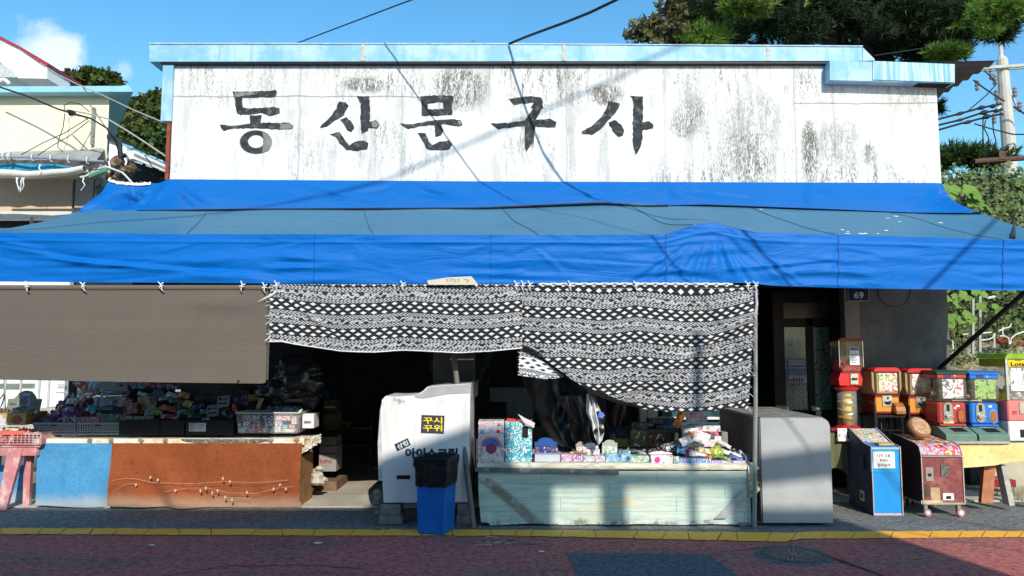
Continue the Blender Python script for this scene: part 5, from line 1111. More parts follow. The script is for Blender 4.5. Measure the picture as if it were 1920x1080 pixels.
for nm, q, m_, dd in (('coin_plate', (988, 535, 1055, 668), CHROME, .008), ('lock_plate', (1132, 508, 1195, 625), plain('dark_lace_metal', (.16, .17, .16), .5, .5, .8, 60), .008), ('return_plate', (1152, 782, 1252, 848), WHITE, .006), ('patch', (975, 690, 1018, 815), plain('rust_patch', (.10, .06, .04), .7), .004), ('bare_wood_patch', (1040, 728, 1120, 865), plain('bare_wood', (.50, .36, .20), .8, 0, .3, 20), .003)):
    a, b = P(*Zc(q[0], q[3]), Y0), P(*Zc(q[2], q[1]), Y0); mb = MB(); mb.box(a.x, Y0 - dd, a.z, b.x, Y0 - .001, b.z); o_ = t.part(nm, mb, m_)
    if nm in ('coin_plate', 'return_plate'): mb = MB(); cx, cz = (a.x + b.x) / 2, (a.z + b.z) / 2; mb.box(cx - (b.x - a.x) * .22, Y0 - dd - .003, cz - .02, cx + (b.x - a.x) * .22, Y0 - dd - .0005, cz + .008); t.part('slot', mb, BLACK, o_)
a, b = P(*Zc(945, 880), Y0), P(*Zc(1150, 850), Y0); mb = MB(); mb.box(a.x, Y0 - .0035, a.z, b.x, Y0 - .001, b.z); t.part('bare_wood_patch', mb, plain('pale_bare_wood', (.62, .50, .32), .8, 0, .3, 20))
for (xx, yy) in ((x0 + .03, Y0 + .02), (x1 - .06, Y0 + .02), (x0 + .03, Y0 + .5), (x1 - .06, Y0 + .5)):
    mb = MB(); mb.box(xx - .012, yy - .015, .035, xx + .022, yy + .02, zbt - .001); cs = t.part('castor', mb, STEEL)
    mb = MB(); mb.lathe([(.001, -.012), (.034, -.012), (.036, 0), (.034, .012), (.001, .012)], seg=18, M=Matrix.Translation((xx + .01, yy - .025, .037)) @ Matrix.Rotation(R(84), 4, 'X')); t.part('wheel', mb, plain('pink_rubber', (.55, .25, .25), .6), cs)
    mb = MB(); mb.lathe([(.018, -.015), (.018, .015), (.001, .016)], seg=14, M=Matrix.Translation((xx + .01, yy - .025, .037)) @ Matrix.Rotation(R(84), 4, 'X')); t.part('hub', mb, WHITE, cs)
c = P(1724, 800, 7.5); t = T('stool_seat', 'round brown padded stool seat tipped up on top of the wine red cabinet', 'seat', (c.x, 7.52, c.z - .1)); M = Matrix.Translation((c.x, 7.5, c.z - .005)) @ Matrix.Rotation(R(18), 4, 'Y') @ Matrix.Rotation(R(52), 4, 'X')
mb = MB(); mb.lathe([(.104, -.04), (.112, -.03), (.114, 0), (.108, .014), (.102, .02)], seg=30, M=M); t.part('rim', mb, plain('tan_leatherette', (.32, .15, .07), .5, 0, .2, 8), smooth=True)
mb = MB(); mb.lathe([(.102, .0201), (.098, .026), (.07, .036), (.001, .040)], seg=30, M=M); t.part('top', mb, prn((.48, .27, .12), (.36, .18, .08), (.58, .38, .20), (.42, .22, .1), 60, .6), smooth=True)
mb = MB(); mb.lathe([(.04, -.12), (.045, -.04)], seg=14, M=M); t.part('swivel', mb, DSTEEL)
# ------------------------------------------------------------------ goods: builders
def flat(c, r=.7): return plain('card_print', c, r, 0, .12, 8)
_fc = {}
def fl(c):
    if c not in _fc: _fc[c] = flat(c)
    return _fc[c]
def carton(label, u0, v0, u1, v1, Y, d, mat, flap=None, side=None, grp=None, cat='box', name='toy_box', back=0.0, rot=0.0, words=None, wc=None, fill=None):
    """open display carton: front panel, body, and (flap) a raised header card at the back"""
    a, b = P(u0, v1, Y), P(u1, v0, Y); w = b.x - a.x; h = b.z - a.z; c = Vector(((a.x + b.x) / 2, Y + d / 2, a.z))
    t = T(name, label, cat, c, R(rot), grp, world=False); side = side or mat
    mb = MB(); mb.box(-w / 2, -d / 2 + .002, 0, w / 2, d / 2, h * (.96 if flap else 1)); t.part('carton', mb, side)
    mb = MB(); mb.box(-w / 2 - .001, -d / 2 - .002, .001, w / 2 + .001, -d / 2 + .0015, h - .001); t.part('front_panel', mb, mat)
    if flap:
        hh, m2 = flap; mb = MB(); n = 12; pts = [(-w / 2, h * .9), (w / 2, h * .9), (w / 2, h + hh * .45)] + [(w / 2 * .72 * math.cos(i * math.pi / n), h + hh * .45 + hh * .55 * math.sin(i * math.pi / n)) for i in range(n + 1)] + [(-w / 2, h + hh * .45)]
        mb.prism(pts, d / 2 + .001, d / 2 + .004, M=Matrix.Translation((0, 0, 0))); t.part('header_card', mb, m2)
    if fill:
        random.seed(int(u0 + v0)); k = 0
        for m_ in fill:
            for q in range(2):
                x = random.uniform(-w / 2 + .02, w / 2 - .02); y = random.uniform(-d / 2 + .02, d / 2 - .02); mb = pillow(.07, .05, .012, Matrix.Translation((x, y, h + .008 + .008 * k)) @ Matrix.Rotation(random.uniform(0, 3), 4, 'Z') @ Matrix.Rotation(R(random.uniform(50, 110)), 4, 'X')); t.part('sachet', mb, m_, smooth=True); k += 1
    if words: text('words', words, wc, t.o, Matrix.Identity(4), 0, h * .5, w * .62, h * .5, -d / 2 - .0025)
    return t
def pillow(w, h, th, M, seed=0.0):
    mb = MB(); nu, nv = 12, 9; sd = random.uniform(0, 99)
    def f(s):
        def g(a, b):
            x, z = (a - .5) * w, (b - .5) * h; e = (math.sin(a * math.pi) * math.sin(b * math.pi)) ** .6 if 0 < a < 1 and 0 < b < 1 else 0
            y = s * th * e * (1 + .5 * nz3(x * 40 + sd, z * 40, s)) + .006 * nz3(x * 22, z * 22 + sd); k = 1 + .05 * nz3(b * 4, sd)
            return M @ Vector((x * k, y, z + .008 * nz3(a * 3, sd + 4)))
        return g
    mb.grid(nu, nv, f(-1)); mb.grid(nu, nv, f(1)); return mb
def packet(label, u, v, w, h, Y, mat, rot=0, tilt=20, yaw=0, th=.018, grp=None, cat='packet', name='snack_packet'):
    p = P(u, v, Y); s = Y / FPX; random.seed(int(u * 7 + v)); M = Matrix.Translation(p) @ Matrix.Rotation(R(yaw), 4, 'Z') @ Matrix.Rotation(R(-tilt), 4, 'X') @ Matrix.Rotation(R(rot), 4, 'Y')
    return one(name, pillow(w * s, h * s, th, M), mat, label, cat, smooth=True, group=grp)
def heap(name, label, u0, v0, u1, v1, Y, d, mats, n, size, cat='packets', seed=1, flatx=.6):
    """a jumble nobody could count: one stuff object of overlapping wrapped pieces"""
    random.seed(seed); mb = MB(); s = Y / FPX
    for k in range(n):
        u = random.uniform(u0, u1); q = random.random(); v = lerp(v1, v0, q * (1 - ((u - (u0 + u1) / 2) / (u1 - u0) * 2) ** 2 * .5)); y = Y + d * q + random.uniform(-.02, .02)
        M = Matrix.Translation(P(u, v, y)) @ Matrix.Rotation(random.uniform(-1, 1), 4, 'Z') @ Matrix.Rotation(random.uniform(-1.2, .2), 4, 'X') @ Matrix.Rotation(random.uniform(-1.4, 1.4), 4, 'Y')
        pl = pillow(size * random.uniform(.6, 1.2), size * flatx * random.uniform(.6, 1.2), size * .14, M); mb.cm = random.randrange(len(mats)); mb.add(pl.v, pl.f)
    return one(name, mb, mats, label, cat, smooth=True)
def foil(c, r=.3): k = ('f', c); 
FM = {}
def fo(c, c2=None, sc=40):
    if max(c) < .45: c = mul(c, 1.35)
    if c2 and max(c2) < .45: c2 = mul(c2, 1.4)
    k = (c, c2, sc)
    if k not in FM:
        m = Mat('glossy_wrapper', c, .28, .1, .5); p = m.co(); n = m.noise(p, sc, 3, .6, 1.0); m.set('Base Color', m.ramp(n, [(0, mul(c, .5)), (.42, c), (.56, c2 or mul(c, 1.4)), (.64, c)], True)); m.bump(m.noise(p, 60, 3), .4, .01); FM[k] = m.mat
    return FM[k]
# ------------------------------------------------------------------ goods on the left table
def basket(label, u0, u1, v0, v1, Y, d, mat, grp, name='plastic_basket', holes=True):
    a, b = P(u0, v1, Y), P(u1, v0, Y); w, h = b.x - a.x, b.z - a.z; t = T(name, label, 'basket', ((a.x + b.x) / 2, Y + d / 2, a.z), 0, grp, world=False)
    # front wall as a perforated lattice, other walls plain
    mb = MB(); nx, nz_ = 17, 4; x0_, x1_ = -w / 2, w / 2
    mb.box(x0_, -d / 2, 0, x1_, -d / 2 + .004, .012); mb.box(x0_, -d / 2, h - .016, x1_, -d / 2 + .004, h)
    for i in range(nx + 1): x = lerp(x0_ + .006, x1_ - .006, i / nx); mb.box(x - .0042, -d / 2 + .0005, .0125, x + .0042, -d / 2 + .0035, h - .0165)
    for j in range(1, nz_): z = lerp(.012, h - .016, j / nz_); mb.box(x0_ + .001, -d / 2 + .0008, z - .0035, x1_ - .001, -d / 2 + .0032, z + .0035)
    t.part('front_lattice', mb, mat)
    mb = MB(); mb.box(x0_, -d / 2 + .005, 0, x0_ + .004, d / 2, h); mb.box(x1_ - .004, -d / 2 + .005, 0, x1_, d / 2, h); mb.box(x0_ + .005, d / 2 - .004, 0, x1_ - .005, d / 2, h); mb.box(x0_ + .005, -d / 2 + .005, .001, x1_ - .005, d / 2 - .005, .004); t.part('walls', mb, mat)
    mb = MB(); mb.tube([(x0_ - .003, -d / 2 - .002, h), (x1_ + .003, -d / 2 - .002, h), (x1_ + .003, d / 2, h), (x0_ - .003, d / 2, h), (x0_ - .003, -d / 2 - .002, h)], .0045, 6); t.part('rim', mb, mat)
    mb = MB(); mb.box(-.03, -d / 2 - .004, h - .03, .03, -d / 2 - .001, h - .018); t.part('grip_slot', mb, BLACK); return t
GB = plain('grey_blue_plastic', (.30, .33, .36), .5, 0, .1)
basket('grey perforated basket of purple packets, next to the cookie display box', 62, 141, 793, 815, 7.76, .22, GB, 'grey perforated baskets'); basket('grey perforated basket with pink dotted packet, next to the black boxes', 144, 223, 793, 815, 7.76, .22, GB, 'grey perforated baskets')
BKC = plain('black_card', (.016, .017, .022), .5, 0, .2)
def bbin(label, u0, u1, v0, v1):
    t = T('display_box', label, 'box', (P((u0 + u1) / 2, 1, 7.9).x, 7.9, P(1, v1, 7.76).z)); a, b = P(u0, v1, 7.76), P(u1, v0, 7.76)
    mb = MB(); mb.box(a.x, 7.76, a.z, b.x, 8.0, b.z - .005); t.part('box', mb, BKC); mb = MB(); mb.box(a.x - .002, 7.754, a.z, b.x + .002, 7.7585, b.z); t.part('front_panel', mb, BKC); return t
bbin('plain black display box full of chocolate and jelly packets beside the grey baskets', 224, 300, 788, 815); bbin('plain black display box of red and green packets in the middle of the left table', 301, 346, 788, 815)
t = bbin('black display box with a printed white label on its front', 348, 438, 788, 815)
a, b = P(354, 809, 7.75), P(386, 793, 7.75); mb = MB(); mb.box(a.x, 7.750, a.z, b.x, 7.7535, b.z); lb = t.part('label', mb, fl((.62, .63, .66)))
mb = MB()
for k in range(5): mb.box(a.x + .008, 7.7485, b.z - .014 - k * .015, a.x + .008 + (.05, .035, .07, .05, .03)[k], 7.7497, b.z - .009 - k * .015)
for k in range(4): mb.box(a.x + .09, 7.7485, b.z - .016 - k * .015, a.x + .15, 7.7497, b.z - .0145 - k * .015)
t.part('label_printing', mb, BLACK, lb)
# see-through tub of coloured packs
t = T('storage_tub', 'clear plastic tub with a rim full of small coloured packs on the left table', 'tub', (P(503, 1, 7.9).x, 7.88, P(1, 813, 7.74).z)); a, b = P(444, 813, 7.74), P(563, 774, 7.74)
mb = MB(); mb.add([(a.x + .015, 7.74, a.z), (b.x - .02, 7.74, a.z), (b.x - .02, 8.02, a.z), (a.x + .015, 8.02, a.z), (a.x - .01, 7.73, b.z), (b.x + .01, 7.73, b.z), (b.x + .01, 8.03, b.z), (a.x - .01, 8.03, b.z)], [[0, 1, 5, 4], [1, 2, 6, 5], [2, 3, 7, 6], [3, 0, 4, 7]]); t.part('walls', mb, m_glass('clear_polypropylene', (.72, .74, .76), .20, .25))
mb = MB(); mb.tube([(a.x - .012, 7.727, b.z), (b.x + .012, 7.727, b.z), (b.x + .012, 8.03, b.z), (a.x - .012, 8.03, b.z), (a.x - .012, 7.727, b.z)], .008, 6); t.part('rim', mb, m_glass('clear_rim', (.8, .82, .84), .6, .3))
cols = [((446, 800, 468, 811), (.10, .38, .55)), ((446, 790, 490, 799), (.30, .03, .14)), ((469, 800, 490, 811), (.6, .08, .12)), ((492, 780, 513, 811), (.03, .05, .22)), ((515, 790, 528, 811), (.65, .7, .78)), ((529, 797, 541, 803), (.05, .45, .75)), ((542, 797, 552, 803), (.8, .12, .12)), ((529, 804, 552, 811), (.66, .75, .45)), ((516, 778, 545, 789), (.85, .22, .35)), ((453, 778, 485, 789), (.22, .22, .25)), ((546, 781, 556, 796), (.8, .6, .45))]
for (q, c_) in cols:
    p, r_ = P(q[0], q[3], 7.77), P(q[2], q[1], 7.77); mb = MB(); mb.box(p.x, 7.77, p.z, r_.x, 7.85, r_.z); t.part('pack', mb, prn(c_, mul(c_, .5), (.75, .7, .7), (.8, .8, .8), 40))
mb = MB(); mb.box(a.x + .02, 7.86, a.z + .002, b.x - .03, 8.0, b.z - .04); t.part('packs_behind', mb, fl((.14, .10, .14)))
mb = MB(); mb.prism([(P(558, 1, 7.73).x, P(1, 776, 7.73).z), (P(566, 1, 7.73).x, P(1, 772, 7.73).z), (P(567, 1, 7.73).x, P(1, 766, 7.73).z), (P(561, 1, 7.73).x, P(1, 769, 7.73).z)], 7.71, 7.725); t.part('tape_tab', mb, fl((.5, .7, .5)))
t = carton('white carton with a small barcode at the right end of the left table', 567, 776, 589, 803, 7.82, .2, fl((.78, .77, .74)), name='white_carton'); mb = MB(); mb.box(-.045, -.105, .05, .03, -.1025, .075); t.part('barcode', mb, plain('grey_ink', (.2, .2, .25), .6))
# cookie display box over the red table
t = T('cookie_display_box', 'tan cookie display box with a tall grey green backing card, over the pink basket', 'box', (P(25, 1, 7.8).x, 7.85, P(1, 806, 7.74).z)); Yc = 7.74
a, b = P(-40, 797, Yc), P(49, 775, Yc); mb = MB(); mb.box(a.x, Yc, a.z, b.x, Yc + .36, b.z); t.part('carton', mb, plain('tan_card', (.34, .22, .07), .7, 0, .2)); mb = MB(); mb.box(a.x, Yc - .003, a.z, b.x, Yc - .001, b.z); t.part('front_panel', mb, plain('gold_tan_card', (.50, .36, .12), .6, 0, .2))
mb = MB(); p = P(32, 787, Yc); mb.lathe([(.058, 0), (.058, .002), (.05, .004), (.001, .004)], seg=26, M=Matrix.Translation((p.x, Yc - .0035, p.z)) @ Matrix.Rotation(R(90), 4, 'X') @ Matrix.Diagonal((1, .72, 1, 1))); t.part('cookie_picture', mb, plain('cookie_brown', (.34, .15, .06), .8, 0, .5, 60))
mb = MB(); q = [P(-40, 797, Yc), P(18, 797, Yc), P(6, 779, Yc), P(-40, 775, Yc)]; mb.prism([(k.x, k.z) for k in q], Yc - .005, Yc - .0032); t.part('pack_picture', mb, prn((.72, .68, .72), (.65, .42, .05), (.04, .07, .35), (.75, .72, .7), 20))
Yb = 8.08; q = [(12, 768), (15, 748), (27, 747), (36, 737), (45, 732.5), (52, 732), (60, 734), (66, 741), (69, 748), (79, 748), (73, 776), (12, 776)]
mb = MB(); mb.prism(ccw([(P(u, v, Yb).x, P(u, v, Yb).z) for u, v in q]), Yb, Yb + .006); bk_ = t.part('backing_card', mb, plain('sage_card', (.21, .24, .18), .8, 0, .08))
q = [(40, 738), (59, 737), (55, 762), (33, 757)]; mb = MB(); mb.prism(ccw([(P(u, v, Yb).x, P(u, v, Yb).z) for u, v in q]), Yb - .004, Yb - .001); t.part('pale_pack_picture', mb, fl((.34, .38, .55)), bk_)
text('words', 'Ennuli', plain('blue_lettering', (.02, .08, .40), .5), bk_, t.inv, P(48, 744, Yb).x, P(48, 744, Yb).z, .088, .026, Yb - .0045, bold=.02)
mb = MB(); p = P(45, 753, Yb); mb.lathe([(.045, 0), (.045, .002), (.001, .002)], seg=22, M=Matrix.Translation((p.x, Yb - .0045, p.z)) @ Matrix.Rotation(R(90), 4, 'X')); t.part('cookie_picture', mb, plain('dull_cookie', (.2, .16, .13), .8, 0, .3, 40), bk_)
mb = MB(); p = P(67, 758, Yb); mb.tube([(p.x + .025 * math.cos(i * .4), Yb - .002, p.z + .025 * math.sin(i * .4)) for i in range(17)], .0018, 4); mb.box(P(15, 1, Yb).x, Yb - .003, P(1, 759, Yb).z, P(27, 1, Yb).x, Yb - .001, P(1, 756, Yb).z); t.part('small_emblem', mb, plain('dark_slate_ink', (.06, .10, .14), .7), bk_)
packet('dark foil snack lying open on top of the cookie display box', 38, 765, 26, 9, 7.8, fo((.09, .07, .10), (.3, .28, .22)), -18, 60)
heap('cookie_packets', 'dark wrapped cookies filling the cookie display box', -10, 768, 66, 775, 7.82, .2, [fo((.10, .07, .05)), fo((.18, .16, .12))], 26, .07, seed=2)
# red plastic table and its basket
PKT = plain('sun_faded_red_plastic', (.60, .25, .26), .65, 0, .25, 9, .1, .2, (.72, .52, .50), 5, .95)
Yt = 7.60; zt4 = P(1, 836, Yt).z; t = T('plastic_table', 'sun faded red plastic table at the left edge of the photo', 'table', (P(0, 1, Yt).x, Yt + .25, 0)); xl4, xr4 = P(-60, 1, Yt).x, P(76, 1, Yt).x
mb = MB(); mb.box(xl4, Yt, zt4 - .02, xr4, Yt + .44, zt4 + .012, bev=.01); t.part('top', mb, PKT)
mb = MB(); mb.box(xl4 + .02, Yt + .01, zt4 - .10, xr4 - .035, Yt + .03, zt4 - .021); mb.box(xr4 - .05, Yt + .032, zt4 - .10, xr4 - .03, Yt + .4, zt4 - .021); t.part('apron', mb, PKT)
def leg4(tx_, ty_, bx_, by_, wt, wb): mb = MB(); mb.add([(tx_ - wt, ty_, zt4 - .03), (tx_ + wt, ty_, zt4 - .03), (tx_ + wt, ty_ + .05, zt4 - .03), (tx_ - wt, ty_ + .05, zt4 - .03), (bx_ - wb, by_, 0), (bx_ + wb, by_, 0), (bx_ + wb, by_ + .035, 0), (bx_ - wb, by_ + .035, 0)], [[0, 1, 2, 3], [4, 7, 6, 5], [0, 4, 5, 1], [1, 5, 6, 2], [2, 6, 7, 3], [3, 7, 4, 0]]); t.part('leg', mb, PKT)
leg4(P(31, 1, Yt).x, Yt - .004, P(15, 1, Yt).x, Yt - .03, .075, .045); leg4(P(64, 1, 7.8).x, 7.72, P(61, 1, 7.8).x, 7.76, .038, .032); leg4(xl4 + .05, Yt + .36, xl4 + .03, Yt + .38, .04, .03)
t = basket('pink plastic basket of wrapped sweets on the red plastic table', -50, 78, 812, 834, Yt - .02, .34, PKT, None, 'sweet_basket')
mb = MB(); mb.box(P(-50, 1, 7.6).x, Yt - .03, P(1, 815, 7.6).z, P(46, 1, 7.6).x, Yt - .0275, P(1, 807, 7.6).z); one('red_tray', mb, plain('bright_faded_red', (.75, .16, .12), .5, 0, .2, 12), 'faded red cardboard tray tucked behind the rim of the pink basket', 'tray')
heap('wrapped_sweets', 'loose pink, white and orange wrapped sweets in the pink basket', -20, 804, 72, 812, Yt + .02, .25, [fo((.6, .08, .10)), fo((.75, .6, .55)), fo((.7, .25, .08)), fo((.5, .05, .15))], 60, .05, seed=3)
packet('flat cream wrapped snack lying across the pink basket', 24, 804, 26, 9, 7.66, fo((.72, .62, .30), (.8, .78, .6)), 6, 65)
mb = MB(); mb.tube([P(7, 705, 7.5), P(8, 740, 7.5), P(12, 775, 7.55)], .003, 5); mb.tube([P(8, 738, 7.5), P(-2, 750, 7.5), P(-6, 770, 7.5), P(2, 762, 7.5), P(9, 742, 7.5)], .006, 6); one('black_cable', mb, BLACK, 'thin black cable with a loop hanging at the left edge', 'cable')
# purple heap and others
G1 = 'dark piles of snack packets on the left table'
heap('purple_packets', 'heap of shiny dark purple packets in the left grey basket', 72, 778, 136, 792, 7.82, .2, [fo((.055, .012, .03)), fo((.03, .014, .03)), fo((.10, .06, .08))], 34, .10, seed=4)
heap('maroon_packets', 'sloping heap of dark maroon packets behind the grey baskets', 112, 745, 175, 776, 7.98, .25, [fo((.10, .012, .02)), fo((.06, .01, .02)), fo((.14, .02, .03))], 60, .13, seed=5)
heap('magenta_packets', 'row of shiny magenta packets between the purple and maroon heaps', 95, 770, 150, 780, 7.9, .1, [fo((.14, .015, .06)), fo((.2, .03, .10))], 26, .08, seed=55)
heap('stick_sweets', 'jumble of silver and pink stick sweets in front of the pink dotted packet', 112, 781, 152, 792, 7.80, .08, [fo((.35, .32, .34)), fo((.35, .12, .16)), fo((.3, .2, .12))], 40, .055, seed=6, flatx=.25)
packet('red and white torn wrapper standing at the top of the maroon heap', 152, 722, 32, 14, 8.2, fo((.45, .08, .05), (.6, .55, .5), 20), 32, 10); packet('crumpled clear and white plastic wrapper beside the red one at the top', 177, 725, 24, 18, 8.2, fo((.5, .53, .6), (.2, .28, .5), 30), 20, 10, th=.04)
heap('orange_wrappers', 'small orange and yellow wrapped sweets along the top of the maroon heap', 150, 736, 204, 742, 8.12, .1, [fo((.5, .16, .03)), fo((.5, .35, .04)), fo((.35, .06, .08)), fo((.5, .45, .4))], 36, .05, seed=7)
packet('small white and red ice pop wrapper hanging over the maroon packets', 155, 747, 10, 16, 8.08, fo((.6, .5, .5), (.5, .06, .04)), 15, 10)
t = T('cake_tray', 'silver grey plastic tray stacked above the dark carton lettered ORIGO', 'tray', P(222, 742, 8.1)); mb = MB(); a = P(222, 741, 8.15)
mb.lathe([(.11, .0), (.125, .03), (.118, .045), (.10, .03), (.001, .02)], seg=26, M=Matrix.Translation(a) @ Matrix.Diagonal((1, .7, 1, 1))); mb.box(a.x - .11, 8.09, a.z - .03, a.x + .11, 8.22, a.z - .012); t.part('tray', mb, plain('silver_grey', (.22, .24, .28), .35, .3, .6, 20)); mb = MB(); mb.box(a.x - .09, 8.1, a.z + .02, a.x + .10, 8.2, a.z + .04); t.part('contents', mb, plain('dark_navy', (.03, .035, .06), .4))
t = T('chocolate_carton', 'dark carton lettered ORIGO with white flaps on the left table', 'box', P(208, 776, 7.98)); Yo = 7.98; a, b = P(188, 776, Yo), P(227, 762, Yo)
mb = MB(); mb.box(a.x, Yo, a.z, b.x, Yo + .2, b.z); t.part('carton', mb, plain('near_black_navy', (.02, .02, .035), .5))
for q in ([(188, 744), (193, 744), (196, 763), (186, 763)], [(219, 763), (228, 763), (228, 744), (223, 745)]): mb = MB(); mb.prism(ccw([(P(u, v, Yo).x, P(u, v, Yo).z) for u, v in q]), Yo + .001, Yo + .005); t.part('flap', mb, fl((.32, .33, .34)))
text('words', 'ORIGO', plain('dull_white_lettering', (.42, .42, .44), .5), t.o, t.inv, P(200, 766.5, Yo).x, P(200, 766.5, Yo).z, .118, .03, Yo - .001, bold=.01)
def darkprn(c, sc=34): c = mul(c, 1.4); return prn(c, mul(c, .45), mul(c, 1.6), (.32, .3, .3), sc)
carton('dull pink candy box with a black oval badge behind the left black box', 229, 756, 256, 776, 8.02, .1, darkprn((.24, .06, .09)), grp=G1)
mb = MB(); p = P(242, 766, 8.0); mb.lathe([(.05, 0), (.05, .003), (.001, .003)], seg=22, M=Matrix.Translation((p.x, 8.015, p.z)) @ Matrix.Rotation(R(90), 4, 'X') @ Matrix.Diagonal((1, .65, 1, 1)))
carton('yellow card box standing between the pink box and the white framed pack', 257, 744, 280, 776, 8.1, .08, darkprn((.28, .17, .03)), grp=G1)
carton('white framed pack with a dark round picture behind the black boxes', 271, 756, 291, 779, 7.98, .05, prn((.25, .25, .24), (.03, .03, .03), (.2, .1, .08), (.35, .35, .33), 22), grp=G1)
carton('green card box lying in the right grey basket', 195, 777, 222, 786, 7.85, .1, darkprn((.03, .13, .04)), grp=G1)
carton('pink dotted snack pack with red lettering in the right grey basket', 152, 782, 187, 792, 7.80, .05, prn((.36, .20, .20), (.26, .03, .04), (.3, .04, .05), (.42, .36, .36), 30), rot=-8)
carton('small red box next to the green one behind the baskets', 223, 778, 236, 784, 7.86, .1, darkprn((.22, .02, .03)), grp=G1); carton('striped yellow and green jelly tray in the left black box', 235, 781, 282, 787, 7.82, .08, prn((.25, .24, .06), (.06, .2, .1), (.3, .28, .05), (.2, .3, .3), 26))
packet('teal triangular bread packet standing in front of the dark lettered carton', 171, 768, 20, 12, 7.92, fo((.06, .20, .25), (.12, .3, .35)), 25, 30)
packet('dark blue and white speckled snack bag left of the dark lettered carton', 183, 756, 14, 24, 8.05, fo((.10, .10, .16), (.4, .4, .42)), 12, 10)
YB_ = 8.29
for a_ in (('small scarlet packet above the pink candy box', 240, 750, 16, 9, 8.1, (.4, .04, .03), (.5, .4, .1)), ('cream and blue wafer packet above the yellow card box', 268, 739, 20, 8, 8.16, (.4, .38, .3), (.08, .12, .35)), ('lime green sachet right of the white framed pack', 298, 770, 12, 16, 8.0, (.14, .26, .04), (.4, .4, .2)),
  ('white envelope pack leaning on the right of the slate header card', 322, 742, 22, 12, 8.15, (.4, .4, .38), (.3, .1, .1)), ('orange jelly bag at the back between the header card and the ribbed tray', 345, 741, 20, 12, 8.14, (.42, .17, .03), (.4, .3, .1)), ('violet chocolate bar pack above the labelled black box', 372, 762, 22, 9, 8.05, (.14, .04, .22), (.3, .25, .35)),
  ('teal and white gum packet beside the violet chocolate bar pack', 384, 772, 18, 9, 7.95, (.04, .2, .22), (.4, .4, .4)), ('pink round lollipop bag behind the right grey basket', 214, 757, 14, 13, 8.15, (.42, .14, .2), (.4, .35, .35)), ('gold foil coin bag left of the labelled black box', 352, 757, 16, 13, 8.0, (.36, .24, .05), (.4, .3, .15)),
  ('white and red ramen snack bag over the maroon heap', 136, 752, 22, 12, 8.05, (.42, .38, .36), (.4, .05, .05)), ('blue cola flavoured sachet on the magenta packets', 130, 768, 16, 9, 7.88, (.05, .12, .34), (.35, .35, .4)), ('mint green wrapper beside the cake tray', 196, 733, 14, 9, 8.2, (.16, .34, .26), (.4, .4, .38)),
  ('brown chocolate biscuit pack beneath the ribbed tray', 405, 760, 20, 8, 8.1, (.18, .09, .05), (.35, .25, .15)), ('scarlet stick pack at the left of the clear tub', 440, 765, 8, 20, 7.95, (.4, .04, .04), (.4, .35, .1))):
    packet(a_[0], *a_[1:6], fo(a_[6], a_[7], 26), random.Random(a_[1]).uniform(-25, 25), 25)
def wboard(label, u0, v0, u1, v1, c_, nm='price_card'): a, b = P(u0, v1, YB_), P(u1, v0, YB_); mb = MB(); mb.box(a.x, YB_ - .01, a.z, b.x, YB_ - .004, b.z); return one(nm, mb, darkprn(c_, 20), label, 'card')
wboard('maroon card strip hanging under the brown curtain, leftmost of the strips', 220, 718, 245, 725, (.12, .02, .03)); wboard('dull blue card strip hanging under the brown curtain after the maroon one', 247, 718, 276, 729, (.05, .11, .17)); wboard('dark red card strip hanging between the two blue strips', 280, 719, 312, 728, (.12, .015, .03)); wboard('bright blue card strip hanging under the brown curtain at the right', 313, 723, 335, 730, (.02, .13, .24))
t = T('header_card', 'slate blue round topped header card above the red and green packets', 'card', P(296, 745, 8.15)); mb = MB(); q = [(280, 750), (280, 738), (285, 737)] + [(296 + 11 * math.cos(R(180 - k * 18)), 738 - 9 * math.sin(R(k * 18))) for k in range(11)] + [(307, 737), (312, 738), (312, 750)]
mb.prism(ccw([(P(u, v, 8.15).x, P(u, v, 8.15).z) for u, v in q]), 8.15, 8.155); t.part('card', mb, plain('slate_blue_card', (.07, .12, .15), .7))
packs = [('bright red foil snack bag in the middle black box', 318, 766, 34, 12, 7.95, (.30, .035, .02), (.36, .08, .05), 12, 30), ('dark green foil bag lying behind the bright red one', 335, 752, 36, 10, 8.02, (.035, .09, .03), (.08, .14, .05), 6, 40),
 ('green and white foil bag right of the bright red one', 348, 772, 30, 12, 7.9, (.03, .08, .03), (.28, .3, .24), -6, 30), ('crimson foil bag with white flecks at the front of the middle black box', 318, 781, 34, 9, 7.85, (.22, .02, .05), (.4, .36, .36), 4, 35),
 ('silver grey envelope pack lying behind the red and green bags', 310, 747, 24, 8, 8.1, (.22, .21, .24), (.12, .11, .14), -8, 40), ('dark brown foil bag at the right end of the red and green bags', 366, 780, 26, 10, 7.86, (.05, .03, .02), (.08, .05, .03), 0, 40),
 ('orange brown snack bag beside the white framed pack', 288, 752, 12, 16, 8.12, (.16, .07, .03), (.25, .15, .1), 10, 10)]
for (l, u, v, w_, h_, Y, c1, c2, ro, ti) in packs: packet(l, u, v, w_, h_, Y, fo(c1, c2), ro, ti, grp=G1)
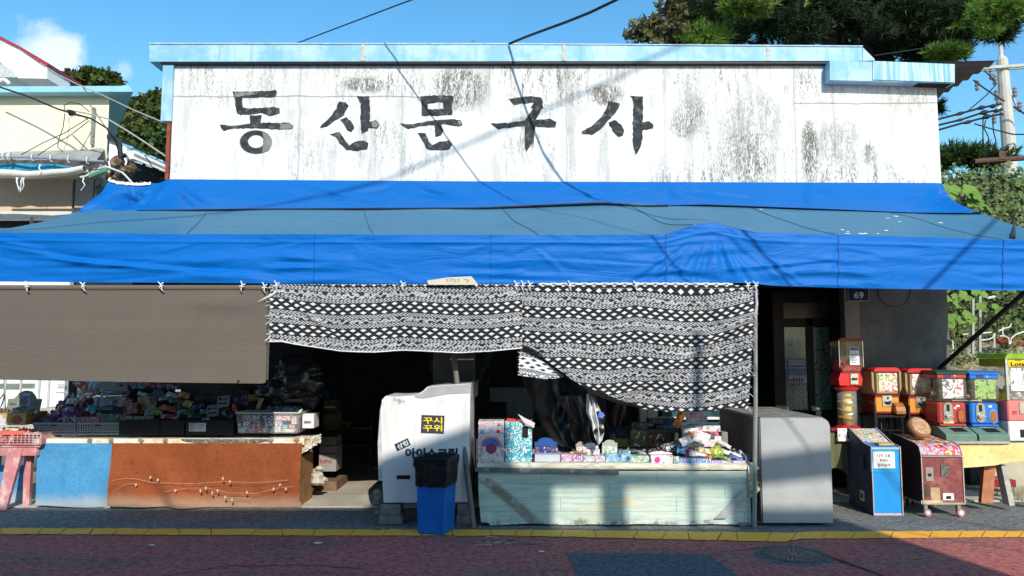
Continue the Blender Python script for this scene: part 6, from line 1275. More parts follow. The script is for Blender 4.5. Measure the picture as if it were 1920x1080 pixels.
for (l, u, v, ro) in (('pale grey sachet with a dark dot, the upper one in the labelled black box', 419, 752, -6), ('pale grey sachet with a dark dot, the lower one in the labelled black box', 399, 770, -8)):
    t = T('sachet', l, 'packet', P(u, v, 7.92), group='pale grey sachets'); M = Matrix.Translation(P(u, v, 7.92)) @ Matrix.Rotation(R(-20), 4, 'X') @ Matrix.Rotation(R(ro), 4, 'Y')
    t.part('pouch', pillow(.125, .125, .008, M), plain('pale_grey_pouch', (.24, .26, .29), .5, 0, .08), smooth=True)
    mb = MB(); mb.lathe([(.015, 0), (.015, .002), (.001, .002)], seg=14, M=M @ Matrix.Translation((-.03, -.016, .02)) @ Matrix.Rotation(R(90), 4, 'X')); mb.box(-.045, -.018, -.035, .04, -.0155, -.022, M=M); mb.box(.0, -.018, .012, .05, -.0155, .02, M=M); t.part('printing', mb, BLACK)
packet('small light blue wrapped wafer at the front of the labelled black box', 386, 786, 14, 4, 7.78, fo((.15, .35, .5), (.5, .6, .65)), 0, 30)
mb = MB(); a, b = P(366, 752, 8.15), P(470, 740, 8.15); mb.box(a.x, 8.12, a.z, b.x, 8.27, b.z); mb.box(a.x + .06, 8.12, b.z + .001, b.x, 8.27, b.z + .05); one('packing_box', mb, plain('dark_ribbed_tray', (.045, .045, .05), .5, 0, .5, 20), 'shallow dark ribbed tray lying across the back of the left table', 'tray')
packet('dull purple snack packet behind the pale grey sachets', 452, 752, 26, 14, 8.0, fo((.06, .03, .10), (.1, .06, .14)), 5, 20, grp=G1); packet('dull yellow snack packet behind the clear tub', 478, 745, 26, 14, 8.05, fo((.20, .16, .04), (.25, .2, .06)), -5, 20, grp=G1); packet('dull red round wrapper between the purple and yellow packets', 458, 744, 10, 9, 8.02, fo((.25, .03, .04), (.3, .1, .1)), 0, 20, grp=G1)
packet('twisted strip of gold coin sweets hanging behind the clear tub', 487, 757, 8, 22, 7.98, fo((.4, .2, .05), (.5, .4, .3), 80), 18, 5); packet('black curled foil bag in the labelled black box beside the sachets', 428, 775, 22, 16, 7.85, fo((.02, .02, .025), (.12, .12, .13), 20), 35, 30)
carton('dark navy battery carton behind the clear tub with pale lettering', 500, 762, 560, 772, 7.95, .12, prn((.015, .02, .06), (.01, .01, .03), (.12, .18, .3), (.2, .25, .35), 60), name='dark_carton'); carton('flat white edged box standing behind the navy carton', 532, 748, 566, 754, 8.05, .1, fl((.22, .22, .2)), name='flat_box')
def blob(name, label, cat, uvr, Y, mat, seed, amp=.35, grp=None, squash=.5):
    """crumpled film or cloth: a noisy closed surface over an ellipse (u, v, ru, rv)"""
    u, v, ru, rv = uvr; c = P(u, v, Y); s = Y / FPX; mb = MB()
    def f(a, b):
        th, ph = a * 2 * math.pi, (b - .5) * math.pi; d = Vector((math.cos(ph) * math.cos(th), math.cos(ph) * math.sin(th), math.sin(ph))); k = 1 + amp * (nz3(d.x * 1.7 + seed, d.y * 1.7, d.z * 1.7) + .5 * abs(nz3(d.x * 5, d.y * 5 + seed, d.z * 5)) + .25 * nz3(d.x * 12 + seed, d.y * 12, d.z * 12))
        return c + Vector((d.x * ru * s * k, d.y * ru * s * squash * k, d.z * rv * s * k))
    mb.grid(48, 30, f); return one(name, mb, mat, label, cat, smooth=True, group=grp)
FILM = plain('smoky_plastic_film', (.035, .035, .038), .22, 0, .3, 10, .9, .7)
blob('plastic_bag', 'dark translucent plastic bag bulging at the top of the pile by the doorway', 'bag', (555, 703, 46, 30), 8.1, FILM, 3, .5); blob('plastic_bag', 'smaller dark plastic bag sagging above the navy carton', 'bag', (520, 733, 34, 20), 8.05, FILM, 8, .5); blob('plastic_bag', 'dark plastic bag resting behind the flat box at the doorway side', 'bag', (575, 742, 24, 20), 8.15, FILM, 12, .5)
mb = MB(); a, b = P(528, 690, 8.25), P(580, 668, 8.25); mb.box(a.x, 8.2, a.z, b.x, 8.3, b.z); one('cardboard_box', mb, plain('dim_box', (.06, .058, .055), .8), 'dim grey cardboard box at the top of the pile left of the doorway', 'box')
# inside the doorway
def cbox(label, u0, v0, u1, v1, Y, d, m_, words=None): t = carton(label, u0, v0, u1, v1, Y, d, m_, name='cardboard_box', words=None); return t
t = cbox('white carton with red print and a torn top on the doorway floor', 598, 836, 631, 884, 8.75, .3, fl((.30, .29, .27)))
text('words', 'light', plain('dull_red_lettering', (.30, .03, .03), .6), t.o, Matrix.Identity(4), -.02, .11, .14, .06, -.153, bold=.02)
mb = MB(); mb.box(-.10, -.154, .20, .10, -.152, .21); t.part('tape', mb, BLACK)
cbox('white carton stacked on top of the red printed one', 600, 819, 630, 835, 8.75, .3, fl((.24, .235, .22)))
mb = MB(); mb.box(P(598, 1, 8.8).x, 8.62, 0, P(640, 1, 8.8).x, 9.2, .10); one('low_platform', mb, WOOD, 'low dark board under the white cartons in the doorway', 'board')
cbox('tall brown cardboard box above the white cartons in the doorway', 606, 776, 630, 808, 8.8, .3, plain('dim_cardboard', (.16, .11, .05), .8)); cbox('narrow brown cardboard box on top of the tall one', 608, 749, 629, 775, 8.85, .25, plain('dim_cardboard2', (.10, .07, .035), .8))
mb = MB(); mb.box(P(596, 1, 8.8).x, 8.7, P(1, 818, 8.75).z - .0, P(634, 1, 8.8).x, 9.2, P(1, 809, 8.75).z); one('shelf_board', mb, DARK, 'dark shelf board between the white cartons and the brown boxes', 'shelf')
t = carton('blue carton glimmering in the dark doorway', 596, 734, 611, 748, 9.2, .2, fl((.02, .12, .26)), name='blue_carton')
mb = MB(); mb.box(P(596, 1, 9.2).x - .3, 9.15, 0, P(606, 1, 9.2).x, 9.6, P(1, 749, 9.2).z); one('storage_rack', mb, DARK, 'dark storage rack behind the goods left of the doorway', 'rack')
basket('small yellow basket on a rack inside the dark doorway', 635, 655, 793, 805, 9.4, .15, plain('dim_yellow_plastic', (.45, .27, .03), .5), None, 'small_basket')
mb = MB()
for z in (.42, .62): mb.box(P(634, 1, 9.4).x, 9.3, z, P(700, 1, 9.4).x, 9.8, z + .02)
for x in (634, 698): xx = P(x, 1, 9.4).x; mb.box(xx - .015, 9.3, 0, xx + .015, 9.33, 1.5)
one('metal_rack', mb, DARK, 'dark metal rack inside the doorway carrying the yellow basket', 'rack')
# ------------------------------------------------------------------ goods on the right table
AP = prn((.82, .66, .70), (.75, .45, .5), (.55, .35, .55), (.85, .80, .82), 22)
t = carton('tall pink and blue printed toy box, leftmost on the right table', 897, 791, 945, 866, 7.02, .22, AP, side=fl((.35, .12, .08)))
mb = MB(); w_, h_ = .24, P(1, 791, 7.02).z - P(1, 866, 7.02).z
mb.box(-.10, -.115, h_ * .72, -.07, -.1125, h_ * .72 + .03); t.part('green_badge', mb, fl((.05, .5, .38))); mb = MB(); mb.box(.05, -.115, h_ * .72, .08, -.1125, h_ * .72 + .03); t.part('red_badge', mb, fl((.75, .06, .04)))
mb = MB(); sh = [(.095 * math.cos(q), h_ * .42 + .075 * math.sin(q)) for q in [i * math.pi / 12 for i in range(13)]] + [(-.095, h_ * .12), (.095, h_ * .12)]; mb.prism(ccw(sh), -.1145, -.1122); t.part('arch_picture', mb, plain('orange_arch_print', (.72, .24, .09), .5, 0, .4, 40))
sk = lambda k, z0_: ccw([(.095 * k * math.cos(q), h_ * .42 + .075 * k * math.sin(q)) for q in [i * math.pi / 12 for i in range(13)]] + [(-.095 * k, z0_), (.095 * k, z0_)])
t.part('sky_picture', MB().prism(sk(.8, h_ * .4), -.117, -.1147), plain('blue_print', (.06, .18, .60), .5)); t.part('lower_picture', MB().prism([(-.095, .02), (.095, .02), (.085, h_ * .38), (-.085, h_ * .38)], -.1172, -.1150), prn((.78, .68, .72), (.55, .25, .35), (.85, .5, .3), (.85, .8, .82), 40))
t.part('maroon_blob', MB().lathe([(.045, 0), (.05, .002), (.001, .002)], seg=20, M=Matrix.Translation((.0, -.1185, h_ * .34)) @ Matrix.Rotation(R(90), 4, 'X')), plain('maroon_print', (.30, .05, .10), .5))
mb = MB(); mb.box(-.12, -.10, h_ + .0005, .12, .10, h_ + .006); t.part('lid', mb, prn((.72, .72, .6), (.3, .4, .12), (.75, .72, .6), (.8, .8, .72), 12))
t = carton('tall turquoise printed toy box with a black window, second on the right table', 948, 790, 998, 866, 7.02, .2, prn((.10, .52, .60), (.75, .80, .72), (.05, .30, .45), (.85, .85, .80), 24), side=fl((.45, .22, .12)), rot=-3)
mb = MB(); mb.box(.035, -.104, .22, .09, -.1025, .32, bev=.001); t.part('window', mb, BLACK)
mb = MB(); mb.prism([(-.115, h_ - .002), (.03, h_ - .002), (-.02, h_ + .022), (-.105, h_ + .03)], -.06, -.055); t.part('red_flap', mb, fl((.75, .04, .03)))
mb = MB(); q = [(971, 776), (985, 784), (1003, 793), (1001, 802), (985, 797), (982, 792)]; mb.prism(ccw([(P(u, v, 6.98).x, P(u, v, 6.98).z) for u, v in q]), 6.97, 6.976); q = [(984, 786), (1001, 794), (998, 800), (983, 793)]; mb.prism(ccw([(P(u, v, 6.97).x, P(u, v, 6.97).z) for u, v in q]), 6.962, 6.966)
one('price_flag', mb, fl((.68, .64, .62)), 'folded white card flag sticking out of the turquoise toy box', 'card')
S_ = [(.5, .5, .5)]
rowa = [('plain pale grey tray of small toys beside the turquoise box', 1003, 853, 1050, 866, fl((.50, .53, .60)), None),
 ('small magenta toy box with gold cards in it in the front row', 1052, 852, 1092, 866, prn((.62, .42, .55), (.60, .05, .35), (.3, .12, .3), (.8, .7, .75), 34), [fl((.6, .42, .12))]),
 ('small lavender and teal toy box in the front row, beside the magenta one', 1094, 855, 1134, 866, prn((.55, .55, .62), (.12, .45, .5), (.5, .28, .4), (.75, .78, .78), 34), [fo((.7, .6, .5))]),
 ('light blue film wrapped toy box in the front row', 1136, 852, 1183, 866, prn((.28, .50, .66), (.05, .2, .5), (.45, .62, .72), (.35, .55, .7), 12), [fo((.2, .4, .5), (.7, .7, .7))]),
 ('small green toy box in the front row, beside the light blue one', 1184, 855, 1217, 867, prn((.42, .58, .48), (.1, .35, .28), (.72, .75, .7), (.3, .5, .35), 30), [fo((.6, .5, .5))]),
 ('small white toy box with a magenta dot in the front row', 1221, 854, 1262, 872, prn((.80, .76, .74), (.50, .08, .15), (.72, .66, .68), (.82, .8, .78), 30), None),
 ('blue and violet toy box with white lettering in the front row', 1273, 860, 1333, 874, prn((.20, .42, .72), (.5, .25, .55), (.08, .2, .45), (.6, .6, .72), 24), None),
 ('long lavender toy box with white lettering beside the support pole', 1335, 864, 1403, 878, prn((.52, .45, .70), (.42, .35, .6), (.55, .5, .72), (.66, .62, .78), 14), None)]
for (l, u0, v0, u1, v1, m_, f_) in rowa:
    t = carton(l, u0, v0, u1, v1, 7.0 if u0 < 1220 else 6.96, .13, m_, fill=f_, grp='small toy boxes in the front row')
    if 'magenta dot' in l: mb = MB(); mb.lathe([(.026, 0), (.026, .002), (.001, .002)], seg=18, M=Matrix.Translation((-.045, -.068, .045)) @ Matrix.Rotation(R(90), 4, 'X')); t.part('magenta_dot', mb, fl((.62, .05, .3)))
mb = MB()
for (u0, u1, v, hh) in ((1290, 1300, 867, 4), (1302, 1310, 867, 4), (1312, 1320, 867, 4)): pass
for (l, u0, v0, u1, v1, Y, d, m_, fp) in (
 ('dark blue display box with a round header at the back of the right table', 1003, 838, 1046, 851, 7.2, .12, prn((.03, .08, .25), (.2, .08, .15), (.3, .15, .2), (.1, .12, .25), 26), (.075, fl((.02, .09, .32)))),
 ('white and pink toy box behind the magenta box in the second row', 1081, 838, 1099, 853, 7.16, .08, prn((.78, .72, .70), (.75, .2, .12), (.8, .4, .2), (.8, .78, .75), 30), (.04, fl((.35, .33, .3)))),
 ('wide white toy box of paper slips in the second row', 1094, 842, 1124, 855, 7.12, .08, prn((.80, .76, .74), (.78, .3, .25), (.8, .8, .78), (.75, .55, .6), 24), (.05, prn((.8, .7, .75), (.7, .15, .4), (.78, .4, .6), (.82, .8, .8), 40))),
 ('pale green card box leaning back in the second row', 1130, 836, 1158, 851, 7.14, .06, prn((.62, .68, .60), (.3, .5, .2), (.7, .72, .68), (.75, .75, .7), 34), (.05, fl((.4, .42, .38)))),
 ('small blue and black printed pack on the light blue toy box', 1161, 845, 1182, 853, 7.06, .05, prn((.15, .42, .55), (.02, .03, .05), (.6, .68, .7), (.2, .5, .6), 44), None),
 ('dull olive open carton of teal toys at the back of the right table', 1150, 822, 1184, 838, 7.5, .2, fl((.16, .17, .04)), (.03, fl((.18, .19, .05)))),
 ('olive green picture box in the dark pile of the right table', 1183, 806, 1216, 838, 7.45, .15, prn((.16, .17, .04), (.18, .03, .06), (.05, .08, .10), (.1, .12, .05), 16), None),
 ('orange and brown toy box right of the olive picture box', 1217, 813, 1256, 838, 7.42, .15, prn((.14, .09, .05), (.28, .10, .03), (.2, .15, .04), (.1, .09, .07), 18), None),
 ('long cardboard tray lettered in black above the orange toy box', 1214, 805, 1273, 812, 7.44, .2, fl((.13, .11, .08)), None),
 ('dark printed carton on top of the olive picture box', 1186, 793, 1214, 805, 7.5, .15, prn((.06, .06, .09), (.02, .02, .02), (.16, .16, .2), (.2, .2, .22), 40), None),
 ('bright blue toy carton at the back of the right table', 1244, 796, 1275, 804, 7.5, .15, prn((.03, .14, .38), (.02, .08, .25), (.2, .3, .5), (.05, .2, .45), 24), None),
 ('small dull red pack left of the bright blue carton', 1230, 797, 1243, 804, 7.5, .15, fl((.22, .05, .09)), None),
 ('stack of flat dark books behind the bright blue carton', 1218, 786, 1272, 795, 7.6, .2, prn((.05, .05, .06), (.3, .3, .3), (.03, .03, .03), (.2, .12, .12), 60), None),
 ('grey upright carton with a red dot behind the white toy box', 1345, 810, 1364, 838, 7.25, .12, prn((.28, .27, .26), (.3, .06, .06), (.28, .27, .26), (.25, .25, .24), 8), None),
 ('sunlit white toy box with green and pink lettering', 1288, 818, 1352, 838, 7.12, .14, prn((.82, .80, .77), (.30, .50, .38), (.65, .40, .55), (.84, .82, .8), 22), None),
 ('sunlit white toy box with pink lettering leaning on the pile', 1305, 798, 1351, 809, 7.1, .1, prn((.82, .78, .76), (.80, .30, .42), (.82, .8, .78), (.82, .74, .72), 22), None),
 ('flat white box with a pale blue edge under the leaning one', 1292, 797, 1345, 816, 7.25, .1, fl((.72, .68, .62)), None),
 ('upright pink and yellow striped toy pack at the top of the sunlit pile', 1287, 773, 1326, 791, 7.2, .03, prn((.80, .45, .60), (.75, .15, .30), (.45, .15, .65), (.82, .65, .3), 26), None),
 ('lavender box lying behind the long lavender toy box', 1378, 851, 1405, 866, 7.2, .12, fl((.42, .32, .52)), None),
 ('pale pink tray of hanging toys beside the grey freezer', 1402, 853, 1418, 870, 7.15, .1, fl((.55, .38, .55)), None)):
    carton(l, u0, v0, u1, v1, Y, d, m_, flap=fp, rot=(-9 if 'leaning' in l else 0))
CLP = fo((.62, .62, .60), (.78, .76, .72), 60)
for a_ in (('orange and red striped lollipop bag leaning at the left of the sunlit pile', 1274, 786, 14, 30, 7.15, fo((.80, .24, .03), (.8, .55, .3), 30), 28, 5), ('clear bag of pale sweets lying across the sunlit pile', 1300, 803, 44, 14, 7.14, CLP, -12, 40), ('crumpled white sweet bag in front of the sunlit white toy box', 1316, 820, 30, 22, 7.02, fo((.80, .72, .70), (.82, .5, .5), 26), 20, 20),
 ('bright blue crinkled sweet bag in the middle of the right table', 1280, 841, 20, 20, 7.05, fo((.06, .25, .45), (.3, .45, .6)), 10, 20), ('small magenta wrapped toy beside the bright blue bag', 1293, 846, 14, 9, 7.03, fo((.25, .03, .12), (.5, .3, .4)), 0, 20), ('clear flat bag of white sweets in front of the white toy box', 1310, 851, 36, 12, 7.0, CLP, 4, 50),
 ('yellow and green round snack bag in front of the clear bags', 1343, 846, 22, 20, 6.98, fo((.22, .28, .04), (.6, .45, .05)), -20, 20), ('olive yellow wrapped toy left of the bright blue bag', 1279, 829, 18, 12, 7.2, fo((.24, .23, .06), (.3, .3, .1)), 0, 20), ('clear film bag with silver toys lying towards the support pole', 1372, 851, 42, 12, 7.05, CLP, 26, 45),
 ('navy and white patterned pouch by the support pole', 1380, 858, 26, 10, 6.99, fo((.05, .09, .25), (.4, .42, .5)), 28, 40), ('green leafy toy in film in front of the lavender boxes', 1358, 858, 24, 8, 6.98, fo((.10, .22, .05), (.5, .5, .2)), 20, 40), ('small orange red toy at the foot of the yellow and green snack bag', 1328, 857, 14, 7, 6.97, fo((.55, .13, .06), (.4, .3, .2)), -10, 30),
 ('dark clear bag of black toys in the shade left of the blue bag', 1258, 838, 34, 18, 7.2, fo((.05, .06, .07), (.3, .34, .36), 50), -20, 30), ('dark purple packet in the shade in the middle of the right table', 1236, 847, 30, 9, 7.15, fo((.06, .03, .07), (.2, .16, .2)), -8, 50), ('grey film bag lying behind the green toy box', 1196, 846, 26, 7, 7.2, fo((.08, .09, .09), (.25, .26, .26), 60), 6, 50),
 ('crumpled clear sweet bag hanging over the left corner of the sunlit white toy box', 1286, 826, 22, 16, 7.0, fo((.78, .76, .74), (.7, .4, .45), 40), -24, 30), ('pale yellow paper toy pack on top of the clear flat bag', 1322, 845, 24, 12, 6.99, fo((.76, .68, .42), (.7, .3, .2), 26), 10, 40), ('white string of wrapped gum right of the sunlit pile', 1358, 833, 26, 8, 7.06, fo((.78, .76, .72), (.5, .5, .55), 50), 32, 40), ('mint and pink hair clip pack beside the small white toy box', 1268, 862, 10, 12, 6.94, fo((.5, .72, .62), (.75, .4, .5), 30), 4, 10), ('pink wrapper peeping out on top of the sunlit white toy box', 1340, 813, 14, 6, 7.05, fo((.72, .12, .3), (.8, .4, .4)), 8, 30), ('orange wrapper on the left shoulder of the sunlit white toy box', 1296, 812, 14, 6, 7.05, fo((.8, .3, .08), (.8, .5, .3)), 6, 30), ('white paper slip lying in the open front row carton', 1238, 850, 44, 4, 7.06, fo((.8, .74, .7), (.8, .5, .4)), 2, 70)):
    packet(*a_)
heap('film_wrapped_toys', 'tangle of clear film wrapped toys at the right end of the right table', 1345, 842, 1398, 860, 7.05, .12, [CLP, fo((.25, .25, .24), (.5, .5, .48)), fo((.12, .14, .2), (.4, .4, .42))], 36, .06, 'toys', 8, .4)
heap('teal_toys', 'small teal vehicles heaped in the olive carton', 1148, 806, 1184, 820, 7.5, .1, [fo((.04, .10, .13), (.16, .26, .3), 60), fo((.03, .04, .05), (.15, .15, .16), 60)], 24, .06, 'toys', 9, .7)
heap('dark_toys', 'shaded jumble of small packs behind the front row of toy boxes', 1150, 838, 1300, 850, 7.22, .35, [fo((.05, .05, .05), (.12, .12, .12)), fo((.04, .05, .05)), fo((.08, .05, .06), (.2, .18, .2))], 60, .08, 'toys', 10, .5)
# cloth, bags and things hanging inside
def hang(name, label, cat, tabL, v0, v1, Y, mat, amp=.05, freq=14, slope=0.0):
    mb = MB()
    def f(a, b):
        v = lerp(v0, v1, b); l = tab([(q[0], q[1]) for q in tabL], v); r_ = tab([(q[0], q[2]) for q in tabL], v); p = P(lerp(l, r_, a), v, Y); p.y += amp * math.sin(a * freq + b * 3) * (.5 + .5 * b) + amp * .6 * nz3(p.x * 8, p.z * 5) + slope * b; return p
    mb.grid(50, 50, f); return one(name, mb, mat, label, cat, smooth=True)
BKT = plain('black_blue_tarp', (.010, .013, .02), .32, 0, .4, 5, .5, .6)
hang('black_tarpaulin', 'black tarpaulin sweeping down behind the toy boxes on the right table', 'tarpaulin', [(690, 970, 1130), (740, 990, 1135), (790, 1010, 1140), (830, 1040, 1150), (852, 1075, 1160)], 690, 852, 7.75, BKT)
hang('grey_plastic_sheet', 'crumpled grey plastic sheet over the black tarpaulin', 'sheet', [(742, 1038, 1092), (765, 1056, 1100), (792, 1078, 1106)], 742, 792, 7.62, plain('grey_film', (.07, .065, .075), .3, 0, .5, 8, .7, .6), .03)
t = T('shopping_bag', 'sunlit white plastic bag with a blue knot hanging inside over the toys', 'bag', P(1118, 832, 6.98)); mb = MB()
def wb(a, b):
    v = lerp(738, 832, b); l = tab([(738, 1099), (775, 1100), (790, 1108), (812, 1112), (832, 1119)], v); r_ = tab([(738, 1106), (755, 1120), (780, 1128), (812, 1134), (825, 1130), (832, 1122)], v); p = P(lerp(l, r_, a), v, 6.98); p.y += .03 * math.sin(a * 15 + b * 6) + .03 * nz3(p.x * 12, p.z * 9) - .04 * math.sin(a * math.pi); return p
mb.grid(40, 50, wb); t.part('bag', mb, plain('white_bag_film', (.74, .74, .73), .4, 0, .15, 14, .6), smooth=True)
mb = MB(); random.seed(6)
for k in range(9): p = P(random.uniform(1116, 1134), random.uniform(775, 815), 6.92); mb.lathe([(.002, -.028), (.016, -.01), (.018, .006), (.004, .024)], seg=8, M=Matrix.Translation(p) @ Matrix.Rotation(random.uniform(-1, 1), 4, 'Y'))
t.part('dark_print', mb, BLACK); mb = MB(); 
for k in range(5): p = P(1127 + 3 * math.cos(k * 1.3), 779 + 3 * math.sin(k * 1.3), 6.91); mb.lathe([(.002, -.02), (.02, -.006), (.018, .008), (.002, .02)], seg=9, M=Matrix.Translation(p) @ Matrix.Rotation(k, 4, 'Y'))
t.part('blue_knot', mb, plain('blue_knot', (.12, .2, .62), .4))
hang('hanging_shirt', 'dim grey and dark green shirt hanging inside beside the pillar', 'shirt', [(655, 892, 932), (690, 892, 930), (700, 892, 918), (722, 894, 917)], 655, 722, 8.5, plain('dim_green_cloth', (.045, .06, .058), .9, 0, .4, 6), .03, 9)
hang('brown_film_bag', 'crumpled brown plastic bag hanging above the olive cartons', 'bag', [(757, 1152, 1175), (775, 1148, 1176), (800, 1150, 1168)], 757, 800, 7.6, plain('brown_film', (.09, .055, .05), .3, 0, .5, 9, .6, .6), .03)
mb = MB(); a, b = P(918, 838, 9.3), P(1000, 727, 9.3); mb.box(a.x, 9.3, a.z, b.x, 9.34, b.z); t = T('white_board', 'dim pale board leaning inside behind the tall toy boxes', 'board', a); t.part('board', mb, plain('dim_pale_board', (.22, .24, .26), .7)); mb = MB(); a, b = P(914, 782, 9.28), P(950, 753, 9.28); mb.box(a.x, 9.27, a.z, b.x, 9.29, b.z); t.part('dark_panel', mb, BLACK)
mb = MB(); a = P(884, 640, 7.6)
mb.prism(ccw([(P(u, v, 7.62).x, P(u, v, 7.62).z) for u, v in ((886, 722), (896, 712), (896, 740), (886, 750))]), 7.62, 7.63); one('grey_card', mb, fl((.3, .3, .3)), 'small grey card stuck to the side of the ice cream freezer', 'card')
# poster on the sliding door glass
Yp = yd + .018; a, b = P(1478, 720, Yp), P(1512, 672, Yp); t = T('poster', 'shaded notice poster in blue and cream on the sliding door glass', 'poster', (a.x, Yp, a.z)); mb = MB(); mb.box(a.x, Yp - .003, a.z, b.x, Yp, b.z); t.part('sheet', mb, fl((.22, .26, .48)))
mb = MB()
for (v0, v1) in ((676, 679), (681, 684), (689, 690.5)): mb.box(a.x + .02, Yp - .0055, P(1, v1, Yp).z, b.x - .02, Yp - .0035, P(1, v0, Yp).z)
mb.box(a.x + .006, Yp - .0055, P(1, 718, Yp).z, b.x - .006, Yp - .0035, P(1, 704, Yp).z); t.part('print', mb, fl((.6, .58, .58)))
mb = MB()
for x in (.33, .72): c = P(lerp(1478, 1512, x), 697, Yp); mb.lathe([(.038, 0), (.038, .002), (.001, .002)], seg=16, M=Matrix.Translation((c.x, Yp - .0036, c.z)) @ Matrix.Rotation(R(90), 4, 'X'))
t.part('round_pictures', mb, prn((.28, .3, .34), (.2, .1, .08), (.1, .12, .2), (.3, .3, .3), 60))
mb = MB()
for k in range(5): mb.box(a.x + .016 + k * .034, Yp - .0075, P(1, 716, Yp).z, a.x + .036 + k * .034, Yp - .0057, P(1, 710 - (k % 2) * 2, Yp).z)
t.part('small_print', mb, fl((.25, .06, .06)))
# ------------------------------------------------------------------ neighbours on the left
def pbox(mb, u0, v0, u1, v1, Y, d): a, b = P(u0, v1, Y), P(u1, v0, Y); mb.box(a.x, Y, a.z, b.x, Y + d, b.z); return mb
YN = 10.6
nh = T('neighbour_house', 'cream rendered house with a pale blue flat roof edge left of the shop', 'house', (P(50, 1, YN).x, YN, 0))
mb = MB(); a, b = P(-320, 300, YN), P(203, 230, YN); mb.prism([(a.x, YN), (b.x, YN), (b.x - 2.6, YN + 4), (a.x, YN + 4)], P(1, 335, YN).z, P(1, 174, YN).z, 'z'); nh.part('upper_wall', mb, CREAM)
mb = MB(); a, b = P(196, 300, YN), P(238, 268, YN); mb.prism(ccw([(P(u, v, YN).x, P(u, v, YN).z) for u, v in ((203.5, 262), (222, 266), (236, 275), (238, 300), (226, 330), (203.5, 334))]), YN + .02, YN + .3); nh.part('rounded_pier', mb, TILEW)
mb = MB(); mb.prism(ccw([(P(u, v, YN).x, P(u, v, YN).z) for u, v in ((203.5, 254), (232, 262), (230, 271), (203.5, 262))]), YN - .05, YN + .3); nh.part('pier_cap', mb, DSTEEL)
mb = MB(); sk = Matrix.Identity(4); sk[0][1] = -.65; sk[0][3] = .65 * (YN - .2)
q = [P(u, v, YN - .2) for u, v in ((-320, 174), (200, 172), (250, 172), (240, 159), (226, 161), (-320, 163))]; mb.prism(ccw([(k.x, k.z) for k in q]), YN - .2, YN + 4.4, M=sk); nh.part('roof_edge', mb, plain('pale_blue_roof_trim', (.28, .55, .68), .5, 0, .1))
mb = MB(); pbox(mb, -320, 335, 137, 398, YN + .02, 1); nh.part('tan_wall', mb, BRN)
mb = MB(); pbox(mb, 137.5, 334, 176, 420, YN + .0, 1); nh.part('pink_grey_pier', mb, m_cement('pink_grey_wall', (.42, .38, .38), (.5, .46, .45), 1.5, .1))
mb = MB(); pbox(mb, 176.5, 332, 190, 372, YN - .02, 1); nh.part('stone_quoin', mb, m_cement('grey_stone_pier', (.12, .12, .12), (.5, .5, .48), 8, .4))
mb = MB(); pbox(mb, -320, 396, 134, 412, YN - .15, .5); nh.part('shutter_box', mb, plain('cream_steel', (.66, .64, .58), .6, 0, .1)); mb = MB(); pbox(mb, -320, 412.5, 132, 426, YN - .05, .5); nh.part('shutter_gap', mb, DARK)
mb = MB(); pbox(mb, -320, 427, 136, 960, YN - .02, .1); nh.part('lower_wall', mb, TILEW)
mb = MB()
for (u0, v0, u1, v1) in ((-30, 719, 6, 729), (9, 719, 36, 730), (39, 719, 65, 728)): pbox(mb, u0, v0, u1, v1, YN - .03, .009)
nh.part('louvre_window', mb, plain('dim_green_glass', (.20, .24, .2), .3)); mb = MB()
for u in (7.5, 37, 72, 90): pbox(mb, u - .6, 700, u + .6, 790, YN - .04, .012)
pbox(mb, 108, 719, 122, 727, YN - .035, .01); pbox(mb, 104, 735, 128, 736, YN - .035, .01); nh.part('panel_joint', mb, plain('pale_joint', (.5, .52, .5), .6))
mb = MB(); pbox(mb, -100, 778, 160, 812, 9.2, .8); pbox(mb, 75, 765, 112, 778, 9.3, .5); one('step_block', mb, m_cement('pale_step', (.4, .38, .35), (.62, .6, .56), 3), 'pale concrete step behind the left table', 'step')
mb = MB(); a, b = P(148, 812, 8.62), P(236, 560, 8.62); mb.box(a.x, 8.62, 0, b.x, 8.75, 2.4); one('cement_wall', mb, m_cement('rough_cement', (.26, .25, .23), (.36, .34, .31), 4), 'short grey cement wall between the shop and the white doors', 'wall')
mb = MB(); a, b = P(236.5, 812, 8.4), P(330, 560, 8.4); mb.box(a.x, 8.4, 0, b.x, 8.45, 2.5); one('dark_board', mb, plain('dark_fill_brown', (.022, .018, .015), .8), 'added board standing in for the dark end of the shop front behind the left table', 'board')  # board added in place of the darkness at the shop end
# torn awning of the neighbour
ta = T('torn_awning', 'torn grey and teal awning with a sagging white roll on the cream house', 'awning', P(60, 320, YN - .9))
def roll2(a, b): u = lerp(-120, 160, a); th = b * 2 * math.pi; c = P(u, tab([(-120, 326), (0, 325), (60, 328), (130, 322), (160, 316)], u), YN - .9); return c + Vector((0, .07 * math.sin(th), (.065 - .02 * a) * math.cos(th))) * (1 + .1 * nz3(a * 9, b * 3))
mb = MB(); mb.grid(70, 12, roll2); ta.part('rolled_sheet', mb, plain('dirty_white_sheet', (.66, .64, .58), .7, 0, .15, 6), smooth=True)
mb = MB(); mb.grid(40, 6, lambda a, b: P(lerp(-120, 136, a), lerp(309, 319, b) + (3 * math.sin(a * 7)) * (1 - b), YN - .8) + Vector((0, .02 * math.sin(a * 20), 0))); ta.part('teal_sheet', mb, plain('teal_sheet', (.02, .27, .42), .5), smooth=True)
mb = MB(); mb.grid(50, 12, lambda a, b: P(lerp(-120, 196, a) - 14 * b * a, lerp(tab([(0, 290), (1, 279)], a), lerp(300, 300, a), b), lerp(YN - .02, YN - .75, b)) + Vector((0, 0, .03 * nz3(a * 12, b * 4)))); ta.part('grey_sheet', mb, plain('grey_sheet', (.33, .33, .31), .7, 0, .2, 5), smooth=True)
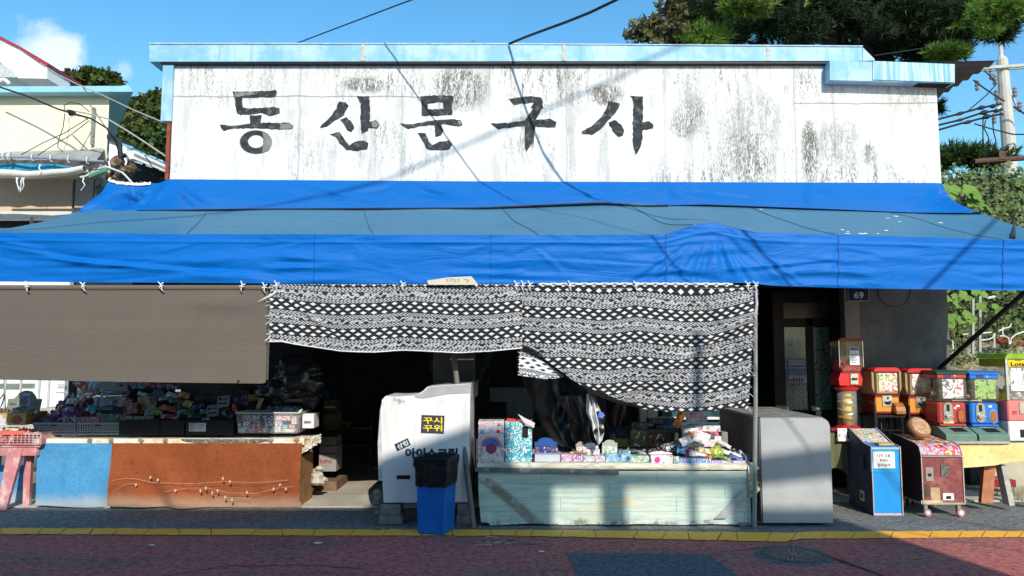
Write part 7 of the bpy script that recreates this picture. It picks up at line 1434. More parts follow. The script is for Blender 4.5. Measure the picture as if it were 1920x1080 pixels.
mb = MB(); mb.grid(40, 10, lambda a, b: P(lerp(150, 205, a), lerp(lerp(318, 300, a), lerp(334, 318, a), b), YN - .85 + .05 * math.sin(b * 4)) + Vector((0, .03 * nz3(a * 8, b * 8), 0))); ta.part('torn_end', mb, plain('light_grey_sheet', (.45, .46, .45), .7, 0, .3, 8), smooth=True)
mb = MB(); mb.grid(50, 8, lambda a, b: P(lerp(-20, 150, a), lerp(300, 311, b) + 3 * nz3(a * 20, 3) * b, YN - .78)); ta.part('dark_lining', mb, plain('brown_grey_lining', (.10, .09, .08), .8, 0, .6, 14), smooth=True)
mb = MB(); mb.tube([P(-120, 292, YN - .95), P(60, 295, YN - .95), P(196, 303, YN - .95)], .016, 8); ta.part('pipe', mb, plain('blue_grey_pipe', (.25, .28, .36), .5))
mb = MB()
for (u, v) in ((6, 293), (15, 294), (60, 295), (95, 297), (128, 299), (163, 301), (18, 292)): c = P(u, v, YN - .95); mb.tube([c + Vector((.012 * math.sin(t * .3), .035 * math.cos(t * .7), .045 * math.sin(t * .7))) for t in range(10)], .007, 5)
ta.part('tie_ring', mb, WHITE)
random.seed(5)
for (u0, n_) in ((30, 2), (42, 2), (155, 1), (80, 1)):
    v0 = 333 if u0 != 80 else 308
    for k in range(n_): mb = MB(); c = P(u0 + random.uniform(-5, 5), v0, YN - .98); mb.tube([c, c + Vector((random.uniform(-.02, .02), 0, -.05)), c + Vector((random.uniform(-.03, .03), 0, -.10)), c + Vector((random.uniform(-.05, .05), 0, -random.uniform(.13, .2)))], [.012, .009, .006, .003], 4); ta.part('torn_strip', mb, WHITEP)
mb = MB(); mb.tube([P(168, 331, YN - 1), P(212, 314, YN - 1)], .03, 6); ta.part('green_edge', mb, plain('green_edge', (.08, .30, .18), .6))
# bracket and wires on the cream wall
mb = MB(); pbox(mb, 168.5, 201, 177, 271, YN - .06, .05)
for k in range(8): pbox(mb, 170.5, 204 + k * 8, 175, 208 + k * 8, YN - .065, .004)
one('cable_bracket', mb, plain('grey_bracket', (.3, .3, .3), .5, .4), 'vertical grey slotted bracket fixed on the cream wall', 'bracket')
# white gabled house behind
YG2 = 17.0; gh = T('gabled_house', 'white house with a dark red roof edge far left behind the cream one', 'house', (P(0, 1, YG2).x, YG2, 0)); pz = lambda L_, Y: ccw([(P(u, v, Y).x, P(u, v, Y).z) for u, v in L_])
mb = MB(); mb.prism(pz([(-200, 250), (106, 250), (108, 138), (60, 105), (0, 76), (-60, 47), (-200, -20)], YG2 + .5), YG2 + .5, YG2 + 6); gh.part('wall', mb, m_cement('white_render', (.70, .71, .72), (.78, .79, .8), .8, .05))
mb = MB(); mb.prism(pz([(-200, -20), (-200, 10), (0, 107), (55, 158), (108, 159), (108, 140), (60, 104), (0, 75)], YG2), YG2 - .4, YG2 + .49); gh.part('eaves', mb, plain('white_soffit', (.84, .84, .84), .6, 0, .03))
mb = MB(); mb.prism(pz([(-200, -28), (0, 70), (60, 101), (111, 131), (111, 137), (104, 136), (60, 106), (0, 76), (-200, -20)], YG2), YG2 - .45, YG2 + 6); gh.part('roof_edge', mb, plain('dark_red_roof', (.30, .03, .05), .6))
mb = MB(); mb.prism(pz([(-60, 104), (0, 118), (40, 140), (56, 158), (-60, 158)], YG2), YG2 - .02 - .42, YG2 - .405); gh.part('recess_shade_patch', mb, plain('recess_shade_grey', (.45, .47, .48), .8))  # grey patch paints the shade below the eaves
mb = MB(); mb.tube([P(-6 + 24 * (k / 12), 158 - 9 * math.sin(math.pi * k / 12) , YG2 - .6) for k in range(13)], .04, 6); gh.part('white_pipe', mb, WHITE)
# lean-to roof in the gap between the houses
YL = 9.7; lt_ = T('lean_to_roof', 'low shed roof with a white gutter between the cream house and the shop', 'roof', (P(270, 1, YL).x, YL, P(1, 320, YL).z))
mb = MB(); mb.prism(pz([(235, 283), (252, 282), (313, 310), (313, 323), (251, 298), (237, 299)], YL), YL, YL + .12); gu = lt_.part('gutter', mb, plain('white_steel', (.66, .66, .64), .5, 0, .08)); mb = MB(); mb.prism(pz([(252, 287), (313, 315), (313, 319), (252, 292)], YL), YL - .01, YL - .002); lt_.part('gutter_shadow_strip', mb, plain('gutter_shadow_grey', (.22, .22, .22), .6), gu)  # grey strip paints the shadow line on the gutter
mb = MB(); mb.prism(pz([(252, 281), (313, 306), (313, 309.5), (252, 284)], YL + .2), YL + .13, YL + 3); lt_.part('sheeting', mb, plain('grey_sheeting', (.3, .28, .25), .8, 0, .3, 8)); mb = MB()
for (u0, v0, u1, v1) in ((236, 272, 256, 280), (263, 285, 280, 293), (287, 294, 300, 300), (304, 301, 313, 306)): mb.prism(pz([(u0, v0), (u1, v1 - 1), (u1 - 1, v1 + 2.5), (u0, v0 + 3.5)], YL + .2), YL + .1, YL + .6)
lt_.part('blue_sheet', mb, plain('sky_blue_sheet', (.16, .45, .68), .5))
mb = MB(); mb.prism(pz([(240, 300), (313, 324), (320, 350), (230, 350)], YL + .4), YL + .4, YL + .45); lt_.part('dark_opening', mb, BLACK); mb = MB(); mb.prism(pz([(246, 333), (300, 341), (300, 344), (250, 338)], YL), YL + .2, YL + .3); lt_.part('slat', mb, plain('dull_slat', (.10, .10, .10), .8))
# knot of rubble, pipes and dead vine at the gap
mb = MB(); random.seed(14)
for k in range(26):
    c = P(random.uniform(206, 246), random.uniform(302, 334), 9.3 + random.uniform(-.2, .3)); s = random.uniform(.03, .085)
    mb.lathe([(s * .3, -s * .6), (s, -s * .2), (s * .9, s * .4), (s * .3, s * .7)], seg=7, M=Matrix.Translation(c) @ Matrix.Rotation(random.uniform(0, 3), 4, 'X'))
one('rubble_heap', mb, plain('brown_rubble', (.14, .10, .07), .95, 0, .7, 14, .6, .2, (.5, .42, .28), 7, .5), 'knot of brown rubble and dead vine in the gap beside the cream house', 'rubble')
mb = MB(); mb.tube([P(224, 270, 9.2), P(226, 296, 9.2), P(219, 322, 9.2)], .03, 7); mb.tube([P(226, 296, 9.2), P(236, 290, 9.2)], .025, 7); one('drain_pipe', mb, BLACK, 'black branching pipe in front of the rounded white pier', 'pipe')
mb = MB(); mb.tube([P(198, 312, 9.0), P(212, 317, 8.9), P(230, 324, 8.7), P(240, 334, 8.5), P(248, 343, 8.3)], .011, 7); mb.tube([P(204, 323, 9.0), P(206, 312, 9.), P(204, 302, 9.)], .012, 6); one('white_hose', mb, WHITE, 'white hose running down to the left end of the blue awning', 'hose')
mb = MB(); mb.grid(50, 3, lambda a, b: upper(a * .05 + .0, 0) + Vector((.01 * nz3(a * 30, b), -.02 - .01 * b, .012 - .03 * b + .02 * nz3(a * 25, b * 3)))); one('torn_lining', mb, WHITEP, 'ragged white torn lining along the left end of the upper blue sheet', 'lining')
# ------------------------------------------------------------------ trees and greenery
def leafcloud(blobs, n, size, seed, card=1.6, up=.4):
    """leaf-sized folded cards through a set of ellipsoids (x, y, z, rx, ry, rz), denser towards the surface"""
    random.seed(seed); mb = MB(); wts = [b[3] * b[5] for b in blobs]
    for k in range(n):
        b = random.choices(blobs, wts)[0]
        d = Vector((random.gauss(0, 1), random.gauss(0, 1), random.gauss(0, 1))).normalized(); r = random.random() ** .45
        lump = 1 + .38 * nz3(d.x * 2.6 + b[0], d.y * 2.6 + b[1], d.z * 2.6 + b[2])
        c = Vector((b[0] + d.x * b[3] * r * lump, b[1] + d.y * b[4] * r * lump, b[2] + d.z * b[5] * r * lump))
        if nz3(c.x * 2.2, c.y * 2.2, c.z * 2.2 + seed) < -.22: continue
        s = size * random.uniform(.6, 1.35); t = Vector((random.gauss(0, 1), random.gauss(0, 1), random.gauss(0, .7))).normalized(); nn = (d * .8 + Vector((random.gauss(0, .6), random.gauss(0, .6), up + random.gauss(0, .6)))).normalized(); sd = t.cross(nn)
        if sd.length < .1: continue
        sd.normalize(); mb.add([c, c + t * s * card * .5 + sd * s * .5, c + t * s * card, c + t * s * card * .5 - sd * s * .5 + nn * s * .15], [[0, 1, 2, 3]])
    return mb
def limbs(base, tips, r0, wig=.3, seed=1):
    random.seed(seed); mb = MB()
    for i, t_ in enumerate(tips):
        base_, t2 = Vector(base), Vector(t_); pts = []; n = 7
        for k in range(n + 1): q = base_.lerp(t2, k / n); e = math.sin(k / n * math.pi) * wig; pts.append(q + Vector((random.uniform(-e, e), random.uniform(-e, e), 0)))
        mb.tube(pts, [lerp(r0 * (1 if i == 0 else .6), r0 * .12, k / n) for k in range(n + 1)], 8)
    return mb
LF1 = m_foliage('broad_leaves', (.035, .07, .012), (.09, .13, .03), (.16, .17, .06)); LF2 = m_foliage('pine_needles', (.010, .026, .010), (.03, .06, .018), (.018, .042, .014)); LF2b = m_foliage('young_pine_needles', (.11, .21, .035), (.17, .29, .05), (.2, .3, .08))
LF3 = m_foliage('ivy_leaves', (.045, .08, .018), (.20, .26, .09), (.09, .15, .035)); LF4 = m_foliage('olive_leaves', (.09, .09, .03), (.17, .15, .07), (.06, .07, .03)); LF5 = m_foliage('big_vine_leaves', (.12, .25, .04), (.20, .34, .06), (.16, .28, .05))
def B_(u, v, ru, rv, Y, dy=.7): c = P(u, v, Y); s = Y / FPX; return (c.x, Y, c.z, ru * s, ru * s * dy, rv * s)
tr = T('broadleaf_tree', 'green broadleaf tree behind the pale blue roof edge, its top catching the sun', 'tree', (P(175, 1, 21).x, 21, 0)); bl = [B_(160, 150, 40, 24, 21), B_(195, 152, 34, 20, 21), B_(135, 150, 26, 18, 21), B_(218, 165, 20, 16, 21)]
tr.part('crown', leafcloud(bl, 6500, .10, 1), LF1); tr.part('trunk', limbs((bl[0][0], 21, 0), [(b[0], b[1], b[2]) for b in bl], .2), BARK)
tr = T('broadleaf_tree', 'darker dense broadleaf tree filling the gap between the cream house and the shop', 'tree', (P(262, 1, 15).x, 15, 0)); bl = [B_(250, 235, 55, 50, 15), B_(285, 215, 40, 40, 15), B_(225, 210, 30, 36, 15), B_(300, 265, 40, 40, 15), B_(255, 270, 45, 30, 14.5), B_(300, 190, 24, 22, 15)]
tr.part('crown', leafcloud(bl, 16000, .075, 2), LF1); tr.part('trunk', limbs((bl[0][0], 15, 0), [(b[0], b[1], b[2]) for b in bl], .18), BARK)
def needles(cl, n_per, L, seed, spread=1.0):
    random.seed(seed); mb = MB()
    for (c, d) in cl:
        for k in range(n_per):
            t = (d + Vector((random.gauss(0, .75), random.gauss(0, .75), random.gauss(0, .75))) * spread).normalized(); s = t.orthogonal().normalized(); s.rotate(Matrix.Rotation(random.uniform(0, 6.28), 3, t)); w = .006 + L * .035; o = c + d * random.uniform(-.12, .05)
            mb.add([o - s * w, o + s * w, o + t * L * random.uniform(.7, 1.15)], [[0, 1, 2]])
    return mb
def clus(blobs, n, seed, thr=-.15):
    random.seed(seed); out = []; wts = [b[3] * b[5] for b in blobs]
    while len(out) < n:
        b = random.choices(blobs, wts)[0]; d = Vector((random.gauss(0, 1), random.gauss(0, 1), random.gauss(0, 1))).normalized(); r = random.random() ** .5
        c = Vector((b[0] + d.x * b[3] * r, b[1] + d.y * b[4] * r, b[2] + d.z * b[5] * r))
        if nz3(c.x * .9, c.y * .9 + seed, c.z * 1.3) < thr: continue
        out.append((c, (d * .7 + Vector((0, -.2, .5))).normalized()))
    return out
def pine(lab, trunk, blobs, young, seed, n=1500):
    base = Vector((trunk[0].x + (trunk[0].x - trunk[1].x) * .5, trunk[0].y, 0)); t = T('pine_tree', lab, 'tree', base)
    mb = MB(); d = trunk[1] - trunk[0]; mb.tube([base, trunk[0], trunk[0].lerp(trunk[1], .5), trunk[1], trunk[1] + d * .6], [.20, .15, .12, .10, .05], 10)
    t.part('trunk', mb, BARK); mb = MB(); random.seed(seed); cl = clus(blobs, n, seed)
    for (c, dd) in cl[::500]:
        k = random.uniform(.1, 1.4); o = trunk[0].lerp(trunk[1], k); m_ = o.lerp(c, .55) + Vector((0, 0, random.uniform(-.2, .3))); mb.tube([o, m_, c], [.022, .014, .006], 5)
    t.part('limbs', mb, BARK)
    t.part('crown', needles(cl, 17, .17, seed), LF2)
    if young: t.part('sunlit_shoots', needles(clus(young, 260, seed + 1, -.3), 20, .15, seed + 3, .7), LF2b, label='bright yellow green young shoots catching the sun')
    return t
YP = 14.5
pine('pine tree with a straight trunk rising behind the middle of the roof coping', [P(1553, 88, YP), P(1562, -10, YP)], [B_(1330, 45, 95, 48, YP), B_(1440, 30, 120, 62, YP + 1), B_(1290, 78, 60, 26, YP), B_(1530, 20, 90, 80, YP + 2), B_(1380, -40, 150, 60, YP), B_(1470, 55, 90, 34, YP - .9), B_(1560, 10, 70, 34, YP - .7)], [B_(1325, 62, 55, 20, YP - 1.2), B_(1400, 12, 60, 14, YP - 1.5), B_(1455, 20, 40, 12, YP - 1.5), B_(1500, 8, 26, 10, YP - 1.4)], 3, 4300)
pine('pine tree with a leaning trunk above the right end of the roof', [P(1622, 92, YP - .3), P(1668, -8, YP - .3)], [B_(1650, 40, 110, 72, YP + 1.5), B_(1610, 60, 70, 28, YP - 1), B_(1700, 20, 60, 30, YP - 1), B_(1740, 60, 80, 50, YP + .5), B_(1780, 95, 62, 30, YP), B_(1700, 100, 110, 28, YP), B_(1800, 110, 44, 22, YP), B_(1600, -30, 160, 60, YP + 1), B_(1760, 145, 36, 12, YP - .5), B_(1764, 200, 7, 14, YP - .5)], [B_(1775, 100, 40, 12, YP - 1)], 6, 4200)
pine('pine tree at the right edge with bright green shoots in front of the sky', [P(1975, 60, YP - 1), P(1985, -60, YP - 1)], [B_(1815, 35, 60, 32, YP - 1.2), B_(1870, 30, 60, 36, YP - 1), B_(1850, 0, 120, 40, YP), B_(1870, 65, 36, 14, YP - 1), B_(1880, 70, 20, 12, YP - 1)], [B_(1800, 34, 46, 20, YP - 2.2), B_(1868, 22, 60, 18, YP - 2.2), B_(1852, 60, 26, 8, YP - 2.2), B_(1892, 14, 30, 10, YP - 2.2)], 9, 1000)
st = T('small_leaved_tree', 'thin olive brown leaved tree left of the pines above the coping', 'tree', (P(1235, 1, 13).x, 13, 0)); bl = [B_(1215, 58, 42, 22, 13), B_(1250, 40, 30, 34, 13), B_(1185, 70, 20, 9, 13), B_(1262, 10, 26, 24, 13)]
st.part('crown', leafcloud(bl, 1000, .085, 7, 2.0), LF4); st.part('trunk', limbs((bl[0][0], 13, 0), [(b[0] + .1 * k, b[1], b[2] + .2 * k) for b in bl for k in (-1, 0, 1)], .07, .15), BARK)
# bank on the right with ivy hedge
mb = MB()
def bank(a, b):
    x = lerp(4.6, 26, a); t = [(0, 8.9, .0), (.15, 9.3, 1.25), (.3, 9.9, 1.45), (.45, 10.4, 1.9), (.7, 11.6, 3.6), (.85, 12.4, 4.55), (1, 20, 4.9)]
    y = tab([(q[0], q[1]) for q in t], b); z = tab([(q[0], q[2]) for q in t], b); return Vector((x, y + .25 * nz3(x * .8, b * 5), z + .08 * nz3(x * 1.5, b * 9)))
mb.grid(60, 50, bank); SO = Mat('sandy_soil_shaded_gaps', rough=.95); p_ = SO.pos(); SO.set('Base Color', SO.mix((SO.xyz(p_)[2] + SO.noise(p_, 3) * .3).sm(1.75, 1.9), SO.mix(SO.noise(p_, 2.5, 6), (.2, .16, .11), (.55, .49, .36)), (.022, .028, .014)))  # soil darkened under the ivy so gaps between leaves look shaded
struct('hillside', mb, SO.mat, smooth=True)
random.seed(12); mb = MB()
for k in range(15500):
    a = random.uniform(0, .24); b = random.uniform(.30, .88); c = bank(a, b)
    if b < .42 and nz3(c.x * 2.4, b * 15, 5) < .05: continue
    out = Vector((random.gauss(0, .08), -abs(random.gauss(.12, .16)) - .12 * abs(nz3(c.x * 2, c.z * 2)), random.gauss(.02, .07))); c = c + out
    s = random.uniform(.035, .085) * (.85 if b < .5 else 1); nn = Vector((random.gauss(0, .5), -1, .5 + random.gauss(0, .5))).normalized(); t = Vector((random.gauss(0, 1), 0, random.gauss(-.3, .8))).normalized(); sd = t.cross(nn)
    if sd.length < .2: continue
    sd.normalize(); mb.add([c, c + t * s * .5 + sd * s * .42, c + t * s, c + t * s * .5 - sd * s * .42 + nn * s * .2], [[0, 1, 2, 3]])
ivy = struct('ivy_hedge', mb, LF3, kind='stuff'); tag(ivy, 'dense small leaved ivy covering the bank right of the shop', 'ivy')
random.seed(19); mb = MB()
for k in range(1500):
    c = Vector((random.uniform(4.8, 9.5), random.uniform(9.3, 10.4), 0)); c.z = tab([(9.3, 1.25), (9.9, 1.45), (10.4, 1.9)], c.y) ; h = random.uniform(.05, .25); t = Vector((random.gauss(0, .3), random.gauss(0, .3), 1)).normalized(); mb.add([c + Vector((-.006, 0, 0)), c + Vector((.006, 0, 0)), c + t * h], [[0, 1, 2]])
for k in range(900):
    c = Vector((random.uniform(5.2, 8.5), random.uniform(7.85, 8.7), .01)); h = random.uniform(.03, .12); t = Vector((random.gauss(0, .5), random.gauss(0, .5), 1)).normalized(); mb.add([c + Vector((-.006, 0, 0)), c + Vector((.006, 0, 0)), c + t * h], [[0, 1, 2]])
gr = struct('weeds', mb, m_foliage('dry_grass', (.12, .14, .04), (.35, .3, .14), (.2, .2, .08)), kind='stuff'); tag(gr, 'dry weeds at the foot of the bank and by the table legs', 'weeds')
random.seed(23); bl = [(P(u, 1, 12.5).x, 12.6, P(1, v, 12.5).z, .35, .5, .16) for u, v in ((1785, 292), (1815, 290), (1845, 287), (1870, 292), (1800, 298), (1900, 296))]
sh = struct('bank_shrub', needles(clus(bl, 420, 4, -.6), 14, .16, 5), m_foliage('feathery_green', (.02, .05, .015), (.08, .13, .03), (.05, .09, .02)), kind='stuff'); tag(sh, 'feathery dark green shrubs along the top of the bank', 'shrubs')
mb = MB(); mb.tube([P(1826, 303, 12.2), P(1870, 299.5, 12.2), P(2050, 288, 12.2)], .045, 8); mb.box(P(1899, 1, 12.2).x, 12.15, P(1, 300, 12.2).z, P(1912, 1, 12.2).x, 12.3, P(1, 284, 12.2).z); one('timber_rail', mb, plain('dark_brown_timber', (.10, .06, .045), .8), 'dark brown timber rail along the top of the ivy bank', 'rail')
def vleaf(mb, c, s, rot, tilt, seed):
    random.seed(seed); M = Matrix.Translation(c) @ Matrix.Rotation(rot, 4, 'Y') @ Matrix.Rotation(tilt, 4, 'X'); n = 26; out = []
    for k in range(n): a = 2 * math.pi * k / n; r = s * (.62 + .30 * abs(math.cos(a * 2.5 + .3)) ** .6 + .1 * math.sin(a)) * (1 + random.uniform(-.05, .05)); out.append(Vector((r * math.sin(a), -.10 * s * abs(math.sin(a * 2.5)), -r * math.cos(a))))
    mb.add([M @ Vector((0, .08 * s, 0))] + [M @ q for q in out], [[0, k + 1, (k + 1) % n + 1] for k in range(n)])
mb = MB()
for i, (u, v, s, r_, tl) in enumerate(((1773, 353, .07, .2, .3), (1788, 356, .085, -.2, .5), (1817, 359, .115, .1, .4), (1826, 380, .11, -.5, .7), (1840, 386, .10, .6, .7), (1782, 370, .07, 0, .6), (1830, 366, .09, .8, .5), (1852, 390, .07, 1.0, .8))): vleaf(mb, P(u, v, 8.9 - .01 * i), s, r_, -tl, i)
t = T('broad_vine', 'climbing plant with big bright leaves beside the right end of the blue awning', 'plant', P(1810, 410, 8.9)); t.part('leaves', mb, LF5)
mb = MB(); mb.tube([P(1800, 440, 8.95), P(1805, 400, 8.95), P(1817, 362, 8.95)], .008, 5); mb.tube([P(1805, 405, 8.95), P(1788, 360, 8.95)], .006, 5); t.part('stem', mb, BARK)
mb = MB(); random.seed(33); k = 0
for (u, v) in [(1775, 560), (1790, 556), (1805, 553), (1830, 549), (1795, 570), (1770, 590), (1785, 597), (1783, 608), (1800, 600), (1812, 590), (1822, 600), (1865, 575), (1872, 582), (1845, 552), (1815, 560), (1838, 575)]: k += 1; vleaf(mb, P(u, v, 9.3 - .01 * k), random.uniform(.05, .085), random.uniform(-1, 1), -random.uniform(.1, .8), k)
t = T('broad_vine', 'bright green broad leaved vine in front of the ivy, below the blue awning', 'plant', P(1800, 620, 9.3)); t.part('leaves', mb, LF5); mb = MB(); mb.tube([P(1800, 660, 9.35), P(1795, 610, 9.35), P(1810, 560, 9.35)], .006, 5); t.part('stem', mb, BARK)
# white looped garden fence and grey posts at the foot of the ivy
FW = plain('white_wire', (.68, .68, .64), .5); fe = T('loop_fence', 'low white looped wire fence at the foot of the ivy bank', 'fence', P(1830, 690, 9.5))
def wire(L_, Y, r=.009): m = MB(); m.tube([P(u, v, Y) for u, v in L_], r, 6); return m
for L_ in ([(1770, 660), (1769, 645), (1772, 637), (1780, 635), (1786, 640), (1787, 655)], [(1840, 638), (1855, 636), (1862, 632), (1865, 624), (1864, 650)], [(1872, 621), (1882, 616), (1893, 613), (1896, 607)], [(1874, 630), (1884, 630), (1891, 634), (1893, 648)], [(1894, 648), (1896, 634), (1905, 627), (1925, 620)], [(1842, 625), (1858, 623)], [(1805, 627), (1818, 626)], [(1880, 612), (1880, 628)]): fe.part('loop', wire(L_, 9.5), FW)
for (u, v0, v1) in ((1824, 560, 664), (1837, 548, 660)): fe.part('post', wire([(u, v0), (u, v1)], 9.45, .022), plain('grey_post', (.38, .38, .36), .5, .3))
fe.part('post', wire([(1852, 559), (1865, 556)], 9.4, .016), FW)
blob('red_leaves', 'patch of reddish dry leaves low in the ivy by the fence', 'leaves', (1890, 640, 16, 6), 9.7, plain('red_brown_leaves', (.30, .09, .04), .9, 0, .6, 30, .8), 7, .9)
# junk seen under the trestle table
mb = MB(); pbox(mb, 1862, 900, 1905, 914, 8.4, .3); one('red_crate', mb, DRED, 'dark red crate in the shade under the yellow covered table', 'crate')
mb = MB(); pbox(mb, 1820, 872, 1850, 910, 8.6, .2); one('dark_board', mb, DARK, 'dark board leaning in the shade under the yellow covered table', 'board')
# ------------------------------------------------------------------ utility pole and cables
YU = 22.0; up = T('utility_pole', 'pale concrete utility pole with cross arms and insulators at the right edge', 'utility pole', (P(1893, 1, YU).x, YU, 0))
mb = MB(); mb.tube([Vector((P(1895, 1, YU).x, YU, 0)), P(1893, 292, YU), P(1884, 180, YU), P(1879, 112, YU), P(1877, 104, YU), P(1875, 60, YU)], [.24, .20, .17, .15, .06, .045], 12); up.part('shaft', mb, m_cement('pole_concrete', (.48, .46, .42), (.56, .54, .5), 2, .1))
GINS = plain('grey_insulator', (.22, .23, .25), .4)
mb = MB(); mb.tube([P(1820, 129, YU - .2), P(1990, 118, YU - .2)], .055, 6); mb.tube([P(1820, 133, YU + .1), P(1990, 122, YU + .1)], .045, 6); up.part('cross_arm', mb, plain('galvanised_arm', (.6, .6, .58), .4, .3))
mb = MB(); mb.tube([P(1870, 206, YU), P(1905, 168, YU)], .05, 6); mb.tube([P(1874, 215, YU - .1), P(1908, 205, YU - .1), P(1892, 165, YU - .1)], .035, 6); up.part('strut', mb, STEEL)
for (u, v) in ((1858, 140), (1865, 150), (1832, 160), (1868, 178), (1871, 186), (1864, 222), (1843, 280), (1854, 278), (1865, 282), (1903, 172), (1912, 200)): c = P(u, v, YU - .15); up.part('insulator', MB().lathe([(.04, -.16), (.07, -.10), (.045, -.05), (.075, 0), (.045, .06), (.07, .1), (.03, .16)], c=c, seg=8), GINS)
CAB = plain('black_cable_sheath', (.015, .016, .02), .6)
def cable(lab, L_, r, m=CAB, sag=0.0):
    pts = []
    for i in range(len(L_) - 1):
        n = 12 if len(L_) < 4 else 5
        for k in range(n): q = L_[i].lerp(L_[i + 1], k / n); q = q - Vector((0, 0, sag * math.sin(math.pi * k / n) if len(L_) == 2 else 0)); pts.append(q)
    pts.append(L_[-1]); mb = MB(); mb.tube(pts, r, 6, cap=True); return one('cable', mb, m, lab, 'cable')
def pc(L_, Y): return [P(u, v, Y if isinstance(Y, (int, float)) else lerp(Y[0], Y[1], i / (len(L_) - 1))) for i, (u, v) in enumerate(L_)]
for lab, L_, r in (('topmost of the three black cables between the shop and the utility pole', [(1740, 228), (1762, 223), (1800, 213), (1840, 202), (1878, 195)], .03), ('middle one of the three black cables between the shop and the utility pole', [(1740, 240), (1762, 234), (1800, 225), (1840, 212), (1880, 205)], .03), ('lowest of the three black cables between the shop and the utility pole', [(1740, 250), (1762, 243), (1800, 232), (1840, 222), (1880, 213)], .03),
   ('cable looping down from the cross arm towards the three black cables', [(1845, 132), (1864, 150), (1868, 158), (1850, 178), (1815, 208)], .018), ('second cable looping down from the cross arm, nearer the shop', [(1825, 150), (1845, 165), (1870, 182), (1884, 190)], .022), ('cable running level from the utility pole past the right edge', [(1827, 232), (1860, 242), (1900, 252), (1990, 252)], .02),
   ('drop cable with a grey joint, nearest the shop of three hanging below the pole cables', [(1843, 222), (1843, 260), (1846, 282)], .018), ('drop cable with a grey joint, middle of three hanging below the pole cables', [(1848, 226), (1845, 240), (1853, 256), (1855, 280)], .018), ('drop cable with a grey joint, nearest the pole of three hanging below the pole cables', [(1861, 224), (1863, 248), (1867, 262), (1866, 282)], .018), ('cable slanting down right of the utility pole shaft', [(1900, 200), (1925, 216), (1960, 240)], .025)): cable(lab, pc(L_, YU - .5), r)
cj = T('cable_joints', 'thick black joint sleeves clamped on the three cables near the utility pole', 'cable joints', P(1840, 215, YU - .5))
for (u, v, du, dv, w_) in ((1800, 213, 14, -4, .06), (1840, 202, 12, -3, .07), (1800, 225, 12, -3, .05), (1845, 211, 12, -3, .08), (1815, 229, 14, -4, .06), (1850, 219, 12, -3, .08), (1862, 199, 10, -2, .07), (1868, 208, 8, -2, .07)): mb = MB(); mb.tube([P(u - du / 2, v - dv / 2, YU - .55), P(u, v, YU - .56), P(u + du / 2, v + dv / 2, YU - .55)], [w_ * .6, w_, w_ * .6], 7); cj.part('sleeve', mb, CAB)
cable('thin wire from the end of the shop coping up to the pines', pc([(1640, 104), (1720, 92), (1800, 78), (1870, 60), (1920, 52)], (8.4, 16)), .006)
# overhead cables over the street; the sun throws their shadows on the wall and the awning
cable('thin black cable crossing the sky above the left of the sign wall', [Vector((-3.02, 9.8, 5.70)), Vector((-1.225, 7.7, 5.265)), Vector((-.03, 6.3, 4.96)), Vector((4.7, .75, 3.9)), Vector((9, -4, 4.2))], .008)
cable('thick black cable rising to the right from the middle of the coping', [P(955, 82, 8.2), P(985, 69.5, 7.85), P(1020, 56.5, 7.5), P(1060, 42, 7.15), P(1105, 24, 6.8), P(1155, 0, 6.5), P(1210, -30, 6.2), Vector((2.6, 4.2, 4.6)), Vector((4.6, .9, 5.2)), Vector((7, -3.5, 6.4))], .014)
cable('bundled street cable overhead behind the viewer', [Vector((-7.6, 0, 5.0)), Vector((.83, 0, 8.81)), Vector((3.9, 0, 10.2)), Vector((12, 0, 13.9))], .018)
cable('slack street cable overhead on the right behind the viewer', [Vector((4.2, 2, 4.45)), Vector((5.02, 2, 5.2)), Vector((5.5, 2, 5.65)), Vector((8.2, 2, 8.1))], .018)
mb = MB(); mb.tube([P(882, 79, 8.3), P(884, 77, 8.3), P(889, 77, 8.3), P(891, 80, 8.3)], .008, 5); mb.tube([P(884, 82, 8.3), P(885, 78, 8.3)], .008, 5); mb.tube([P(889, 82, 8.3), P(889, 78, 8.3)], .008, 5); one('cable_hook', mb, STEEL, 'tiny steel hook on top of the coping between the two cables', 'hook')
for lab, L_, Y, r, m_ in (('pale double cable from the white gable down to the corner of the shop', [(75, 118), (110, 140), (145, 158), (200, 182), (250, 206), (312, 232)], (12, 8.35), .008, plain('grey_cable', (.4, .4, .4), .6)),
   ('dark cable with a black joint sagging across the cream wall', [(-10, 160), (50, 180), (110, 205), (130, 211), (170, 222), (200, 240), (215, 262), (224, 285)], (10.2, 9.6), .012, CAB), ('pale cable from the cream wall down to the red corner post', [(120, 205), (160, 212), (200, 222), (240, 246), (280, 272), (312, 294)], (10.2, 8.35), .010, plain('pale_cable', (.45, .45, .42), .6)),
   ('thin wire slanting up over the cream wall to the bracket', [(40, 290), (80, 268), (120, 250), (165, 222)], (9.7, 10.4), .006, CAB), ('thin looped wire hanging beside the bracket', [(122, 212), (118, 240), (110, 262), (108, 276), (118, 284)], (10.4, 10.4), .006, CAB), ('thin wire from the bracket down to the torn awning', [(165, 228), (130, 255), (100, 272), (70, 292)], (10.45, 9.8), .006, CAB),
   ('upper thin wire arching over the black joint on the cream wall', [(122, 208), (120, 198), (132, 192), (150, 195), (168, 210)], (10.4, 10.4), .006, CAB)): cable(lab, pc(L_, Y), r, m_)
mb = MB(); mb.tube([P(128, 208, 10.0), P(133, 212, 9.98), P(142, 213, 10.0)], [.02, .045, .02], 7); one('cable_joint', mb, CAB, 'small black cable joint in front of the cream wall', 'cable joint')
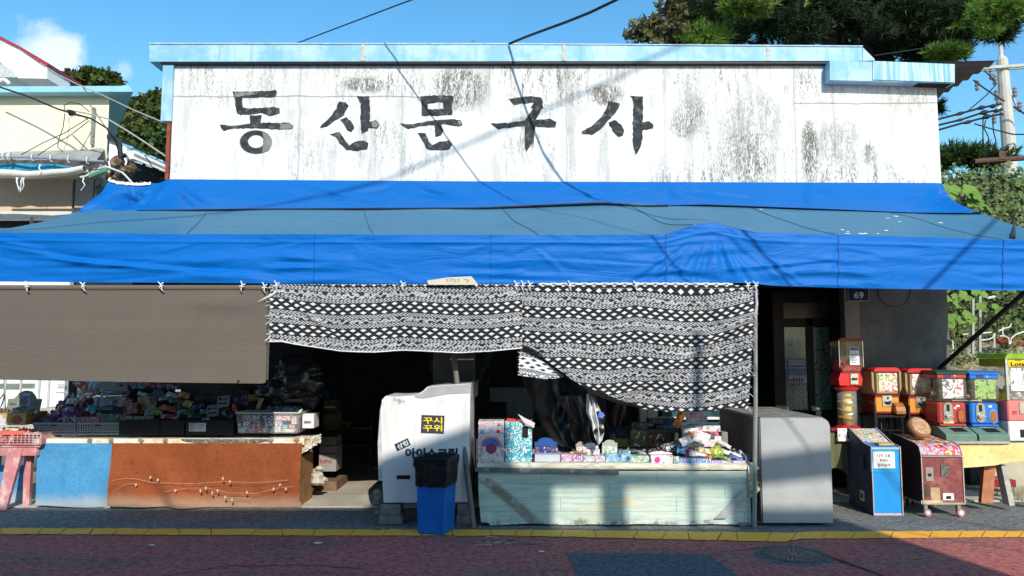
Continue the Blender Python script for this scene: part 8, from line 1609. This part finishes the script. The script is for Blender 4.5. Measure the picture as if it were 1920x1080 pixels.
for i, (u, v, s, l) in enumerate(((596, 1018, 3, 'small white paper scrap on the red road, left of the blue bin'), (284, 1022, 2, 'tiny pale scrap on the red road below the rust orange cloth'), (1015, 1034, 2, 'tiny white scrap on the road beside the dark asphalt patch'))):
    c = G(u, v, .004); w_ = s * .006; one('paper_scrap', MB().prism([(c.x - w_ * 2, c.y), (c.x, c.y - w_), (c.x + w_ * 2, c.y + w_ * .4), (c.x + w_ * .4, c.y + w_)], .002, .008, 'z'), WHITEP, l, 'scrap')
random.seed(50); mb = MB()
for k in range(16): a = G(random.uniform(893, 950), random.uniform(1005, 1021), .002); d = Vector((random.uniform(-.16, .16), random.uniform(-.05, .05), 0)); mb.tube([a, a + d * .5 + Vector((0, .01, 0)), a + d], .0022, 3)
struct('road_scratches', mb, plain('pale_scratch', (.6, .45, .35), .9))
for k, L_ in enumerate(([(940, 1006), (975, 1018), (1010, 1022), (1040, 1033)], [(1330, 1040), (1360, 1034), (1400, 1030), (1440, 1024)], [(300, 1080), (420, 1062), (560, 1058), (700, 1066)], [(1600, 1006), (1640, 1016), (1700, 1020), (1760, 1032)])):
    mb = MB(); q = []
    for i in range(len(L_) - 1):
        for j in range(6): t_ = j / 6; q.append(G(lerp(L_[i][0], L_[i + 1][0], t_) + random.uniform(-3, 3), lerp(L_[i][1], L_[i + 1][1], t_) + random.uniform(-1.2, 1.2), -.001))
    mb.add([p + Vector((0, -.006, 0)) for p in q] + [p + Vector((0, .004, 0)) for p in q], [[i, i + 1, len(q) + i + 1, len(q) + i] for i in range(len(q) - 1)]); struct('road_crack', mb, BLACK)
# ------------------------------------------------------------------ unseen house across the street, roof outline shaped to cast the shade patches
YH = -3.0
oh = T('shade_caster_house', 'unseen house behind the viewer, its roof outline shaped to shade the street', 'house', (-3, YH - 3, 0)); OW = m_cement('opposite_render', (.45, .44, .42), (.55, .54, .5), 1)
mb = MB(); mb.box(-16, YH - 6, 0, 5.62, YH, 6.18); oh.part('wall', mb, OW)
mb = MB(); mb.box(-16, YH - .12, 6.181, 1.15, YH, 6.70); mb.prism([(1.151, 6.181), (2.5, 6.181), (2.5, 7.2), (2.2, 7.18), (1.30, 6.86), (1.151, 6.70)], YH - .12, YH); oh.part('parapet', mb, OW)
mb = MB()
for (x0, x1) in ((2.501, 2.86), (3.30, 3.52), (4.10, 4.16), (4.46, 4.70)): mb.box(x0, YH - .10, 6.181, x1, YH - .02, 6.64)
mb.prism([(2.501, 6.641), (4.70, 6.641), (4.70, 6.73), (2.501, 6.76)], YH - .1, YH - .02); mb.box(4.701, YH - .1, 6.181, 5.62, YH - .02, 6.40); mb.prism([(4.701, 6.641), (5.62, 6.74), (5.62, 6.98), (4.701, 6.86)], YH - .1, YH - .02); mb.box(5.48, YH - .1, 6.401, 5.62, YH - .02, 6.70); oh.part('shadow_gap_balustrade', mb, OW)  # posts, openings and slanted bar set to shape the sunlit patches
mb = MB(); mb.tube([(4.14, YH - .06, 6.80), (4.16, YH - .06, 7.95)], .05, 12); oh.part('shadow_pipe', mb, STEEL)  # pipe added for its soft upright shadow on the curtain
